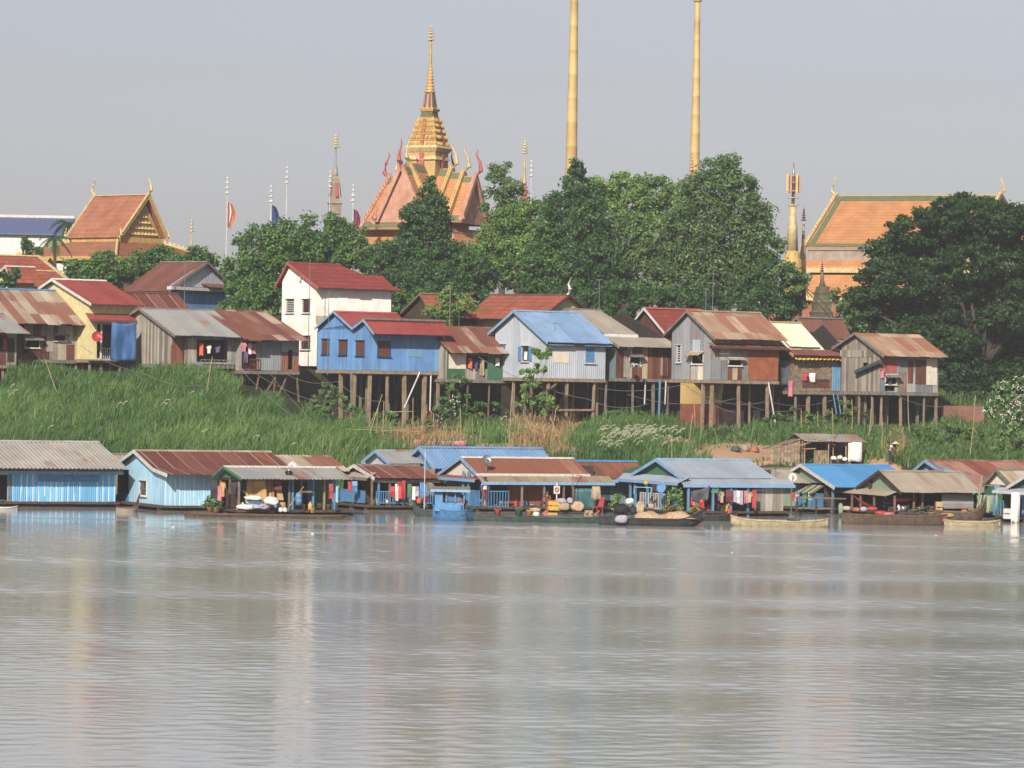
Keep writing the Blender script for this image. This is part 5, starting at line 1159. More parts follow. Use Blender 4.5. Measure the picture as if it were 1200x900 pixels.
for k, (o1, o2, dz1, dz2) in enumerate(((.2, 1.3, -.8, -1.6), (1.0, 3.2, -2.1, -4.2))):
    mb = MB(); mb.prism([h.L(-o1, d0-o1+.4, zz+dz1), h.L(W+o1, d0-o1+.4, zz+dz1), h.L(W+o2, d0-o2+.4, zz+dz2), h.L(-o2, d0-o2+.4, zz+dz2)], (0, 0, -.15)); mb.build('lower_roof', M['r_templeor'], h.root)
    mb = MB(); mb.prism([h.L(W+o1, d0-o1+.4, zz+dz1), h.L(W+o1, d2+o1, zz+dz1), h.L(W+o2, d2+o2, zz+dz2), h.L(W+o2, d0-o2+.4, zz+dz2)], (0, 0, -.15)); mb.build('lower_roof', M['r_templeor'], h.root)
    mb = MB(); mb.bar(h.L(-o2, d0-o2+.38, zz+dz2-.2), h.L(W+o2, d0-o2+.38, zz+dz2-.2), .2, .4); flames(mb, h.L(-o2, d0-o2+.38, zz+dz2-.1), h.L(W+o2, d0-o2+.38, zz+dz2-.1), 90, .35, .14); mb.build('eave_board', M['goldpale'], h.root)
    mb = MB(); mb.box(a-o1+.3, d0-o1+.9, zz+dz2-1.2, b+o1-.3, d2, zz+dz1-.12); mb.build('wall', M['goldplain' if k else 'stone'], h.root)
mb = MB(); mb.box(a-3, d0-2.6, -2, b+3, d2, zz-4); mb.build('wall', M['terracotta'], h.root)
# middle temple: crossing gabled halls under a tiered tower
Y0 = 330; s_ = Y0/F
c = P(501, 262, Y0+4); root = thing('temple', 'pink and gold temple with crossing gables and tall tiered golden spire', 'temple', (c.x, c.y, 9), R(-25))
ez = c.z-9-.6
class TT: pass
def gable_arm(L, hw, zb, zt, ang, l0, tint='r_templeor'):
    """one gabled arm pointing along local angle ang; L length, hw half width"""
    ca, sa = math.cos(ang), math.sin(ang)
    Q = lambda l, w, z: Vector((ca*l-sa*w, sa*l+ca*w, z))
    for sg in (-1, 1):
        mb = MB(); mb.prism([Q(l0, sg*hw, zb), Q(L, sg*hw, zb), Q(L, 0, zt), Q(l0, 0, zt)], Vector(Q(0, sg*.1, .1))); mb.build('roof', M[tint], root)
        n_ = Q(0, sg*(zt-zb), hw).normalized()*.13
        for f0, f1 in ((.02, .14), (.86, .98)):
            mb = MB(); mb.prism([Q(l0, sg*hw*(1-f0), zb+(zt-zb)*f0)+n_, Q(L, sg*hw*(1-f0), zb+(zt-zb)*f0)+n_, Q(L, sg*hw*(1-f1), zb+(zt-zb)*f1)+n_, Q(l0, sg*hw*(1-f1), zb+(zt-zb)*f1)+n_], n_*.3); mb.build('roof_border', M['r_green'], root)
        mb = MB(); a, b = Q(L, sg*hw, zb+.1), Q(L, 0, zt+.1); mb.bar(a, b, .35, .4); flames(mb, a+Vector((0, 0, .2)), b+Vector((0, 0, .2)), 14, .42, .2); mb.build('bargeboard', M['pinkstone' if ang == math.pi or L > 4.5 else 'goldplain'], root)
        mb = MB(); horn(mb, a, 1.3, Q(1, 0, 0), .15); mb.build('corner_finial', M['pinkstone'], root)
    mb = MB(); mb.prism([Q(L-.35, -hw*.93, zb), Q(L-.35, 0, zt-.5), Q(L-.35, hw*.93, zb)], Q(.15, 0, 0)); mb.build('pediment', M['pinkstone'], root)
    mb = MB(); horn(mb, Q(L, 0, zt), 2.5, Q(1, 0, 0), .19); mb.build('horn_finial', M['redpaint' if hw < 3 or hw > 5.5 else 'goldpale'], root)
def zpx(py): return P(503, py, Y0+4).z-9
for L, hw, y0, y1, ang in ((4.7, 2.9, 263, 208, 0), (3.5, 3.5, 263, 203, 0), (2.3, 3.9, 262, 199, 0), (3.9, 5.6, 273, 209, math.pi), (2.7, 5.2, 268, 205, math.pi), (5.4, 2.4, 264, 199, -math.pi/2), (3.9, 3.0, 264, 195, -math.pi/2), (4.6, 2.9, 263, 206, math.pi/2), (3.0, 3.6, 263, 200, math.pi/2)):
    gable_arm(L, hw, zpx(y0), zpx(y1), ang, 0)
for sg in range(4):
    a = sg*math.pi/2; ca, sa = math.cos(a), math.sin(a)
    Q = lambda l, w, z: Vector((ca*l-sa*w, sa*l+ca*w, z))
    mb = MB(); mb.prism([Q(3.6, -3.8, ez+.1), Q(3.6, 3.8, ez+.1), Q(5.6, 5.6, ez-1.6), Q(5.6, -5.6, ez-1.6)], (0, 0, -.12)); mb.build('skirt_roof', M['r_templeor'], root)
    mb = MB(); mb.bar(Q(5.6, -5.6, ez-1.75), Q(5.6, 5.6, ez-1.75), .25, .4); mb.bar(Q(5.55, 5.55, ez-1.5), Q(3.6, 3.8, ez+.2), .25); flames(mb, Q(5.6, -5.6, ez-1.5), Q(5.6, 5.6, ez-1.5), 26, .35, .16); mb.build('eave_board', M['pinkstone'], root)
mb = MB(); mb.box(-4.3, -4.3, -.5, 4.3, 4.3, ez-.25); mb.build('wall', M['pinkstone'], root)
mb = MB(); mb.box(-2.8, -2.8, ez-.25, 2.8, 2.8, ez+1); mb.build('wall', M['pinkstone'], root)
# tower at the crossing
def zpx(py): return P(503, py, Y0+4).z-9
def hwpx(w): return w*.5*(Y0+4)/F
s4 = math.sqrt(2)
def sq(mb, w0, y0, w1, y1): mb.lathe([(hwpx(w0)*s4*.75, zpx(y0)), (hwpx(w1)*s4*.75, zpx(y1))], 4, rot=R(45))
mb = MB(); sq(mb, 44, 215, 46, 178); mb.build('tower_base', M['goldplain'], root)
mb = MB(); sq(mb, 48, 179, 56, 174); sq(mb, 56, 174, 50, 171); sq(mb, 52, 188, 48, 184); mb.build('tower_cornice', M['goldpale'], root)
tiers = [(47, 171, 40), (42, 163, 36), (37, 156, 31), (32, 149.5, 27), (27, 143.5, 23)]
for i, (w, y, w2) in enumerate(tiers):
    y2 = tiers[i+1][1] if i < 4 else 138
    mb = MB(); sq(mb, w, y, w2, y2+2.2); sq(mb, w2+3, y2+2.2, w2+4, y2+.6); sq(mb, w2+4, y2+.6, w2-1, y2-.2)
    wl = hwpx(w)*.75
    for sx in (-1, 1):
        for sy in (-1, 1): mb.lathe([(.16, 0), (.19, .14), (.09, .34), (.01, .55)], 6, (sx*wl*.95, sy*wl*.95, zpx(y)))
        for k in range(-2, 3):
            mb.lathe([(.15, 0), (.17, .14), (.12, .24), (.02, .34)], 5, (sx*wl, k*wl*.35, zpx(y))); mb.lathe([(.15, 0), (.17, .14), (.12, .24), (.02, .34)], 5, (k*wl*.35, sx*wl, zpx(y)))
    mb.build('tower_tier', M['gold'], root)
    for a in range(4):
        mb = MB(); x = hwpx(w)*.75+.06; ca, sa = math.cos(a*math.pi/2), math.sin(a*math.pi/2)
        o = [(ca*x-sa*k_, sa*x+ca*k_) for k_ in (-.15, .15)]
        mb.prism([(*o[0], zpx(y)+.05), (*o[1], zpx(y)+.05), (*o[1], zpx(y2+2)), (*o[0], zpx(y2+2))], (ca*.08, sa*.08, 0)); mb.build('red_panel', M['redpaint'], root)
for a in range(4):
    mb = MB(); x = hwpx(46)*.75+.08; ca, sa = math.cos(a*math.pi/2), math.sin(a*math.pi/2); o = [(ca*x-sa*k_, sa*x+ca*k_) for k_ in (-.22, .22)]
    mb.prism([(*o[0], zpx(206)), (*o[1], zpx(206)), (*o[1], zpx(180)), (*o[0], zpx(180))], (ca*.08, sa*.08, 0)); mb.build('red_panel', M['redpaint'], root)
mb = MB(); sq(mb, 22, 139, 19, 131); mb.build('tower_neck', M['greenpaint'], root)
mb = MB(); sq(mb, 22, 131, 25, 128); sq(mb, 25, 128, 17, 126); mb.build('neck_cornice', M['gold'], root)
M['salmon'] = plain('salmon_paint', C(220, 140, 126, K), .7, .15)
mb = MB(); sq(mb, 17, 127, 11, 109); mb.build('spire_shaft', M['salmon'], root)
for a in range(4):
    for k0 in (-.36, .14):
        mb = MB(); ca, sa = math.cos(a*math.pi/2), math.sin(a*math.pi/2); x0, x1 = hwpx(17)*.75+.04, hwpx(11)*.75+.04
        o = lambda x, k_: (ca*x-sa*k_, sa*x+ca*k_); mb.prism([(*o(x0, k0), zpx(126)), (*o(x0, k0+.22), zpx(126)), (*o(x1, k0*.7+.16), zpx(110)), (*o(x1, k0*.7), zpx(110))], (ca*.05, sa*.05, 0)); mb.build('spire_panel', M['greenpaint'], root)
pr = [(hwpx(12), zpx(109)), (hwpx(13), zpx(107))]
for i in range(8):
    y = 106-i*3.8; w = 11-i*.95; pr += [(hwpx(w*.7), zpx(y)), (hwpx(w), zpx(y-1.2)), (hwpx(w), zpx(y-2.4)), (hwpx(w*.7), zpx(y-3.2))]
pr += [(hwpx(3.6), zpx(75)), (hwpx(2.6), zpx(50)), (hwpx(1.6), zpx(46))]
mb = MB(); mb.lathe(pr, 12); mb.build('spire', M['gold'], root, True)
mb = MB()
for y, w in ((47, 9), (43, 8), (39, 6.5), (36, 5), (33, 3.5)): mb.lathe([(.04, zpx(y)-.05), (hwpx(w), zpx(y)), (hwpx(w)*.9, zpx(y)+.08), (.05, zpx(y)+.16)], 10)
mb.lathe([(.06, zpx(48)), (.05, zpx(34)), (.01, zpx(28))], 6); mb.build('spire_finial', M['goldpale'], root)
# slim spires
def spire(name, label, px, py_top, py_bot, Y, parts, cat='spire'):
    c = P(px, py_bot, Y); g = gz(c.x, Y); root = thing(name, label, cat, (c.x, Y, g))
    z = lambda py: P(px, py, Y).z-g
    for pname, mat, n, pts in parts:
        mb = MB(); mb.lathe([(w*.5*Y/F*(1.25 if n == 4 else 1), z(y)) for w, y in pts], n, rot=R(45+20) if n == 4 else 0); mb.build(pname, M[mat], root, n > 6)
    return root, z
def tierfinial(top, n, w, h_): 
    out = []
    for i in range(n):
        y = top+h_*(1-i/n); ww = w*(1-.75*i/n); out += [(ww*.25, y), (ww, y-.4), (ww*.9, y-1.0), (ww*.2, y-h_/n*.8)]
    return out+[(.3, top-3)]
root, z = spire('stone_spire', 'weathered stone spire with red panels and golden tiered finial', 392, 155, 262, 318, [('base', 'stone', 4, [(16, 330), (15, 262), (17, 258), (14, 255), (14, 240), (17, 238), (13, 236)]), ('shaft', 'stone', 4, [(13, 236), (8.5, 212), (9, 210), (7, 206)]), ('neck', 'stone', 10, [(7, 206), (5, 203), (6, 201), (4, 199), (4.6, 197), (2.6, 194)]), ('rod', 'metal', 6, [(2, 195), (1.6, 172)]), ('finial', 'goldpale', 10, tierfinial(157, 5, 9, 16))])
for a in range(4):
    mb = MB(); b = R(20)+a*math.pi/2; x = 4.6*318/F; ca, sa = math.cos(b), math.sin(b); o = lambda k_, r_: (ca*r_-sa*k_, sa*r_+ca*k_); mb.prism([(*o(-.12, x*.98+.16), z(231)), (*o(.12, x*.98+.16), z(231)), (*o(.1, x*.86+.05), z(214)), (*o(-.1, x*.86+.05), z(214))], (ca*.06, sa*.06, 0)); mb.build('red_panel', M['redpaint'], root)
spire('slim_spire', 'slim red and gold spire right of the middle temple', 614, 160, 238, 312, [('base', 'redpaint', 4, [(10, 330), (10, 240), (9, 236), (4, 216)]), ('shaft', 'gold', 10, [(5, 217), (5.5, 214), (3.6, 211), (2.4, 200), (1.6, 182)]), ('finial', 'goldpale', 10, tierfinial(164, 5, 9, 16))])
spire('slim_spire', 'small ornate red spire against the right yellow pillar', 810, 176, 240, 318, [('base', 'redpaint', 4, [(10, 330), (9, 236), (4, 222)]), ('shaft', 'pinkstone', 8, [(4, 224), (2.6, 205), (2, 195)]), ('finial', 'pinkstone', 10, tierfinial(178, 6, 7, 22))])
spire('slim_spire', 'thin pale spire with tiered top right of the antenna tower', 941, 243, 305, 326, [('base', 'goldplain', 10, [(9, 360), (8, 305), (7, 296), (5, 290), (4, 280)]), ('shaft', 'goldplain', 8, [(4, 281), (2, 262)]), ('finial', 'pinkstone', 10, tierfinial(244, 5, 7, 15))])
spire('slim_spire', 'faint ornate finial pole beside the brown temple roof', 224, 252, 292, 332, [('base', 'goldpale', 6, [(4, 340), (3, 292), (1.5, 275)]), ('finial', 'goldpale', 8, tierfinial(256, 4, 6, 16))])
spire('slim_spire', 'small tiered spire cut off by the right edge', 1198, 236, 300, 330, [('base', 'goldplain', 6, [(4, 330), (3, 290), (2, 252)]), ('finial', 'pinkstone', 8, tierfinial(238, 5, 8, 16))])
root, z = spire('antenna_tower', 'golden tapered tower topped by a cage of telecom antennas', 928, 200, 312, 322, [('base', 'gold', 12, [(26, 380), (25, 312), (22, 304), (17, 302), (18, 298), (14, 294)]), ('shaft', 'goldpale', 12, [(14, 294), (11, 268), (12, 266), (9, 262), (7, 240)]), ('mast', 'metal', 8, [(4, 241), (3, 205), (1, 190)])])
w = 7*322/F
for k in range(6):
    a = k*math.pi/3; mb = MB(); x, y_ = math.cos(a)*w, math.sin(a)*w
    mb.box(x-.1, y_-.08, z(226), x+.1, y_+.08, z(204)); mb.build('antenna_panel', M['goldpale' if k % 2 else 'pinkstone'], root)
for yy in (206, 214, 224, 232, 240):
    mb = MB(); pts = [(math.cos(k*math.pi/4)*w*.92, math.sin(k*math.pi/4)*w*.92, z(yy)) for k in range(9)]; mb.tube(pts, .04, 5); [mb.bar((0, 0, z(yy)), pts[k], .04) for k in range(0, 8, 2)]; mb.build('ring_frame', M['goldpale'], root)
spire('stepped_stupa', 'mossy stepped stupa tower in front of the orange temple', 962, 325, 400, 300, [('base', 'mossstone', 4, [(30, 430), (28, 395), (30, 392), (26, 390), (26, 382), (28, 379), (23, 377), (23, 369), (25, 366), (20, 364), (20, 357), (22, 354), (17, 352), (16, 346), (18, 343), (13, 341), (12, 336)]), ('spire', 'mossstone', 10, [(8, 338), (5, 330), (3, 318)]), ('finial', 'darkwood', 8, tierfinial(308, 4, 5, 10))], 'stupa')
# tall yellow pillars
for lab, px, x2, ytop, Y, w0, w1, cap in (('thick yellow pillar running out of the top of the picture', 668.5, 676.5, -55, 330, 14, 7.5, False), ('slimmer yellow pillar with round capital at its top', 813, 820.5, 3, 345, 12, 6, True)):
    b = P(px, 250, Y); tpt = P(x2, ytop, Y); g = gz(b.x, Y); root = thing('yellow_pillar', lab, 'pillar', (b.x, Y, g), 0, 'tall yellow temple pillars')
    hh = tpt.z-g; k = Y/F*.5; lean = (tpt.x-b.x)-math.tan(ROLL)*0
    zz0 = P(px, 200, Y).z-g
    mb = MB(); mb.lathe([(w0*1.15*k, -1), (w0*1.02*k, zz0*.6), (w0*k*.97, zz0), *[q for i in range(1, 9) for q in ((w0*k*.97+(w1-w0*.97)*k*i/9, zz0+(hh-zz0)*i/9-.12), (w0*k*.97+(w1-w0*.97)*k*i/9+.012, zz0+(hh-zz0)*i/9-.08), (w0*k*.97+(w1-w0*.97)*k*i/9+.012, zz0+(hh-zz0)*i/9+.08), (w0*k*.97+(w1-w0*.97)*k*i/9, zz0+(hh-zz0)*i/9+.12))], (w1*k, hh)], 20); mb.build('shaft', M['yellowpaint'], root, True)
    mb = MB(); mb.lathe([(w1*k, hh), (w1*k*1.7, hh+.15), (w1*k*1.7, hh+.3), (w1*k*1.1, hh+.42), (w1*k*1.5, hh+.6), (w1*k*.6, hh+1.1), (.02, hh+1.7)], 16); mb.build('capital', M['goldpale'], root, True)
    mb = MB(); mb.box(-1.2, -1.2, -1, 1.2, 1.2, 1.4); mb.build('plinth', M['stone'], root)
# warehouse at left
c = P(78, 297, 390); g = gz(c.x, 390); root = thing('warehouse', 'white warehouse with dark blue roof band at the far left', 'building', (c.x, 390, g), 0)
mb = MB(); zt = P(40, 274, 390).z-g; mb.box(-20, 0, -1, 0, 12, zt); mb.build('wall', M['white'], root)
mb = MB(); z2 = P(40, 253, 390).z-g; mb.prism([(-20.3, -.5, zt), (.3, -.5, zt), (.3, 4, z2), (-20.3, 4, z2)], (0, 0, -.15)); mb.build('roof', M['steelblue'], root)
mb = MB(); mb.box(-20.3, 3.95, z2-.3, .3, 4.3, z2+.25); mb.build('ridge_cap', M['whitepaint'], root)
mb = MB(); mb.prism([(-20.3, 8.2, zt), (.3, 8.2, zt), (.3, 4.31, z2-.02), (-20.3, 4.31, z2-.02)], (0, 0, -.15)); mb.build('roof', M['steelblue'], root)
# flag poles
def flagpole(label, px, pt, pb, Y, flag=None, tilt=0):
    b = P(px, pb, Y); g = gz(b.x, Y); root = thing('flagpole', label, 'flagpole', (b.x, Y, g), 0, 'tall flagpoles near the temple')
    z = lambda py: P(px, py, Y).z-g; zt = z(pt)
    mb = MB(); mb.tube([(0, 0, -.3), (0, 0, zt)], [.055, .035], 6); mb.build('pole', M['whitepaint'], root)
    for k in range(4):
        mb = MB(); zz = zt-1.35+k*.4; r = .2-.035*k; mb.lathe([(.05, zz-.03), (r, zz), (r*.85, zz+.1), (.05, zz+.16)], 8); mb.build('tiered_ring', M['whitepaint'], root)
    if flag:
        cols, y0, y1, w = flag; mb = MB(); n = 10; m = len(cols)*2; zA, zB = z(y0), z(y1)
        mats = [M[c_] for c_ in cols]
        for j in range(m):
            mb.m = j//2
            for i in range(n):
                def pt_(i_, j_):
                    u = j_/m; v = i_/n   # u across the flag, v down the limp cloth
                    x = .08+u*w*(.35+.65*math.sin(math.pi*min(1, v*.95+.08))); y_ = .12*math.sin(u*9+v*3); return (x, y_, zA+(zB-zA)*v-u*.25*w)
                a, b_, c_, d_ = pt_(i, j), pt_(i, j+1), pt_(i+1, j+1), pt_(i+1, j)
                mb.add([a, b_, c_, d_], [(0, 1, 2, 3)])
        mb.build('flag', mats, root, True, recalc=False)
M['flagblue'] = plain('flag_blue', C(52,62,130,K), .8, .1); M['flagred'] = plain('flag_red', C(196,40,58,K), .8, .1)
flagpole('flagpole with limp red yellow and white banner beside the brown temple', 265, 207, 296, 300, (['flagred', 'whitecloth', 'mustard', 'orange'], 237, 266, .62))
flagpole('flagpole with dark blue flag above the round trees', 317, 217, 272, 300, (['flagblue', 'flagblue'], 240, 268, .6))
flagpole('tall bare white flagpole right of the blue flag', 335, 195, 280, 303)
flagpole('bare white flagpole touching the stone spire', 386, 200, 262, 305)
flagpole('flagpole with limp red and blue flag left of the middle temple', 413, 216, 275, 300, (['flagblue', 'flagred', 'flagred', 'flagblue'], 245, 272, .55))
flagpole('thin faint white pole beside the slim red and gold spire', 622, 188, 240, 318)
# ------------------------------------------------------------------ boats, people and small things
def boat(label, px0, px1, pyw, h, r0, r1, beam, mat, inner='deck', yaw=0, group='boats tied up along the floating houses', dY=0, pw_=3.2, name='wooden_boat', thw=3, gun=None):
    """hull between two pixels on the waterline; h side height, r0/r1 rise of the two ends (m)"""
    pm = (px0+px1)/2; Y = waterY(pm, pyw)+dY; a, b = P(px0, pyw, Y), P(px1, pyw, Y); L = b.x-a.x
    root = thing(name, label, 'boat', ((a.x+b.x)/2, Y, 0), R(yaw), group)
    n = 26; mb = MB(); vs = []; S = []
    for i in range(n+1):
        t_ = i/n; u = 2*t_-1; hb = beam/2*(1-abs(u)**pw_*.96); zs = h+(r0 if u < 0 else r1)*abs(u)**4
        kz = -.22+max(0, zs-h)*.75+.12*abs(u)**6; x = L*(t_-.5)
        S.append((x, hb, zs, kz))
        vs += [(x, -hb, zs), (x, -hb*.88, kz+(zs-kz)*.45), (x, -hb*.45, kz), (x, hb*.45, kz), (x, hb*.88, kz+(zs-kz)*.45), (x, hb, zs)]
    fs = [(6*i+k, 6*i+k+1, 6*i+7+k, 6*i+6+k) for i in range(n) for k in range(5)]+[(0, 1, 2, 3, 4, 5), tuple(6*n+k for k in range(5, -1, -1))]
    mb.add(vs, fs); mb.build('hull', M[mat], root, True, recalc=False)
    mb = MB(); vs = []
    for x, hb, zs, kz in S: vs += [(x, -hb*.9, zs-.02), (x, -hb*.6, max(kz+.05, zs-h*.8)), (x, hb*.6, max(kz+.05, zs-h*.8)), (x, hb*.9, zs-.02)]
    mb.add(vs, [(4*i+k, 4*i+4+k, 4*i+5+k, 4*i+k+1) for i in range(n) for k in range(3)]); mb.build('inner_planking', M[inner], root, True, recalc=False)
    for sg in (-1, 1):
        mb = MB()
        for (x, hb, zs, _), (x2, hb2, zs2, _2) in zip(S, S[1:]): mb.bar((x, sg*hb, zs), (x2+.01, sg*hb2, zs2), .06, .05)
        mb.build('gunwale', M[gun or mat], root)
    for k in range(thw):
        i = int(n*(k+1)/(thw+1)); x, hb, zs, _ = S[i]; mb = MB(); mb.box(x-.1, -hb*.88, zs-.1, x+.1, hb*.88, zs-.06); mb.build('thwart', M['wood'], root)
    return root, Y
def at(px, py, Y): return P(px, py, Y)
def one(name, label, cat, mb, mat, loc, rz=0, group=None, smooth=False): return tag(mb.build(name, mat if isinstance(mat, list) else M[mat], None, smooth, loc, rz), label, cat, group)
def cloth(name, label, cat, x0, y0, x1, y1, Y, mat, wav=.06, n=8, m=6, group=None, sag=0, taper=0, mats=None):
    a = P(x0, y0, Y); b = P(x1, y1, Y); w = b.x-a.x; h = a.z-b.z; mb = MB(); ph = random.uniform(0, 6)
    V_ = []
    for s_ in (0, .02):
        for j in range(m+1):
            for i in range(n+1):
                u, v = i/n, j/m; q = 1-taper*v
                V_.append(((u-.5)*w*q, s_+wav*math.sin(u*9+ph)*(.3+.7*v)+wav*.4*math.sin(v*5+u*3+ph), -h*v-sag*math.sin(math.pi*u)*(1-v*.5)+.03*math.sin(u*7+ph)*v))
    k = (n+1)*(m+1); fs = []
    for j in range(m):
        for i in range(n):
            p = j*(n+1)+i; fs += [(p, p+1, p+n+2, p+n+1), (k+p, k+p+n+1, k+p+n+2, k+p+1)]
    rim = [i for i in range(n+1)]+[j*(n+1)+n for j in range(1, m+1)]+[m*(n+1)+i for i in range(n-1, -1, -1)]+[j*(n+1) for j in range(m-1, 0, -1)]
    fs += [(rim[i], k+rim[i], k+rim[(i+1) % len(rim)], rim[(i+1) % len(rim)]) for i in range(len(rim))]
    mb.add(V_, fs)
    return one(name, label, cat, mb, mat, ((a.x+b.x)/2, Y, a.z), 0, group, True)
def garment(label, px, py, wpx, hpx, Y, mat, kind='shirt', group='washing hung up along the houses'):
    c = P(px, py, Y); s = Y/F; w, h = wpx*s, hpx*s; ph = random.uniform(0, 6)
    if kind == 'shirt': o = [(-.28, 0), (-.5, -.12), (-.62, -.42), (-.42, -.48), (-.36, -.3), (-.36, -1), (.36, -1), (.36, -.3), (.42, -.48), (.62, -.42), (.5, -.12), (.28, 0), (.1, -.06), (-.1, -.06)]
    elif kind == 'trousers': o = [(-.4, 0), (-.46, -1), (-.08, -1), (0, -.35), (.08, -1), (.46, -1), (.4, 0)]
    else: o = [(-.5, 0), (-.46, -.5), (-.5, -1), (-.1, -.93), (.2, -1.02), (.5, -.97), (.47, -.4), (.5, 0)]
    pts = [(x*w, .05*math.sin(x*9+ph)+.04*math.sin(z*6+ph), z*h) for x, z in o]; mb = MB()
    mb.prism(pts, (0, .03, 0)); return one('hanging_'+('shirt' if kind == 'shirt' else 'trousers' if kind == 'trousers' else 'cloth'), label, 'laundry', mb, mat, c, 0, group)
def sack(label, px, py, wpx, hpx, Y, mat, group=None, name='sack', cat='sack'):
    """py = foot of the sack"""
    s = Y/F; w, h = wpx*s/2*.92, hpx*s/2*.82; c = P(px, py, Y); mb = MB(); n = 16; m = 10; vs = []; ph, p2, p3 = [random.uniform(0, 6) for _ in range(3)]
    e = random.choice((.35, .5, .7)); tilt = random.uniform(-.35, .35); am = random.choice((.1, .16, .22))
    for i in range(m+1):
        t_ = math.pi*i/m; cz = math.cos(t_); cz = math.copysign(abs(cz)**.8, cz)
        for k in range(n):
            a = 2*math.pi*k/n; q = abs(math.cos(a))**e*math.copysign(1, math.cos(a)), abs(math.sin(a))**e*math.copysign(1, math.sin(a))
            r = math.sin(t_)**.5*(1+am*math.sin(3*a+ph+2*t_)*math.sin(2*t_+p2)+am*.6*math.sin(5*a+p3-3*t_)+am*.3*math.sin(9*a+6*t_))
            zz = h-h*cz*(1+am*math.sin(2*a+p3)+am*.5*math.sin(5*a+ph))
            vs.append((w*r*q[0]*.92+tilt*(zz-h)*.5, w*.75*r*q[1]*.92, max(0, zz)))
    mb.add(vs, [(i*n+k, i*n+(k+1) % n, (i+1)*n+(k+1) % n, (i+1)*n+k) for i in range(m) for k in range(n)])
    return one(name, label, cat, mb, mat, c, random.uniform(-.3, .3), group, True)
def dish(label, px, py, rpx, Y, mat, foot, yaw=0, tilt=65, group='satellite dishes'):
    c = P(px, py, Y); r = rpx*Y/F; f = P(px, foot, Y); root = thing('satellite_dish', label, 'satellite dish', (f.x, Y, f.z), 0, group); hh = c.z-f.z
    mb = MB(); vs = []; n = 18
    for s_ in (0, .03):
        for i in range(5):
            q = r*i/4
            vs += [(q*math.cos(2*math.pi*k/n), q*math.sin(2*math.pi*k/n), .28*q*q/r+s_) for k in range(n)]
    fs = []
    for b_ in (0, 5*n):
        fs += [(b_+i*n+k, b_+i*n+(k+1) % n, b_+(i+1)*n+(k+1) % n, b_+(i+1)*n+k) for i in range(4) for k in range(n)]
    fs += [(4*n+k, 4*n+(k+1) % n, 9*n+(k+1) % n, 9*n+k) for k in range(n)]
    mb.add(vs, fs); o = mb.build('reflector', M[mat], root, True, recalc=False); o.location = (0, -.1, hh); o.rotation_euler = (R(tilt), 0, R(yaw))
    mb = MB(); mb.tube([(0, 0, 0), (0, 0, hh)], .03, 6); mb.build('mount_pole', M['metal'], root)
    d = Matrix.Rotation(R(yaw), 3, 'Z') @ Matrix.Rotation(R(tilt), 3, 'X') @ Vector((0, 0, 1))
    mb = MB(); e = Vector((0, -.1, hh)); mb.tube([e+(Matrix.Rotation(R(yaw), 3, 'Z') @ Matrix.Rotation(R(tilt), 3, 'X') @ Vector((0, -r*.9, .25*r))), e+d*r*.95], .018, 5); mb.blob(e+d*r*.95, .06, 6); mb.build('receiver_arm', M['metal'], root)
    return root
def pole(label, px0, py0, px1, py1, Y=None, r=.035, mat='bamboo', name='bamboo_pole', group='bamboo poles on the bank', cat='pole'):
    """from foot pixel to top pixel"""
    g = G(px0, py0) if Y is None else P(px0, py0, Y); Y = g.y; e = P(px1, py1, Y)-g; mb = MB(); n = 7; ox = random.uniform(-.06, .06)
    mb.tube([(e.x*k/n+ox*math.sin(math.pi*k/n), .02*math.sin(k), -.15+(e.z+.15)*k/n) for k in range(n+1)], [r*(1.15-.4*k/n) for k in range(n+1)], 6)
    return one(name, label, cat, mb, mat, g, 0, group, True)
def cable(label, pts, sag=.3, r=.016, mat='cable'):
    p = [P(x, y, Y) for x, y, Y in pts]; o = p[0]; out = []
    for a, b in zip(p, p[1:]):
        for k in range(10): t_ = k/10; out.append(a.lerp(b, t_)-Vector((0, 0, sag*4*t_*(1-t_)))-o)
    out.append(p[-1]-o); mb = MB(); mb.tube(out, r, 4); return one('cable', label, 'cable', mb, mat, o, 0, 'cables strung between houses and bank')
def bucket(label, px, py, wpx, hpx, Y, mat, name='bucket', cat='bucket', prof=None):
    s = Y/F; w, h = wpx*s/2, hpx*s; c = P(px, py, Y); root = thing(name, label, cat, c)
    mb = MB(); mb.lathe(prof(w, h) if prof else [(w*.75, 0), (w*.98, h*.9), (w*1.05, h*.92), (w*1.05, h), (w*.92, h), (w*.7, h*.08)], 14); mb.build('body', M[mat], root, True)
    mb = MB(); mb.tube([(w*math.cos(a), 0, h+w*.5*math.sin(a)) for a in [math.pi*k/8 for k in range(9)]], .012, 5) if not prof else mb.lathe([(w*.55, h*1.0), (w*.55, h*1.05), (w*.3, h*1.08), (.01, h*1.09)], 12)
    mb.build('handle' if not prof else 'lid', M['metal' if not prof else mat], root); return root
def crate(label, px, py, wpx, hpx, Y, mat, rz=.4, group=None, name='crate', open_=True):
    s = Y/F; w, h = wpx*s, hpx*s; c = P(px, py, Y); mb = MB(); d = w*.7; t_ = .03
    mb.box(-w/2, -d/2, 0, w/2, d/2, .03)
    for z0, z1 in ((.04, h*.45), (h*.55, h)):
        mb.box(-w/2, -d/2, z0, w/2, -d/2+t_, z1); mb.box(-w/2, d/2-t_, z0, w/2, d/2, z1); mb.box(-w/2, -d/2+t_, z0, -w/2+t_, d/2-t_, z1); mb.box(w/2-t_, -d/2+t_, z0, w/2, d/2-t_, z1)
    for sx in (-1, 1):
        for sy in (-1, 1): mb.box(sx*(w/2-.05)-.025, sy*(d/2-.05)-.025, .03, sx*(w/2-.05)+.025, sy*(d/2-.05)+.025, h)
    if not open_: mb.box(-w/2, -d/2, h, w/2, d/2, h+.04)
    return one(name, label, 'crate', mb, mat, c, rz, group)
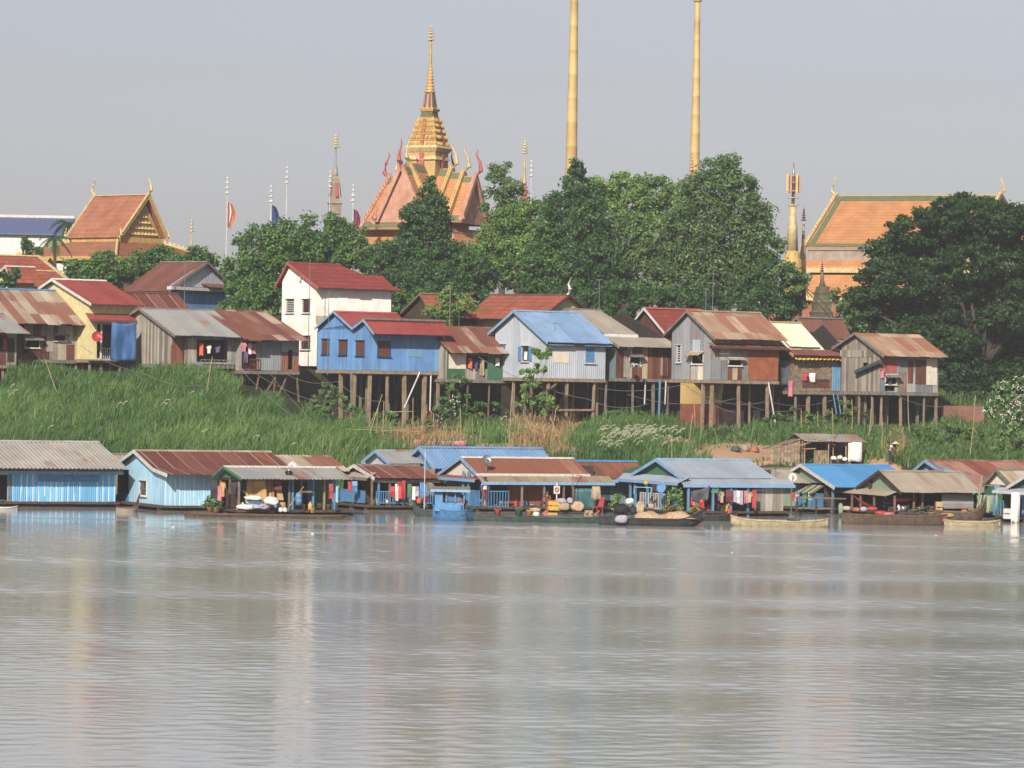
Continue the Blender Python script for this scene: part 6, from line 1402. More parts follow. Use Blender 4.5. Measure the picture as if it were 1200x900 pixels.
def plant(label, px, py, wpx, hpx, Y, mat='lf_mid', seed=1, pot='terracotta', flower=None):
    s = Y/F; c = P(px, py, Y); w, h = wpx*s/2, hpx*s; root = thing('potted_plant', label, 'plant', c)
    mb = MB(); mb.lathe([(.12, 0), (.17, .22), (.19, .25), (.15, .25), (.13, .2)], 10); mb.build('pot', M[pot], root, True)
    rg = np.random.default_rng(seed); cs = rg.normal(0, 1, (14, 3))*np.array([w*.45, w*.4, h*.22])+np.array([0, 0, h*.62])
    vs, tint = leaves(cs, np.full(14, .16), 16, .085, .8, seed, .55, .2); leafobj('foliage', vs, tint, M[mat], root, (0, 0, 0))
    mb = MB(); mb.tube([(0, 0, .2), (0, 0, h*.6)], .025, 5); mb.build('stem', M['bark'], root)
    if flower:
        mb = MB(); [mb.blob(Vector(c_)+Vector((0, -.15, .05)), .045, 6) for c_ in cs]; mb.build('blossom', M[flower], root)
    return root
# --- people: one skinned body, materials by nearest joint
def person(label, foot, Y, h=1.6, pose='stand', rz=0, shirt='whitecloth', legs='maroon', hat=None, group=None, z=None):
    loc = P(foot[0], foot[1], Y); loc.z = loc.z if z is None else z
    root = thing('person', label, 'person', loc, rz); k = h/1.7
    J = dict(pel=(0,0,.92), spi=(0,0,1.08), che=(0,0,1.28), nec=(0,0,1.44), hb=(0,-.01,1.52), hd=(0,-.015,1.6), top=(0,-.005,1.68))
    Rr = dict(pel=.135, spi=.12, che=.14, nec=.055, hb=.075, hd=.095, top=.055)
    E = [('pel','spi'),('spi','che'),('che','nec'),('nec','hb'),('hb','hd'),('hd','top')]
    if pose == 'sit':
        J.update({q: (x, y, z_-.62) for q, (x, y, z_) in J.items()}); leg = {'hip': (.09, 0, .28), 'kne': (.12, -.42, .36), 'ank': (.12, -.40, .02), 'toe': (.12, -.56, .0)}
    elif pose == 'bend':
        J.update(spi=(0,-.08,1.05), che=(0,-.26,1.2), nec=(0,-.40,1.28), hb=(0,-.47,1.30), hd=(0,-.53,1.34), top=(0,-.57,1.4)); leg = {'hip': (.09, 0, .88), 'kne': (.1, -.04, .48), 'ank': (.1, .02, .07), 'toe': (.11, -.13, .02)}
    else: leg = {'hip': (.09, 0, .88), 'kne': (.1, -.03, .48), 'ank': (.1, .02, .07), 'toe': (.11, -.13, .02)}
    ch = Vector(J['che'])
    for s_, n_ in ((1, 'L'), (-1, 'R')):
        sh = ch+Vector((s_*.185, 0, .1))
        if pose == 'stand': el = sh+Vector((s_*.06, .02, -.28)); wr = el+Vector((-s_*.12, -.2, -.06) if s_ > 0 else (-s_*.02, -.1, -.22))
        elif pose == 'sit': el = sh+Vector((s_*.08, -.12, -.24)); wr = el+Vector((-s_*.1, -.22, -.02))
        else: el = sh+Vector((s_*.04, -.06, -.27)); wr = el+Vector((0, -.12, -.22))
        hv = (wr-el).normalized(); side = hv.cross(Vector((0, 0, 1))); side = (side if side.length > .1 else Vector((1, 0, 0))).normalized()
        J['sh'+n_] = sh; J['el'+n_] = el; J['wr'+n_] = wr; J['pa'+n_] = wr+hv*.07
        Rr.update({'sh'+n_: .06, 'el'+n_: .043, 'wr'+n_: .03, 'pa'+n_: .032}); E += [('che', 'sh'+n_), ('sh'+n_, 'el'+n_), ('el'+n_, 'wr'+n_), ('wr'+n_, 'pa'+n_)]
        for f in range(4):
            off = side*(f-1.5)*.022; ln = (.072, .085, .08, .06)[f]; q = f'f{f}{n_}'; J[q] = wr+hv*.1+off; J[q+'t'] = wr+hv*(.1+ln)+off-Vector((0, 0, .02)); Rr[q] = .010; Rr[q+'t'] = .008; E += [('pa'+n_, q), (q, q+'t')]
        J['th'+n_] = wr+hv*.07+side*.06; Rr['th'+n_] = .010; E.append(('pa'+n_, 'th'+n_))
        for q, r_ in (('hip', .095), ('kne', .06), ('ank', .042), ('toe', .035)):
            x, y, zz = leg[q]; J[q+n_] = (s_*x, y, zz); Rr[q+n_] = r_
        E += [('pel', 'hip'+n_), ('hip'+n_, 'kne'+n_), ('kne'+n_, 'ank'+n_), ('ank'+n_, 'toe'+n_)]
    keys = list(J); me = bpy.data.meshes.new('body'); me.from_pydata([tuple(Vector(J[q])*k) for q in keys], [(keys.index(a), keys.index(b)) for a, b in E], [])
    o = bpy.data.objects.new('body', me); COL.objects.link(o)
    md = o.modifiers.new('s', 'SKIN'); 
    for i, q in enumerate(keys):
        sv = me.skin_vertices[0].data[i]; sv.radius = (Rr[q]*k, Rr[q]*k*(.72 if q in ('pel', 'spi', 'che') else 1)); sv.use_root = (q == 'pel')
    o.modifiers.new('b', 'SUBSURF').levels = 2
    dg = bpy.context.evaluated_depsgraph_get(); nm = bpy.data.meshes.new_from_object(o.evaluated_get(dg)); o.modifiers.clear(); o.data = nm; nm.name = 'body'
    nm.materials.clear(); [nm.materials.append(M[q]) for q in ('skin', shirt, legs)]
    KV = [(q, Vector(J[q])*k) for q in keys]
    for p in nm.polygons:
        q = min(KV, key=lambda a: (a[1]-p.center).length_squared)[0]
        p.material_index = 1 if q in ('spi', 'che', 'shL', 'shR') or q[:2] == 'el' and False else 2 if q[:3] in ('pel', 'hip', 'kne') else 0
        p.use_smooth = True
    o.parent = root
    hd = Vector(J['hd'])*k
    mb = MB(); mb.blob(hd+Vector((0, .018, .03))*k, .103*k, 12, 1, 1.02, .95); mb.build('hair', M['hair'], root, True)
    for sx in (-1, 1):
        mb = MB(); mb.blob(hd+Vector((sx*.035, -.088, .005))*k, .011*k, 6); mb.build('eye', M['black'], root, True)
        mb = MB(); mb.blob(hd+Vector((sx*.093, 0, -.005))*k, .022*k, 6, .5, .8, 1.2); mb.build('ear', M['skin'], root, True)
    mb = MB(); mb.prism([hd+Vector((0, -.088, .02))*k, hd+Vector((-.016, -.085, -.025))*k, hd+Vector((0, -.118, -.022))*k], (.014*k, 0, 0)); mb.build('nose', M['skin'], root)
    if hat:
        mb = MB(); mb.lathe([(.26, 0), (.25, .015), (.02, .17), (.005, .175)], 16, hd+Vector((0, 0, .06))*k); mb.build('conical_hat', M[hat], root, True)
    return root
# ------------------------------------------------------------------ boats
boat('small pale grey boat with dark carved prow between the blue houses', 136, 163, 600, .24, .05, .7, .8, 'stone', gun='brownpaint', thw=1)
boat('old log raft with low sides in front of the open shop', 216, 407, 607, .16, .05, .05, 1.3, 'hullbrown', pw_=14, name='log_raft', thw=5)
boat('green canoe with raised bow left of the blue cabin boat', 484, 522, 606, .35, .5, .1, .9, 'hullgreen', dY=.8)
rb, Yb = boat('bright blue cabin boat with tan roof and engine at the back', 507, 555, 610, .55, .25, .1, 1.7, 'hullblue', pw_=4, thw=0)
mb = MB(); mb.box(-.95, -.72, .5, -.55, .72, 1.45); mb.build('cabin', M['bluepaint'], rb)
mb = MB(); mb.box(-.55, -.72, .5, .55, -.66, .95); mb.box(-.55, .66, .5, .55, .72, .95); mb.box(.5, -.66, .5, .56, .66, .95); mb.build('cabin_side', M['bluepaint'], rb)
for x in (-.35, .1, .55):
    for y in (-.69, .69): mb = MB(); mb.box(x-.03, y-.03, .9, x+.03, y+.03, 1.62); mb.build('cabin_post', M['postblue'], rb)
mb = MB(); mb.sheet((-1.15, -.95, 1.6), (1, 0, 0), (0, 1.9, .12), 0, 2.0, .2, .015, jag=.02); mb.build('cabin_roof', M['r_olive'], rb)
mb = MB(); mb.box(-1.16, -1.0, 1.5, .86, -.95, 1.62); mb.build('roof_edge', M['trimblue'], rb)
mb = MB(); mb.blob((.55, -.3, .95), .22, 8, 1, .9, .8, .15); mb.tube([(.55, -.3, .9), (.7, -.8, .3), (.75, -1.1, -.1)], .05, 6); mb.build('engine', M['darkwood'], rb)
boat('long dark green boat in front of the cream gabled house', 552, 722, 612, .27, .1, .2, 1.2, 'hullgreen', thw=4)
rl, Yl = boat('dark boat heaped with sand sacks in front of the green gabled house', 702, 826, 616, .34, .1, .65, 1.5, 'hulldark', thw=1)
mb = MB(); L_ = 3.0
vs = []; n = 18
for i in range(n+1):
    t_ = i/n; x = -.9+3.3*t_
    for j in range(7): v = j/6*2-1; vs.append((x, v*.62, .4+(.32+.14*math.sin(t_*11)+.06*math.sin(t_*27+v*4))*(1-v*v)*math.sin(math.pi*min(1, t_*1.02+.04))**.5))
mb.add(vs, [(7*i+j, 7*i+j+1, 7*i+8+j, 7*i+7+j) for i in range(n) for j in range(6)]); tag(mb.build('sand_load', M['sand'], None, True, rl.location), 'heap of tan sand and sacking lying in the dark boat', 'load')
boat('dark low boat with mooring rope between the loaded boat and the cream boat', 772, 864, 611, .28, .1, .3, 1.1, 'hulldark', dY=1.2, thw=2)
boat('cream weathered flat boat in front of the grey board wall', 856, 970, 617, .3, .25, .15, 1.25, 'hullcream', 'hullcream', thw=2)
boat('long brown hull with red painted end below the ragged canopy', 986, 1110, 615, .5, .08, .12, 1.5, 'hullbrown', thw=2)
boat('dark boat with high decorated bow right of the long brown hull', 1096, 1156, 611, .5, .1, 1.0, 1.3, 'hullbrown', dY=.9, gun='wood', thw=2)
boat('low pale blue and cream boat near the right edge', 1106, 1172, 617, .26, .1, .12, 1.2, 'hullcream', 'navy', thw=2)
boat('little white boat end at the left edge below the red barrel', -30, 20, 597, .12, .1, .1, 1.1, 'whitepaint', dY=-.6, thw=1)
# ------------------------------------------------------------------ people
person('man in white shirt and brown sarong standing on the porch of the cream gabled house', (568, 600), H['f7'].Y-.15, 1.62, 'stand', .5, 'whitecloth', 'maroon', z=.3)
person('person in red shirt sitting at the back of the blue cabin boat', (541, 604), Yb-.35, 1.55, 'sit', .3, 'redcloth', 'navy', z=.35)
g = G(1043, 548); person('person in pale clothes and conical straw hat on the bank behind the bright blue roof', (1043, 548), g.y, 1.55, 'bend', .6, 'whitecloth', 'darkcloth', 'straw', z=g.z)
person('person in dark clothes sitting beside the yellow crate', (641, 601), H['f7'].Y-.1, 1.5, 'sit', -.4, 'maroon', 'brownpaint', z=.3)
g = G(405, 508); person('person in dark red top standing by the bamboo frame under the feathery bush', (411, 508), g.y, 1.45, 'stand', .3, 'maroon', 'darkcloth', z=g.z)
g = G(504, 503); person('person in brown standing by the bamboo frame above the pink net', (504, 506), g.y, 1.5, 'bend', -.3, 'terracotta', 'brownpaint', z=g.z)
person('person in blue lying back under the ragged canopy behind the red hammock', (1037, 603), H['f12'].Y+1, 1.5, 'sit', .8, 'navy', 'darkcloth', z=.3)
# ------------------------------------------------------------------ dishes
f = H
dish('round cream satellite dish on a pole in front of the bright blue roof', 927, 559.5, 5.6, f['f11'].Y-2, 'dish', 604, 10, 72)
dish('clear grey satellite dish on the rusty roof of the cream gabled house', 570, 539, 5.5, f['f7'].Y+.9, 'metal', 553, 15, 70)
dish('white satellite dish peeping over the grey shop roof', 343, 546, 5.8, f['f3'].Y+4.2, 'whitepaint', 560, -15, 80)
dish('black dish lying on the grey shop roof', 338.5, 555, 4.6, f['f3'].Y+1.3, 'black', 557.5, 0, 20)
dish('red satellite dish on the cream wall beside the blue tarp', 113.5, 395, 6.4, f['s3'].Y-.6, 'dishred', 408, 20, 75)
dish('small silver dish on the dark rust striped front', 741, 428, 3.4, f['s10'].Y-.35, 'metal', 434, 0, 75)
dish('second silver dish hanging right of its twin on the dark rust striped front', 749, 429, 2.8, f['s10'].Y-.35, 'metal', 434, 10, 75)
# ------------------------------------------------------------------ stilt house things
cloth('tarp', 'big blue tarp hung over the porch of the cream walled house', 'tarp', 131, 377, 159, 422, f['s3'].Y-.45, 'bluetarp', .2, 22, 16, taper=-.07, sag=.12)
for i, (x, y, w, hh, m_, lab, kd) in enumerate(((236, 402, 5, 15, 'orange', 'orange cloth hanging in the opening of the plank sided shack', 'cloth'), (245, 404, 5, 10, 'whitecloth', 'white shirt in the opening of the plank sided shack', 'shirt'), (255, 404, 6, 9, 'purple', 'dark purple shirt in the opening of the plank sided shack', 'shirt'), (286, 401, 6, 11, 'pink', 'pink shirt at the top of the rusty shack balcony', 'shirt'), (293, 402, 5, 13, 'whitecloth', 'white shirt on the rusty shack balcony', 'shirt'), (298, 403, 5, 12, 'pink', 'pale pink cloth at the right of the rusty shack balcony', 'cloth'), (288, 412, 6, 13, 'purple', 'purple trousers low on the rusty shack balcony', 'trousers'))):
    garment(lab, x, y, w, hh, (f['s4'].Y if i < 3 else f['s5'].Y)+.3+(x-200 if i < 3 else x-282)*.0563*.6-.6, m_, kd)
for x, y, w, hh, m_, lab, kd in ((551, 420, 5, 12, 'orange', 'orange cloth under the low rusty roof', 'cloth'), (558, 420, 5, 13, 'navy', 'dark blue shirt under the low rusty roof', 'shirt'), (565, 422, 6, 18, 'tancloth', 'pale trousers hanging under the low rusty roof', 'trousers'), (583, 420, 5, 9, 'whitecloth', 'white cloth in the small opening of the green panel', 'cloth')):
    garment(lab, x, y, w, hh, f['s8'].Y-.15+(x-524)*.0563*.62, m_, kd)
for x, y, w, hh, m_, lab, kd in ((6, 396, 5, 14, 'redcloth', 'red cloth in the doorway of the left edge shack', 'cloth'), (943, 437, 8, 9, 'redcloth', 'red and white shirt on the bamboo front', 'shirt'), (951, 437, 9, 11, 'whitecloth', 'white cloth on the bamboo front', 'cloth'), (926.5, 446, 5, 19, 'pink', 'pink and white strip hanging from the corner of the plastic sheeted wall', 'cloth'), (1034, 431, 5, 12, 'pink', 'pink shirt by the rolled awning', 'shirt'), (1043, 441, 5, 10, 'navy', 'blue shirt under the small flap', 'shirt'), (616, 412, 4, 10, 'whitecloth', 'white curtain in the open blue shuttered window', 'cloth')):
    hh_ = f['s1'] if x < 20 else f['s13'] if x < 1000 and x > 700 else f['s14'] if x > 1000 else f['s9']
    Yg = hh_.Y-.12+max(0, hh_.lx(x, y))*hh_.s if x != 616 else hh_.Y+max(0, hh_.ly(x))*hh_.c-.12
    garment(lab, x, y, w, hh, Yg, m_, kd)
cloth('plastic_sheet', 'crumpled grey plastic sheet on the side of the bamboo fronted house', 'sheet', 913, 422, 926, 452, f['s13'].Y+.1, 'greytarp', .12, 6, 8)
# ------------------------------------------------------------------ floating house things
Y3 = f['f3'].Y
bucket('big red water barrel on the left end of the blue striped house deck', 13, 592, 10, 15, f['f1'].Y-.5+2.3, 'brightred', 'barrel', 'barrel', lambda w, h: [(w*.9, 0), (w, h*.08), (w, h*.3), (w*1.05, h*.33), (w, h*.36), (w, h*.62), (w*1.05, h*.65), (w, h*.68), (w*.98, h*.92), (w*.85, h)])
bucket('white basin beside the red water barrel', 3, 593, 9, 5, f['f1'].Y+1.2, 'whitepaint', 'basin', 'basin')
cloth('hanging_blanket', 'mustard yellow blanket hanging in the open shop', 'blanket', 290, 562, 311, 589, Y3+.4, 'mustard', .12, 12, 8, taper=-.25)
for i, (x, y, w, hh, m_, lab) in enumerate(((288, 597, 26, 7, 'whitecloth', 'flat white sack at the bottom left of the shop pile'), (303, 597, 30, 8, 'lav', 'pale lavender sack at the bottom of the shop pile'), (300, 591, 28, 7, 'w_lightblue', 'light blue bundle in the middle of the shop pile'), (318, 592, 19, 11, 'whitecloth', 'upright pale sack at the right of the shop pile'), (284, 599, 18, 5, 'pink', 'flat pinkish sack on the raft edge'), (330, 597, 10, 10, 'tancloth', 'round tan bag right of the shop pile'), (297, 586, 22, 6, 'whitecloth', 'white bundle under the mustard blanket'))):
    sack(lab, x, y, w, hh, Y3-.25+.22*(i % 3), m_, 'goods piled in the open shop')
for i, (x, y0, y1, w, m_, lab) in enumerate(((315, 563, 586, 6, 'cardboard', 'tan board leaning in the open shop'), (320, 563, 586, 4, 'terracotta', 'narrow brown board leaning in the open shop'), (329, 566, 586, 7, 'cardboard', 'slanted cardboard sheet right of the boards'))):
    a = P(x, y1, Y3+.7); mb = MB(); hh_ = (y1-y0)*Y3/F; w_ = w*Y3/F; mb.prism([(-w_/2, 0, 0), (w_/2, 0, 0), (w_/2-.1*i, .25, hh_), (-w_/2-.1*i, .25, hh_)], (0, .04, 0)); one('leaning_board', lab, 'board', mb, m_, a, 0, 'boards leaning in the open shop')
for x, y, w, hh, m_, lab, kd in ((251, 563, 8, 22, 'darkcloth', 'black clothes bunched at the shop left post', 'cloth'), (257, 570, 5, 18, 'pink', 'pink cloth low at the shop left post', 'cloth'), (261, 564, 6, 18, 'mustard', 'yellowish shirt inside the shop', 'shirt'), (274, 564, 8, 16, 'darkcloth', 'dark shirt between the shop posts', 'shirt'), (284, 564, 10, 14, 'darkcloth', 'black cloth beside the mustard blanket', 'cloth'), (388, 567, 5, 18, 'redcloth', 'red and pink towel at the right end of the shop', 'cloth'), (326, 564, 9, 10, 'maroon', 'maroon cloth above the boards', 'cloth')):
    garment(lab, x, y, w, hh, Y3+.5, m_, kd)
bucket('blue drum standing inside the shop', 350, 592, 8, 14, Y3+1.2, 'bluepaint', 'barrel', 'barrel', lambda w, h: [(w, 0), (w, h*.3), (w*1.05, h*.33), (w, h*.36), (w, h*.68), (w*1.05, h*.7), (w, h*.74), (w*.9, h)])
bucket('little yellow can on the raft', 366, 601, 5, 5, Y3-.9, 'yellow')
for i, x in enumerate((329, 334, 338)): sack(('white plastic bag by the shop motor', 'small white bag right of its neighbour by the shop motor', 'grey bag at the end of the motor clutter')[i], x, 600, 6, 6, Y3-.5, ('whitecloth', 'whitecloth', 'greytarp')[i], 'goods piled in the open shop', 'plastic_bag', 'bag')
plant('bushy potted plant at the left corner of the shop', 246, 600, 12, 17, Y3-.1, 'lf_mid', 3); plant('second potted plant nearer the shop post', 254, 600, 9, 13, Y3-.2, 'lf_dark', 4)
pole('long pole slanting across the shop front', 338, 592, 356, 570, Y3-.3, .03, group=None)
# red clothes porch
Y4 = f['f4'].Y
for x, y, w, hh, m_, lab, kd in ((410, 564, 5, 12, 'redcloth', 'pink red cloth at the left of the slatted porch', 'cloth'), (416, 564, 6, 12, 'bluepaint', 'bright blue shirt at the left of the slatted porch', 'cloth'), (460, 570, 5, 13, 'redcloth', 'red cloth nearest the slatted screen', 'cloth'), (465, 567, 4, 20, 'whitecloth', 'narrow white cloth among the red clothes', 'cloth'), (469, 564, 6, 20, 'brightred', 'bright red shirt in the red clothes row', 'shirt'), (473, 563, 5, 22, 'redcloth', 'long red trousers in the red clothes row', 'trousers'), (480, 567, 5, 16, 'greencloth', 'green cloth right of the red clothes', 'cloth'), (485, 570, 4, 16, 'whitecloth', 'white and red strip right of the green cloth', 'cloth'), (489, 570, 4, 12, 'lav', 'pale blue cloth beside the old post', 'cloth')):
    garment(lab, x, y, w, hh, Y4-.2, m_, kd)
sack('orange bag on the porch beside the old post', 491, 590, 7, 8, Y4-.2, 'orange', None, 'bag', 'bag'); bucket('red bucket beside the old post', 499, 589, 6, 8, Y4-.2, 'brightred')
sack('grey net bundle at the tip of the green canoe', 483, 594, 9, 7, Y4-.7, 'greytarp', None, 'net_bundle', 'net')
# cream gabled house
Y7 = f['f7'].Y
for x, y, w, hh, m_, lab in ((583, 604, 8, 7, 'orange', 'orange tub in the long green boat'), (608, 604, 9, 7, 'greencloth', 'green tub in the long green boat'), (620, 604, 7, 6, 'yellow', 'yellow tub in the long green boat')): bucket(lab, x, y, w, hh, waterY(637, 612)+.1, m_, 'tub', 'tub')
sack('white carton bag in the long green boat', 628, 605, 8, 6, waterY(637, 612), 'whitecloth', None, 'bag', 'bag')
crate('bright yellow plastic crate with red rim stacked high', 648, 598, 14, 11, Y7-.35, 'yellow', .3); crate('yellow crate below the red rimmed one', 647, 607, 11, 6, Y7-.8, 'yellow', .1)
mb = MB(); mb.box(-.34, -.25, 0, .34, .25, .04); one('serving_tray', 'red tray lying on the bright yellow crate', 'tray', mb, 'orange', P(648, 587, Y7-.35), .3)
for i, (x, y, w, hh, m_, lab) in enumerate(((661, 598, 14, 10, 'tancloth', 'tan sack right of the yellow crate'), (658, 590, 12, 7, 'lav', 'blue white bundle above the tan sack'), (676, 599, 17, 13, 'sand', 'big pale sack in front of the teal tarp'), (668, 590, 8, 8, 'lav', 'grey blue bag between the poles'), (627, 600, 16, 6, 'tancloth', 'brown net heap under the brick red wall'), (640, 606, 9, 9, 'terracotta', 'reddish cloth bundle at the foot of the yellow crate'), (690, 603, 12, 6, 'tancloth', 'heap of rags by the red chair'))): sack(lab, x, y, w, hh, Y7-.5+.12*(i % 3), m_, 'sacks in front of the brick red wall')
cloth('hanging_sack', 'whitish sack cloth hung by the teal tarp', 'cloth', 694, 570, 703, 586, Y7+1.3, 'tancloth', .1, 5, 6, taper=-.3)
cloth('tarp', 'dark teal tarp stretched behind the sacks', 'tarp', 672, 572, 698, 597, Y7+2.3, 'teal', .05, 8, 6)
# red chair
c = P(700, 603, Y7+.6); rc = thing('plastic_chair', 'red plastic chair beside the teal tarp', 'chair', c, -.9)
mb = MB(); mb.box(-.22, -.22, .4, .22, .22, .45); mb.build('seat', M['redcloth'], rc); mb = MB(); mb.prism([(-.22, .2, .45), (.22, .2, .45), (.2, .34, .95), (-.2, .34, .95)], (0, .04, 0)); mb.build('backrest', M['redcloth'], rc)
for x in (-.19, .19):
    for y in (-.19, .19): mb = MB(); mb.bar((x, y, 0), (x, y, .4), .04); mb.build('leg', M['redcloth'], rc)
for i, x in enumerate((684, 688, 692, 696, 681)):
    pole(f'{("thick", "thin", "short", "crooked", "split")[i]} driftwood stick in the heap below the teal tarp', x-6, 606-i % 2*2, x+7, 598+i % 3*2, Y7-.7-.05*i, .035, 'bamboo', 'driftwood_stick', 'driftwood heap', 'stick')
bush('reed_heap', 'green reeds heaped on the boats below the driftwood', [(675,606,10,4),(690,607,9,4)], (680, 640), 'grass', .1, 16, 10, 61, cr=(.15, .25), Y=Y7-.9, cat='plants')
# sign
c = P(652.5, 574, Y7-.25); rs = thing('sign', 'pinkish white square sign with dark crossed ring on the porch', 'sign', c); s = Y7/F
mb = MB(); mb.box(-3.6*s, 0, -4.6*s, 3.6*s, .03, 4.6*s); mb.build('board', plain('sign_face', C(228,190,178,K), .6, .1), rs)
mb = MB(); pts = [(2.0*s*math.cos(a), -.012, 2.4*s*math.sin(a)) for a in [2*math.pi*k/16 for k in range(17)]]; mb.tube(pts, .022, 5); mb.bar((-1.4*s, -.012, 1.7*s), (1.4*s, -.012, -1.7*s), .04, .02); mb.build('mark', M['black'], rs)
mb = MB(); mb.box(-.03, .03, -26*s, .03, .07, 8*s); mb.build('sign_post', M['whitepaint'], rs)
# green gabled house
Y9 = f['f9'].Y
c = P(775, 572, Y9+.1); mb = MB(); n = 20; mb.lathe([(.27, 0), (.27, .05), (.24, .06), (.23, .03), (.01, .03)], 20); o = one('round_tray', 'pale blue round tray hung under the green gable', 'tray', mb, 'bluepaint', c, 0); o.rotation_euler = (R(80), 0, R(-25))
mb = MB(); mb.blob((0, 0, 0), .14, 10, 1, 1.1, .9); one('helmet', 'yellow helmet on the shelf under the green gable', 'helmet', mb, 'yellow', P(757, 566, Y9+1.2), 0, None, True)
mb = MB(); mb.box(-.55, -.1, -.02, .55, .1, .02); mb.box(-.55, -.1, -.4, -.5, .1, 0); mb.box(.5, -.1, -.4, .55, .1, 0); one('shelf', 'pale blue shelf carrying the yellow helmet', 'shelf', mb, 'trimblue', P(754, 571, Y9+1.2), -.5)
for i, (x, y, w, hh, m_, lab) in enumerate(((728, 603, 20, 14, 'black', 'big black bundle left of the white rag heap'), (738, 591, 11, 8, 'whitecloth', 'white rag heap at the corner of the green gabled house'), (750, 602, 11, 17, 'tancloth', 'pale upright sack by the porch corner'), (742, 602, 8, 10, 'darkcloth', 'dark rag bundle beside the pale upright sack'), (763, 596, 8, 7, 'tancloth', 'tan paper bag on the porch rail'))): sack(lab, x, y, w, hh, Y9+.4+.1*i, m_, 'bundles at the corner of the green gabled house')
plant('leafy potted tree behind the porch posts of the green gabled house', 788, 598, 16, 26, Y9-.1, 'lf_light', 8); plant('second leafy plant near the corner post of the green gabled house', 797, 600, 9, 20, Y9-.5, 'lf_light', 9)
plant('pink flowering plants behind the loaded boat', 784, 604, 18, 12, Y9-.55, 'lf_mid', 10, flower='redcloth'); plant('orange flowering plant at the bow of the loaded boat', 816, 606, 14, 16, Y9-.8, 'lf_light', 11, flower='orange')
plant('tall yellowish plant beside the driftwood', 722, 602, 10, 26, Y9+1.5, 'lf_light', 12)
cloth('tarp', 'dark grey tarp sagging from the eave of the green gabled house', 'tarp', 807, 568, 832, 586, Y9-.05, 'greytarp', .1, 10, 7, sag=.25, taper=.2)
for x, y, w, hh, m_, lab, kd in ((809, 575, 5, 17, 'redcloth', 'red and white cloth on the corner post', 'cloth'), (814, 579, 6, 14, 'pink', 'pink flowered cloth next to the corner post', 'cloth'), (822, 583, 7, 12, 'brightred', 'bright red flowered cloth under the grey tarp', 'cloth'),
    (846, 575, 5, 14, 'tancloth', 'beige shirt first on the long washing line', 'shirt'), (855, 575, 9, 14, 'maroon', 'wide dusky red cloth on the long washing line', 'cloth'), (861, 575, 3.5, 14, 'lav', 'narrow pale cloth after the dusky red one', 'cloth'), (865, 575, 4, 15, 'whitecloth', 'striped white cloth on the long washing line', 'cloth'), (869, 575, 4, 17, 'lav', 'grey striped cloth on the long washing line', 'cloth'), (874, 575, 4.5, 15, 'pink', 'pinkish trousers on the long washing line', 'trousers'), (878, 576, 7, 13, 'tancloth', 'cream bag like shirt by the last blue post', 'shirt'), (884, 574, 5, 22, 'redcloth', 'red dotted cloth beside the grey board wall', 'cloth'), (838, 570, 9, 8, 'greencloth', 'green cloth bunched over the blue post', 'cloth'), (843, 575, 4, 12, 'purple', 'dark purple shirt at the start of the washing line', 'shirt')):
    garment(lab, x, y, w, hh, Y9-.1+max(0, x-805)*.0455*.42*.55, m_, kd)
sack('pile of pale lavender washing on the loaded boat', 728, 613, 17, 11, waterY(764, 616)-.7, 'lav', None, 'washing_pile', 'laundry')
sack('red pink bundle at the bow of the dark low boat', 855, 603, 6, 8, Y9-.7, 'brightred', None, 'bundle', 'bundle')
sack('flat grey board heap on the cream boat', 930, 611, 16, 5, waterY(913, 617)+.1, 'greytarp', None, 'board_heap', 'heap')
cable('pale mooring rope looping from the blue post to the bow', [(829, 604, Y9-.9), (840, 609, Y9-1), (853, 603, Y9-.8)], .12, .03, 'rope')
# bright blue roofed house
YB = f['f11'].Y
for x, y, w, hh, m_, lab, kd in ((929, 576, 5, 11, 'redcloth', 'red shirt under the striped awning', 'shirt'), (934, 576, 5, 12, 'lav', 'lavender shirt under the striped awning', 'shirt'), (943, 577, 5, 12, 'greencloth', 'green shirt under the striped awning', 'shirt'), (954, 577, 5, 12, 'tancloth', 'tan shirt under the striped awning', 'shirt'), (949, 577, 4, 9, 'whitecloth', 'white cloth under the striped awning', 'cloth')): garment(lab, x, y, w, hh, YB+1.2, m_, kd)
c = P(955, 600, YB-.9); tb = thing('landing_stage', 'plank landing stage with rails before the striped awning', 'landing stage', (c.x, c.y, 0), .05)
mb = MB(); mb.box(-1.2, -.5, .28, 1.1, .5, .36); mb.build('deck', M['wood'], tb); mb = MB(); mb.bar((-1.3, -.5, .95), (1.7, -.5, .9), .12, .08); mb.build('rail', M['wood'], tb)
for x in (-1.1, 0, 1.0): mb = MB(); mb.box(x-.05, -.53, -.6, x+.05, -.43, .92); mb.build('post', M['darkwood'], tb)
bucket('green basin on the landing stage', 936, 600, 11, 6, YB-.6, 'greencloth', 'basin', 'basin')
for i, (x, y, w, hh, m_, lab) in enumerate(((972, 608, 10, 10, 'purple', 'dark purple bundle by the canopy corner'), (977, 611, 8, 7, 'terracotta', 'brown basket like bundle by the canopy corner'), (975, 603, 6, 8, 'greytarp', 'grey bundle by the canopy corner'))): sack(lab, x, y, w, hh, YB-.8-.2*i, m_, 'bundles at the canopy corner')
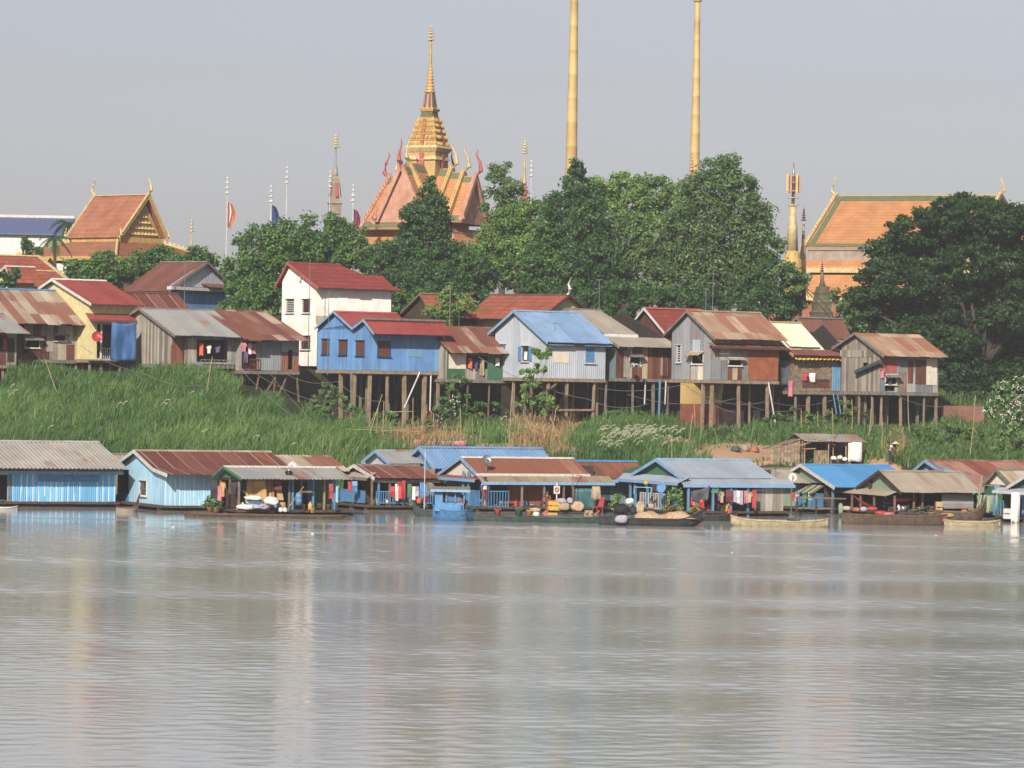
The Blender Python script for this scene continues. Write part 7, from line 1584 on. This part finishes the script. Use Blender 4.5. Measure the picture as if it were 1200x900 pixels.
# canopy house
YC = f['f12'].Y
def hammock(label, x0, y0, x1, y1, Y, mat, sag):
    a, b = P(x0, y0, Y), P(x1, y1, Y); mb = MB(); n = 14; vs = []
    for i in range(n+1):
        t_ = i/n; p = a.lerp(b, t_)-a-Vector((0, 0, sag*4*t_*(1-t_))); w = .05+.38*math.sin(math.pi*t_)
        for j in range(6): v = j/5*2-1; vs.append((p.x, v*w, p.z+.22*w*v*v*2))
    m2 = len(vs); vs += [(x, y, z-.025) for x, y, z in vs]
    fs = [(6*i+j, 6*i+6+j, 6*i+7+j, 6*i+j+1) for i in range(n) for j in range(5)]; fs += [tuple(m2+k for k in q[::-1]) for q in fs]
    mb.add(vs, fs); return one('hammock', label, 'hammock', mb, mat, a, 0, 'hammocks under the ragged canopy', True)
hammock('orange hammock tied to the canopy posts', 1000, 580, 1026, 594, YC-.3, 'orange', .25); hammock('bright red hammock under the tan roof', 1044, 586, 1070, 585, YC+.5, 'brightred', .1); hammock('green hammock low under the tan roof', 1062, 600, 1090, 592, YC+.4, 'greencloth', .25)
for i, (x, y, w, hh, m_, lab) in enumerate(((1022, 598, 15, 5, 'redcloth', 'red bundle left on the long brown hull'), (1032, 603, 16, 5, 'brightred', 'bright red cloth heap in the long brown hull'), (1042, 604, 15, 4, 'pink', 'pinkish cloth heap right of the bright red one'), (992, 598, 12, 6, 'tancloth', 'pale sack left end under the canopy'), (1003, 599, 11, 5, 'terracotta', 'brown rag heap under the canopy'), (1012, 599, 9, 6, 'lav', 'pale rag heap under the canopy'), (985, 602, 6, 14, 'palegreen_', 'greenish net hanging at the canopy corner'), (1047, 598, 13, 5, 'darkcloth', 'dark bundle behind the pink heap'))):
    sack(lab, x, y, w, hh, YC-.45-.15*(i % 3), 'w_palegreen' if m_ == 'palegreen_' else m_, 'heaps on the brown hull and canopy deck')
sack('red painted cap on the end of the long brown hull', 1107, 612, 8, 4, waterY(1048, 615)-.3, 'brightred', None, 'hull_cap', 'cap')
crate('cardboard box with white bottles under the tan roof', 1100, 601, 8, 13, YC+.6, 'cardboard', .1, None, 'box')
sack('yellow green tarp bundle in the high bowed boat', 1110, 606, 20, 6, waterY(1126, 611)+.5, 'mustard', None, 'tarp_bundle', 'tarp')
for i, (x, w) in enumerate(((1122, 9), (1130, 9), (1138, 9))): sack(('brown timber heap low in the high bowed boat', 'brown timber heap in the middle of the high bowed boat', 'brown timber heap near the high bow')[i], x, 604-i*2, w, 6, waterY(1126, 611)+.8, ('wood', 'terracotta', 'wood')[i], 'timber in the high bowed boat', 'timber_heap', 'timber')
bucket('grey tyre like basin at the end of the long brown hull', 1080, 606, 11, 4, YC-.5, 'greytarp', 'basin', 'basin'); bucket('pale basin beside the grey basin', 1091, 605, 9, 5, YC-.5, 'tancloth', 'basin', 'basin')
cloth('net_sheet', 'olive net sheet hung between the board wall and the right edge house', 'net', 1144, 578, 1172, 600, f['f12'].Y+1.5, 'w_palegreen', .1, 10, 7, sag=.1, taper=.35)
pole('pale green pole leaning before the red rust roof', 1145, 596, 1151, 557, f['f12'].Y+.6, .06, 'w_palegreen', 'mooring_pole', None)
cloth('curtain', 'pale cream curtain at the right edge house', 'curtain', 1185, 577, 1195, 613, f['f15'].Y-.1+2, 'whitecloth', .12, 6, 10)
crate('white plastic rack with black pots at the right edge porch', 1180, 608, 9, 12, f['f15'].Y+2.3, 'whitepaint', 0, None, 'rack')
# ------------------------------------------------------------------ on the bank
g = G(960, 547); Yh = g.y; hut = thing('bamboo_hut', 'bamboo hut with slanting roof and white sheet on the bank', 'hut', (P(945, 547, Yh).x, Yh, P(945, 547, Yh).z), R(12)); s = Yh/F
def hb(x0, x1, z0, z1, y0, y1, mat, name):
    mb = MB(); mb.box(x0, y0, z0, x1, y1, z1); return mb.build(name, M[mat], hut)
hb(-.2, 3.7, -.8, .12, .2, 3.2, 'darkwood', 'floor_platform'); hb(-.1, 3.5, .12, 1.5, 3.0, 3.06, 'w_bamboo', 'rear_wall'); hb(-.2, -.14, .1, 1.55, .3, 3, 'w_bamboo', 'side_wall'); hb(.5, 1.35, -.1, 1.0, .12, .18, 'w_bamboo', 'front_screen')
mb = MB(); mb.sheet((0, -.25, 1.55), (1, 0, 0), (0, 2.4, .42), -.2, 3.75, .2, .02, jag=.08); mb.sheet((0, 4.0, 1.5), (1, 0, 0), (0, -1.85, .45), -.2, 3.75, .2, .02, jag=.08); mb.build('roof', M['r_warmgrey'], hut)
for x in (-.1, 1.4, 2.5, 3.5): mb = MB(); mb.tube([(x, .1, -1.2), (x, .1, 1.6)], .045, 6); mb.build('post', M['bamboo'], hut)
for a, b in (((-.6, -.2, 1.25), (1.2, -.1, 1.75)), ((-.3, .1, 1.9), (1.8, .1, 1.35)), ((-.5, .15, 1.05), (.6, .1, 1.1))): mb = MB(); mb.tube([a, b], .035, 5); mb.build('roof_pole', M['bamboo'], hut)
mb = MB(); mb.prism([(-2.0, .9, .0), (-.3, .4, .0), (-.3, .4, 1.6), (-2.0, .9, 1.0)], (0, .05, 0)); mb.build('lean_to_wall', M['w_bamboo'], hut)
mb = MB(); mb.prism([(-2.1, .8, 1.05), (-.25, .3, 1.65), (-.25, 2.2, 1.6), (-2.1, 2.4, 1.0)], (0, 0, .05)); mb.build('lean_to_roof', M['w_bamboo'], hut)
hb(1.5, 2.5, .1, .55, .3, .9, 'wood', 'bench')
cloth('hanging_sheet', 'white sheet hung on the front of the bamboo hut', 'cloth', 994, 518, 1010, 541, Yh+.35, 'whitecloth', .06, 6, 6)
for i, (x, y) in enumerate(((977, 539), (984, 538), (990, 540))): sack(('pale bundle on the hut bench', 'small white bundle in the middle of the hut bench', 'pale bundle next to the white sheet')[i], x, y, 7, 5, Yh+.3, 'whitecloth', 'bundles on the hut bench')
mb = MB()
for i in range(16):
    a = i*.8; mb.tube([(random.uniform(-.6, .6), random.uniform(-.2, .2), 0), (random.uniform(-.5, .5), random.uniform(-.2, .2), random.uniform(.3, .6))], .025, 5)
one('brushwood_heap', 'grey brushwood heap left of the bamboo hut', 'heap', mb, 'greywood', G(915, 541))
for i, (x, y, w, hh, m_, lab) in enumerate(((862, 528, 12, 7, 'greytarp', 'grey water jar on the sandy path'), (873, 528, 10, 8, 'stone', 'dark stone jar beside the grey one'), (884, 529, 12, 7, 'terracotta', 'round terracotta jar on the sandy path'))):
    g = G(x, y+1); bucket(lab, x, y+2, w, hh, g.y, m_, 'water_jar', 'jar', lambda w, h: [(w*.6, 0), (w*.98, h*.35), (w, h*.6), (w*.75, h*.9), (w*.8, h), (w*.6, h)])
g = G(1128, 498); mb = MB(); w_ = 50*g.y/F; mb.box(-w_/2, 0, -.6, w_/2, .2, 22*g.y/F); one('brick_wall', 'low red brick wall under the rain tree', 'wall', mb, 'brick', g, R(-3))
# pink net and bamboo frame
c = G(518, 524); M['pinknet'] = plain('pink_net', C(214,130,160,K), .9, .2)
cloth('fishing_net', 'pink fishing net draped over poles behind the blue roof', 'net', 484, 515, 546, 526, c.y-.2, 'pinknet', .2, 16, 5, sag=.08)
for i, (a, b, c_, d) in enumerate(((430, 518, 448, 462), (442, 521, 443, 478), (449, 522, 450, 470), (474, 520, 472, 486), (484, 512, 484, 466), (509, 516, 508, 484), (412, 512, 411, 488), (540, 517, 539, 478), (425, 515, 440, 484))): pole(('longest slanting', 'first upright', 'tall upright', 'middle upright', 'upright cross topped', 'short upright', 'leftmost short', 'rightmost lone', 'second slanting')[i]+' bamboo of the frame above the grey gabled roof', a, b, c_, d)
for i, (a, b, c_, d) in enumerate(((400, 497, 470, 502), (405, 500, 500, 506), (440, 504, 515, 498), (455, 480, 486, 482), (420, 508, 512, 512))): g = G((a+c_)/2, 515); pole(('upper left', 'long middle', 'right', 'high short', 'lowest')[i]+' crosswise bamboo of the frame above the grey gabled roof', a, b, c_, d, g.y, .03)
PB = [(69,465,53,421,'leaning pole on the grass below the rust streaked shack'),(240,476,249,418,'leaning pole on the grass below the plank sided shack'),(597,522,601,448,'pole in the dry grass below the young open branched tree'),(644,530,652,478,'slanting cane in the dry grass'),(758,492,733,440,'pole leaning on the dark rust striped house'),(814,512,813,470,'broken pole below the yellow underfloor wall'),(808,518,812,485,'thin cane at the sandy path'),(787,546,787,512,'pole behind the green gabled roof'),(940,512,939,480,'pole left of the bamboo hut'),(957,512,958,482,'thin pole over the bamboo hut ridge'),(976,545,975,478,'tall pole at the front of the bamboo hut'),(992,500,993,486,'short pole right of the hut poles'),(998,510,998,468,'pole above the bamboo hut roof'),(1017,518,1021,478,'pole leaning right above the white sheet'),(1033,532,1033,475,'tall pole behind the straw hat'),(1059,535,1058,500,'pole on the grass right of the straw hat'),(1067,515,1064,462,'pole leaning left below the tan roofed shack'),(1085,490,1090,461,'slanting pole at the last stilt'),(1136,538,1143,463,'tall pole in front of the red brick wall'),(1149,518,1140,500,'short leaning cane beside the tall pole'),(673,516,671,494,'short pole below the pale grey house'),(628,520,618,492,'slanting cane below the open branched tree'),(556,500,556,470,'short stake behind the green scrub'),(663,534,645,488,'long cane slanting down to the cream gabled house roof')]
for a, b, c_, d, lab in PB: pole(lab, a, b, c_, d)
# antennas and roof poles
def antenna(label, px, pyb, pyt, Y, arms=(), mat='metal', r=.03):
    b = P(px, pyb, Y); root = thing('antenna', label, 'antenna', b, 0, 'roof antennas and poles'); hh = P(px, pyt, Y).z-b.z
    mb = MB(); mb.tube([(0, 0, -.8), (0, 0, hh)], [r, r*.6], 6); mb.build('mast', M[mat], root)
    for z, w in arms: mb = MB(); mb.tube([(-w, 0, hh-z), (w, 0, hh-z)], .022, 5); mb.build('element', M[mat], root)
antenna('tall antenna with wide cross arm behind the orange brown roof', 835, 366, 316, 250, ((.9, .45), (.3, .2))); antenna('shorter antenna with side arm left of the tall one', 827, 366, 337, 250, ((.1, .22),))
antenna('thin antenna above the warm grey roof', 702, 363, 327, 252, ((.05, .25),)); antenna('long pole rising past the white house corner', 361, 430, 303, 252, (), 'metal', .035); antenna('bent pole in front of the blue house gable', 384, 425, 342, 241.5, ((.02, .12),), 'metal', .03)
antenna('thin mast over the brown hip roof', 216, 362, 304, 256, (), 'metal'); antenna('short pole on the brown hip roof slope', 195, 345, 312, 260, (), 'brownpaint', .04); antenna('pole beside the creeper covered bush', 527, 375, 330, 256, ((.1, .35),), 'greywood', .05); antenna('rusty aerial behind the grey blue roof', 909, 560, 543, f['f10'].Y+.5, ((.05, .12), (.3, .1)), 'brownpaint', .02)
antenna('small aerial on the pale blue roof', 650, 388, 378, 244.5, ((.05, .15),)); antenna('thin white pole in front of the slatted porch end', 497, 598, 528, f['f4'].Y-.8, (), 'whitepaint', .03); antenna('pole on the rusty roof of the cream gabled house', 671, 556, 531, f['f7'].Y+1, ((.05, .25),), 'metal', .03); antenna('lone dead stump behind the weathered tile roof', 538, 372, 354, 257, (), 'bark', .06)
# cables
for lab, pts, sg in (('cable dropping from the rusty shack to the grass', [(300, 415, 245), (400, 520, 226)], .5), ('second cable dropping from the rusty shack balcony', [(275, 425, 243), (372, 505, 230)], .4), ('long cable from the rusty shack past the feathery bush', [(290, 432, 245), (395, 478, 238), (470, 510, 226)], .3), ('cable running under the blue house', [(330, 435, 244), (395, 447, 241), (450, 470, 238)], .4), ('long pale cable sweeping from the low rusty roof under the pale grey house', [(560, 418, 243.5), (690, 468, 240), (760, 473, 239)], .4), ('cable sweeping below the big grey house', [(735, 462, 239), (862, 467, 238), (940, 478, 239)], .5), ('cable from the big grey house to the last shack', [(805, 453, 240), (900, 470, 239), (1000, 458, 242)], .6), ('low cable crossing the yellow wall', [(700, 455, 240), (803, 450, 239.5), (860, 483, 238)], .3), ('cable running from the last shack to the brick wall', [(1040, 456, 242), (1110, 476, 243), (1160, 480, 244)], .4), ('second cable running from the last shack under the rain tree', [(1100, 438, 243), (1145, 458, 246), (1200, 470, 248)], .5), ('rope from the leaning pole to the scaffold', [(400, 480, 236), (520, 500, 228), (560, 520, 226)], .3), ('cable over the patched shacks to the grass', [(95, 405, 243), (165, 436, 238), (235, 452, 236)], .3)): cable(lab, pts, sg)
# litter on the water
for i, (x, y, m_, lab) in enumerate(((203, 618, 'whitepaint', 'white foam scrap floating below the light blue house'), (366, 626, 'whitepaint', 'white foam scrap floating below the shop raft'), (858, 648, 'tancloth', 'yellowish scrap floating furthest from the bank'), (1097, 628, 'lav', 'pale bottle floating below the long brown hull'))):
    Y = waterY(x, y); mb = MB(); mb.blob((0, 0, .02), .08, 7, 1.3, .8, .55, .25); one('floating_scrap', lab, 'litter', mb, m_, (P(x, y, Y).x, Y, .0), 0, None, True)
# ------------------------------------------------------------------ small household goods along the decks
def jug(mb): mb.lathe([(.09, 0), (.11, .03), (.11, .24), (.05, .32), (.035, .36), (.045, .38), (.03, .38)], 9)
def bowl(mb): mb.lathe([(.08, 0), (.19, .1), (.2, .12), (.17, .11), (.07, .03)], 12)
def pot(mb): mb.lathe([(.12, 0), (.17, .1), (.16, .22), (.12, .25), (.14, .27), (.1, .27)], 10)
def basket(mb): mb.lathe([(.14, 0), (.2, .26), (.22, .28), (.18, .27), (.12, .04)], 12)
def can(mb): mb.box(-.14, -.09, 0, .14, .09, .3); mb.lathe([(.03, .3), (.03, .36), (.01, .37)], 8, (.07, 0, 0)); mb.bar((-.1, 0, .31), (.02, 0, .37), .03)
rg = random.Random(31)
DECK = (('f3', 284, 398, .0, 'open shop deck'), ('f4', 442, 500, -.3, 'red clothes porch'), ('f7', 572, 705, .3, 'cream gabled house porch'), ('f9', 812, 880, .2, 'washing line porch'), ('f12', 1058, 1100, .3, 'deck under the tan roof'))
KINDS = (('plastic_jug', jug, 'jug', ('whitepaint', 'bluepaint', 'yellow')), ('enamel_bowl', bowl, 'bowl', ('metal', 'whitepaint', 'greencloth')), ('cooking_pot', pot, 'pot', ('metal', 'black', 'darkwood')), ('cane_basket', basket, 'basket', ('straw', 'cardboard', 'wood')), ('fuel_can', can, 'can', ('redcloth', 'yellow', 'navy')))
CN = dict(whitepaint='white', bluepaint='blue', yellow='yellow', metal='silver', greencloth='green', black='black', darkwood='dark brown', straw='straw coloured', cardboard='tan', wood='brown', redcloth='red', navy='navy blue')
seen = {}
for key, x0, x1, d, place in DECK:
    hh = f[key]
    for i in range(15):
        nm, fn, cat, cols = KINDS[i % 5]; mat = cols[(i//5) % 3]; l = hh.lx(x0)+(hh.lx(x1)-hh.lx(x0))*(i+rg.uniform(.2, .8))/15
        w = hh.w(l, d+rg.uniform(-.15, .5), .3); mb = MB(); fn(mb)
        sz = rg.uniform(.85, 1.3); mb.v = [(a*sz, b*sz, c*sz) for a, b, c in mb.v]
        w.z = .3
        one(nm, f'small {CN[mat]} {nm.split("_")[0]} on the {place}', cat, mb, mat, w, rg.uniform(0, 3), 'household goods on the floating decks', fn is not can)
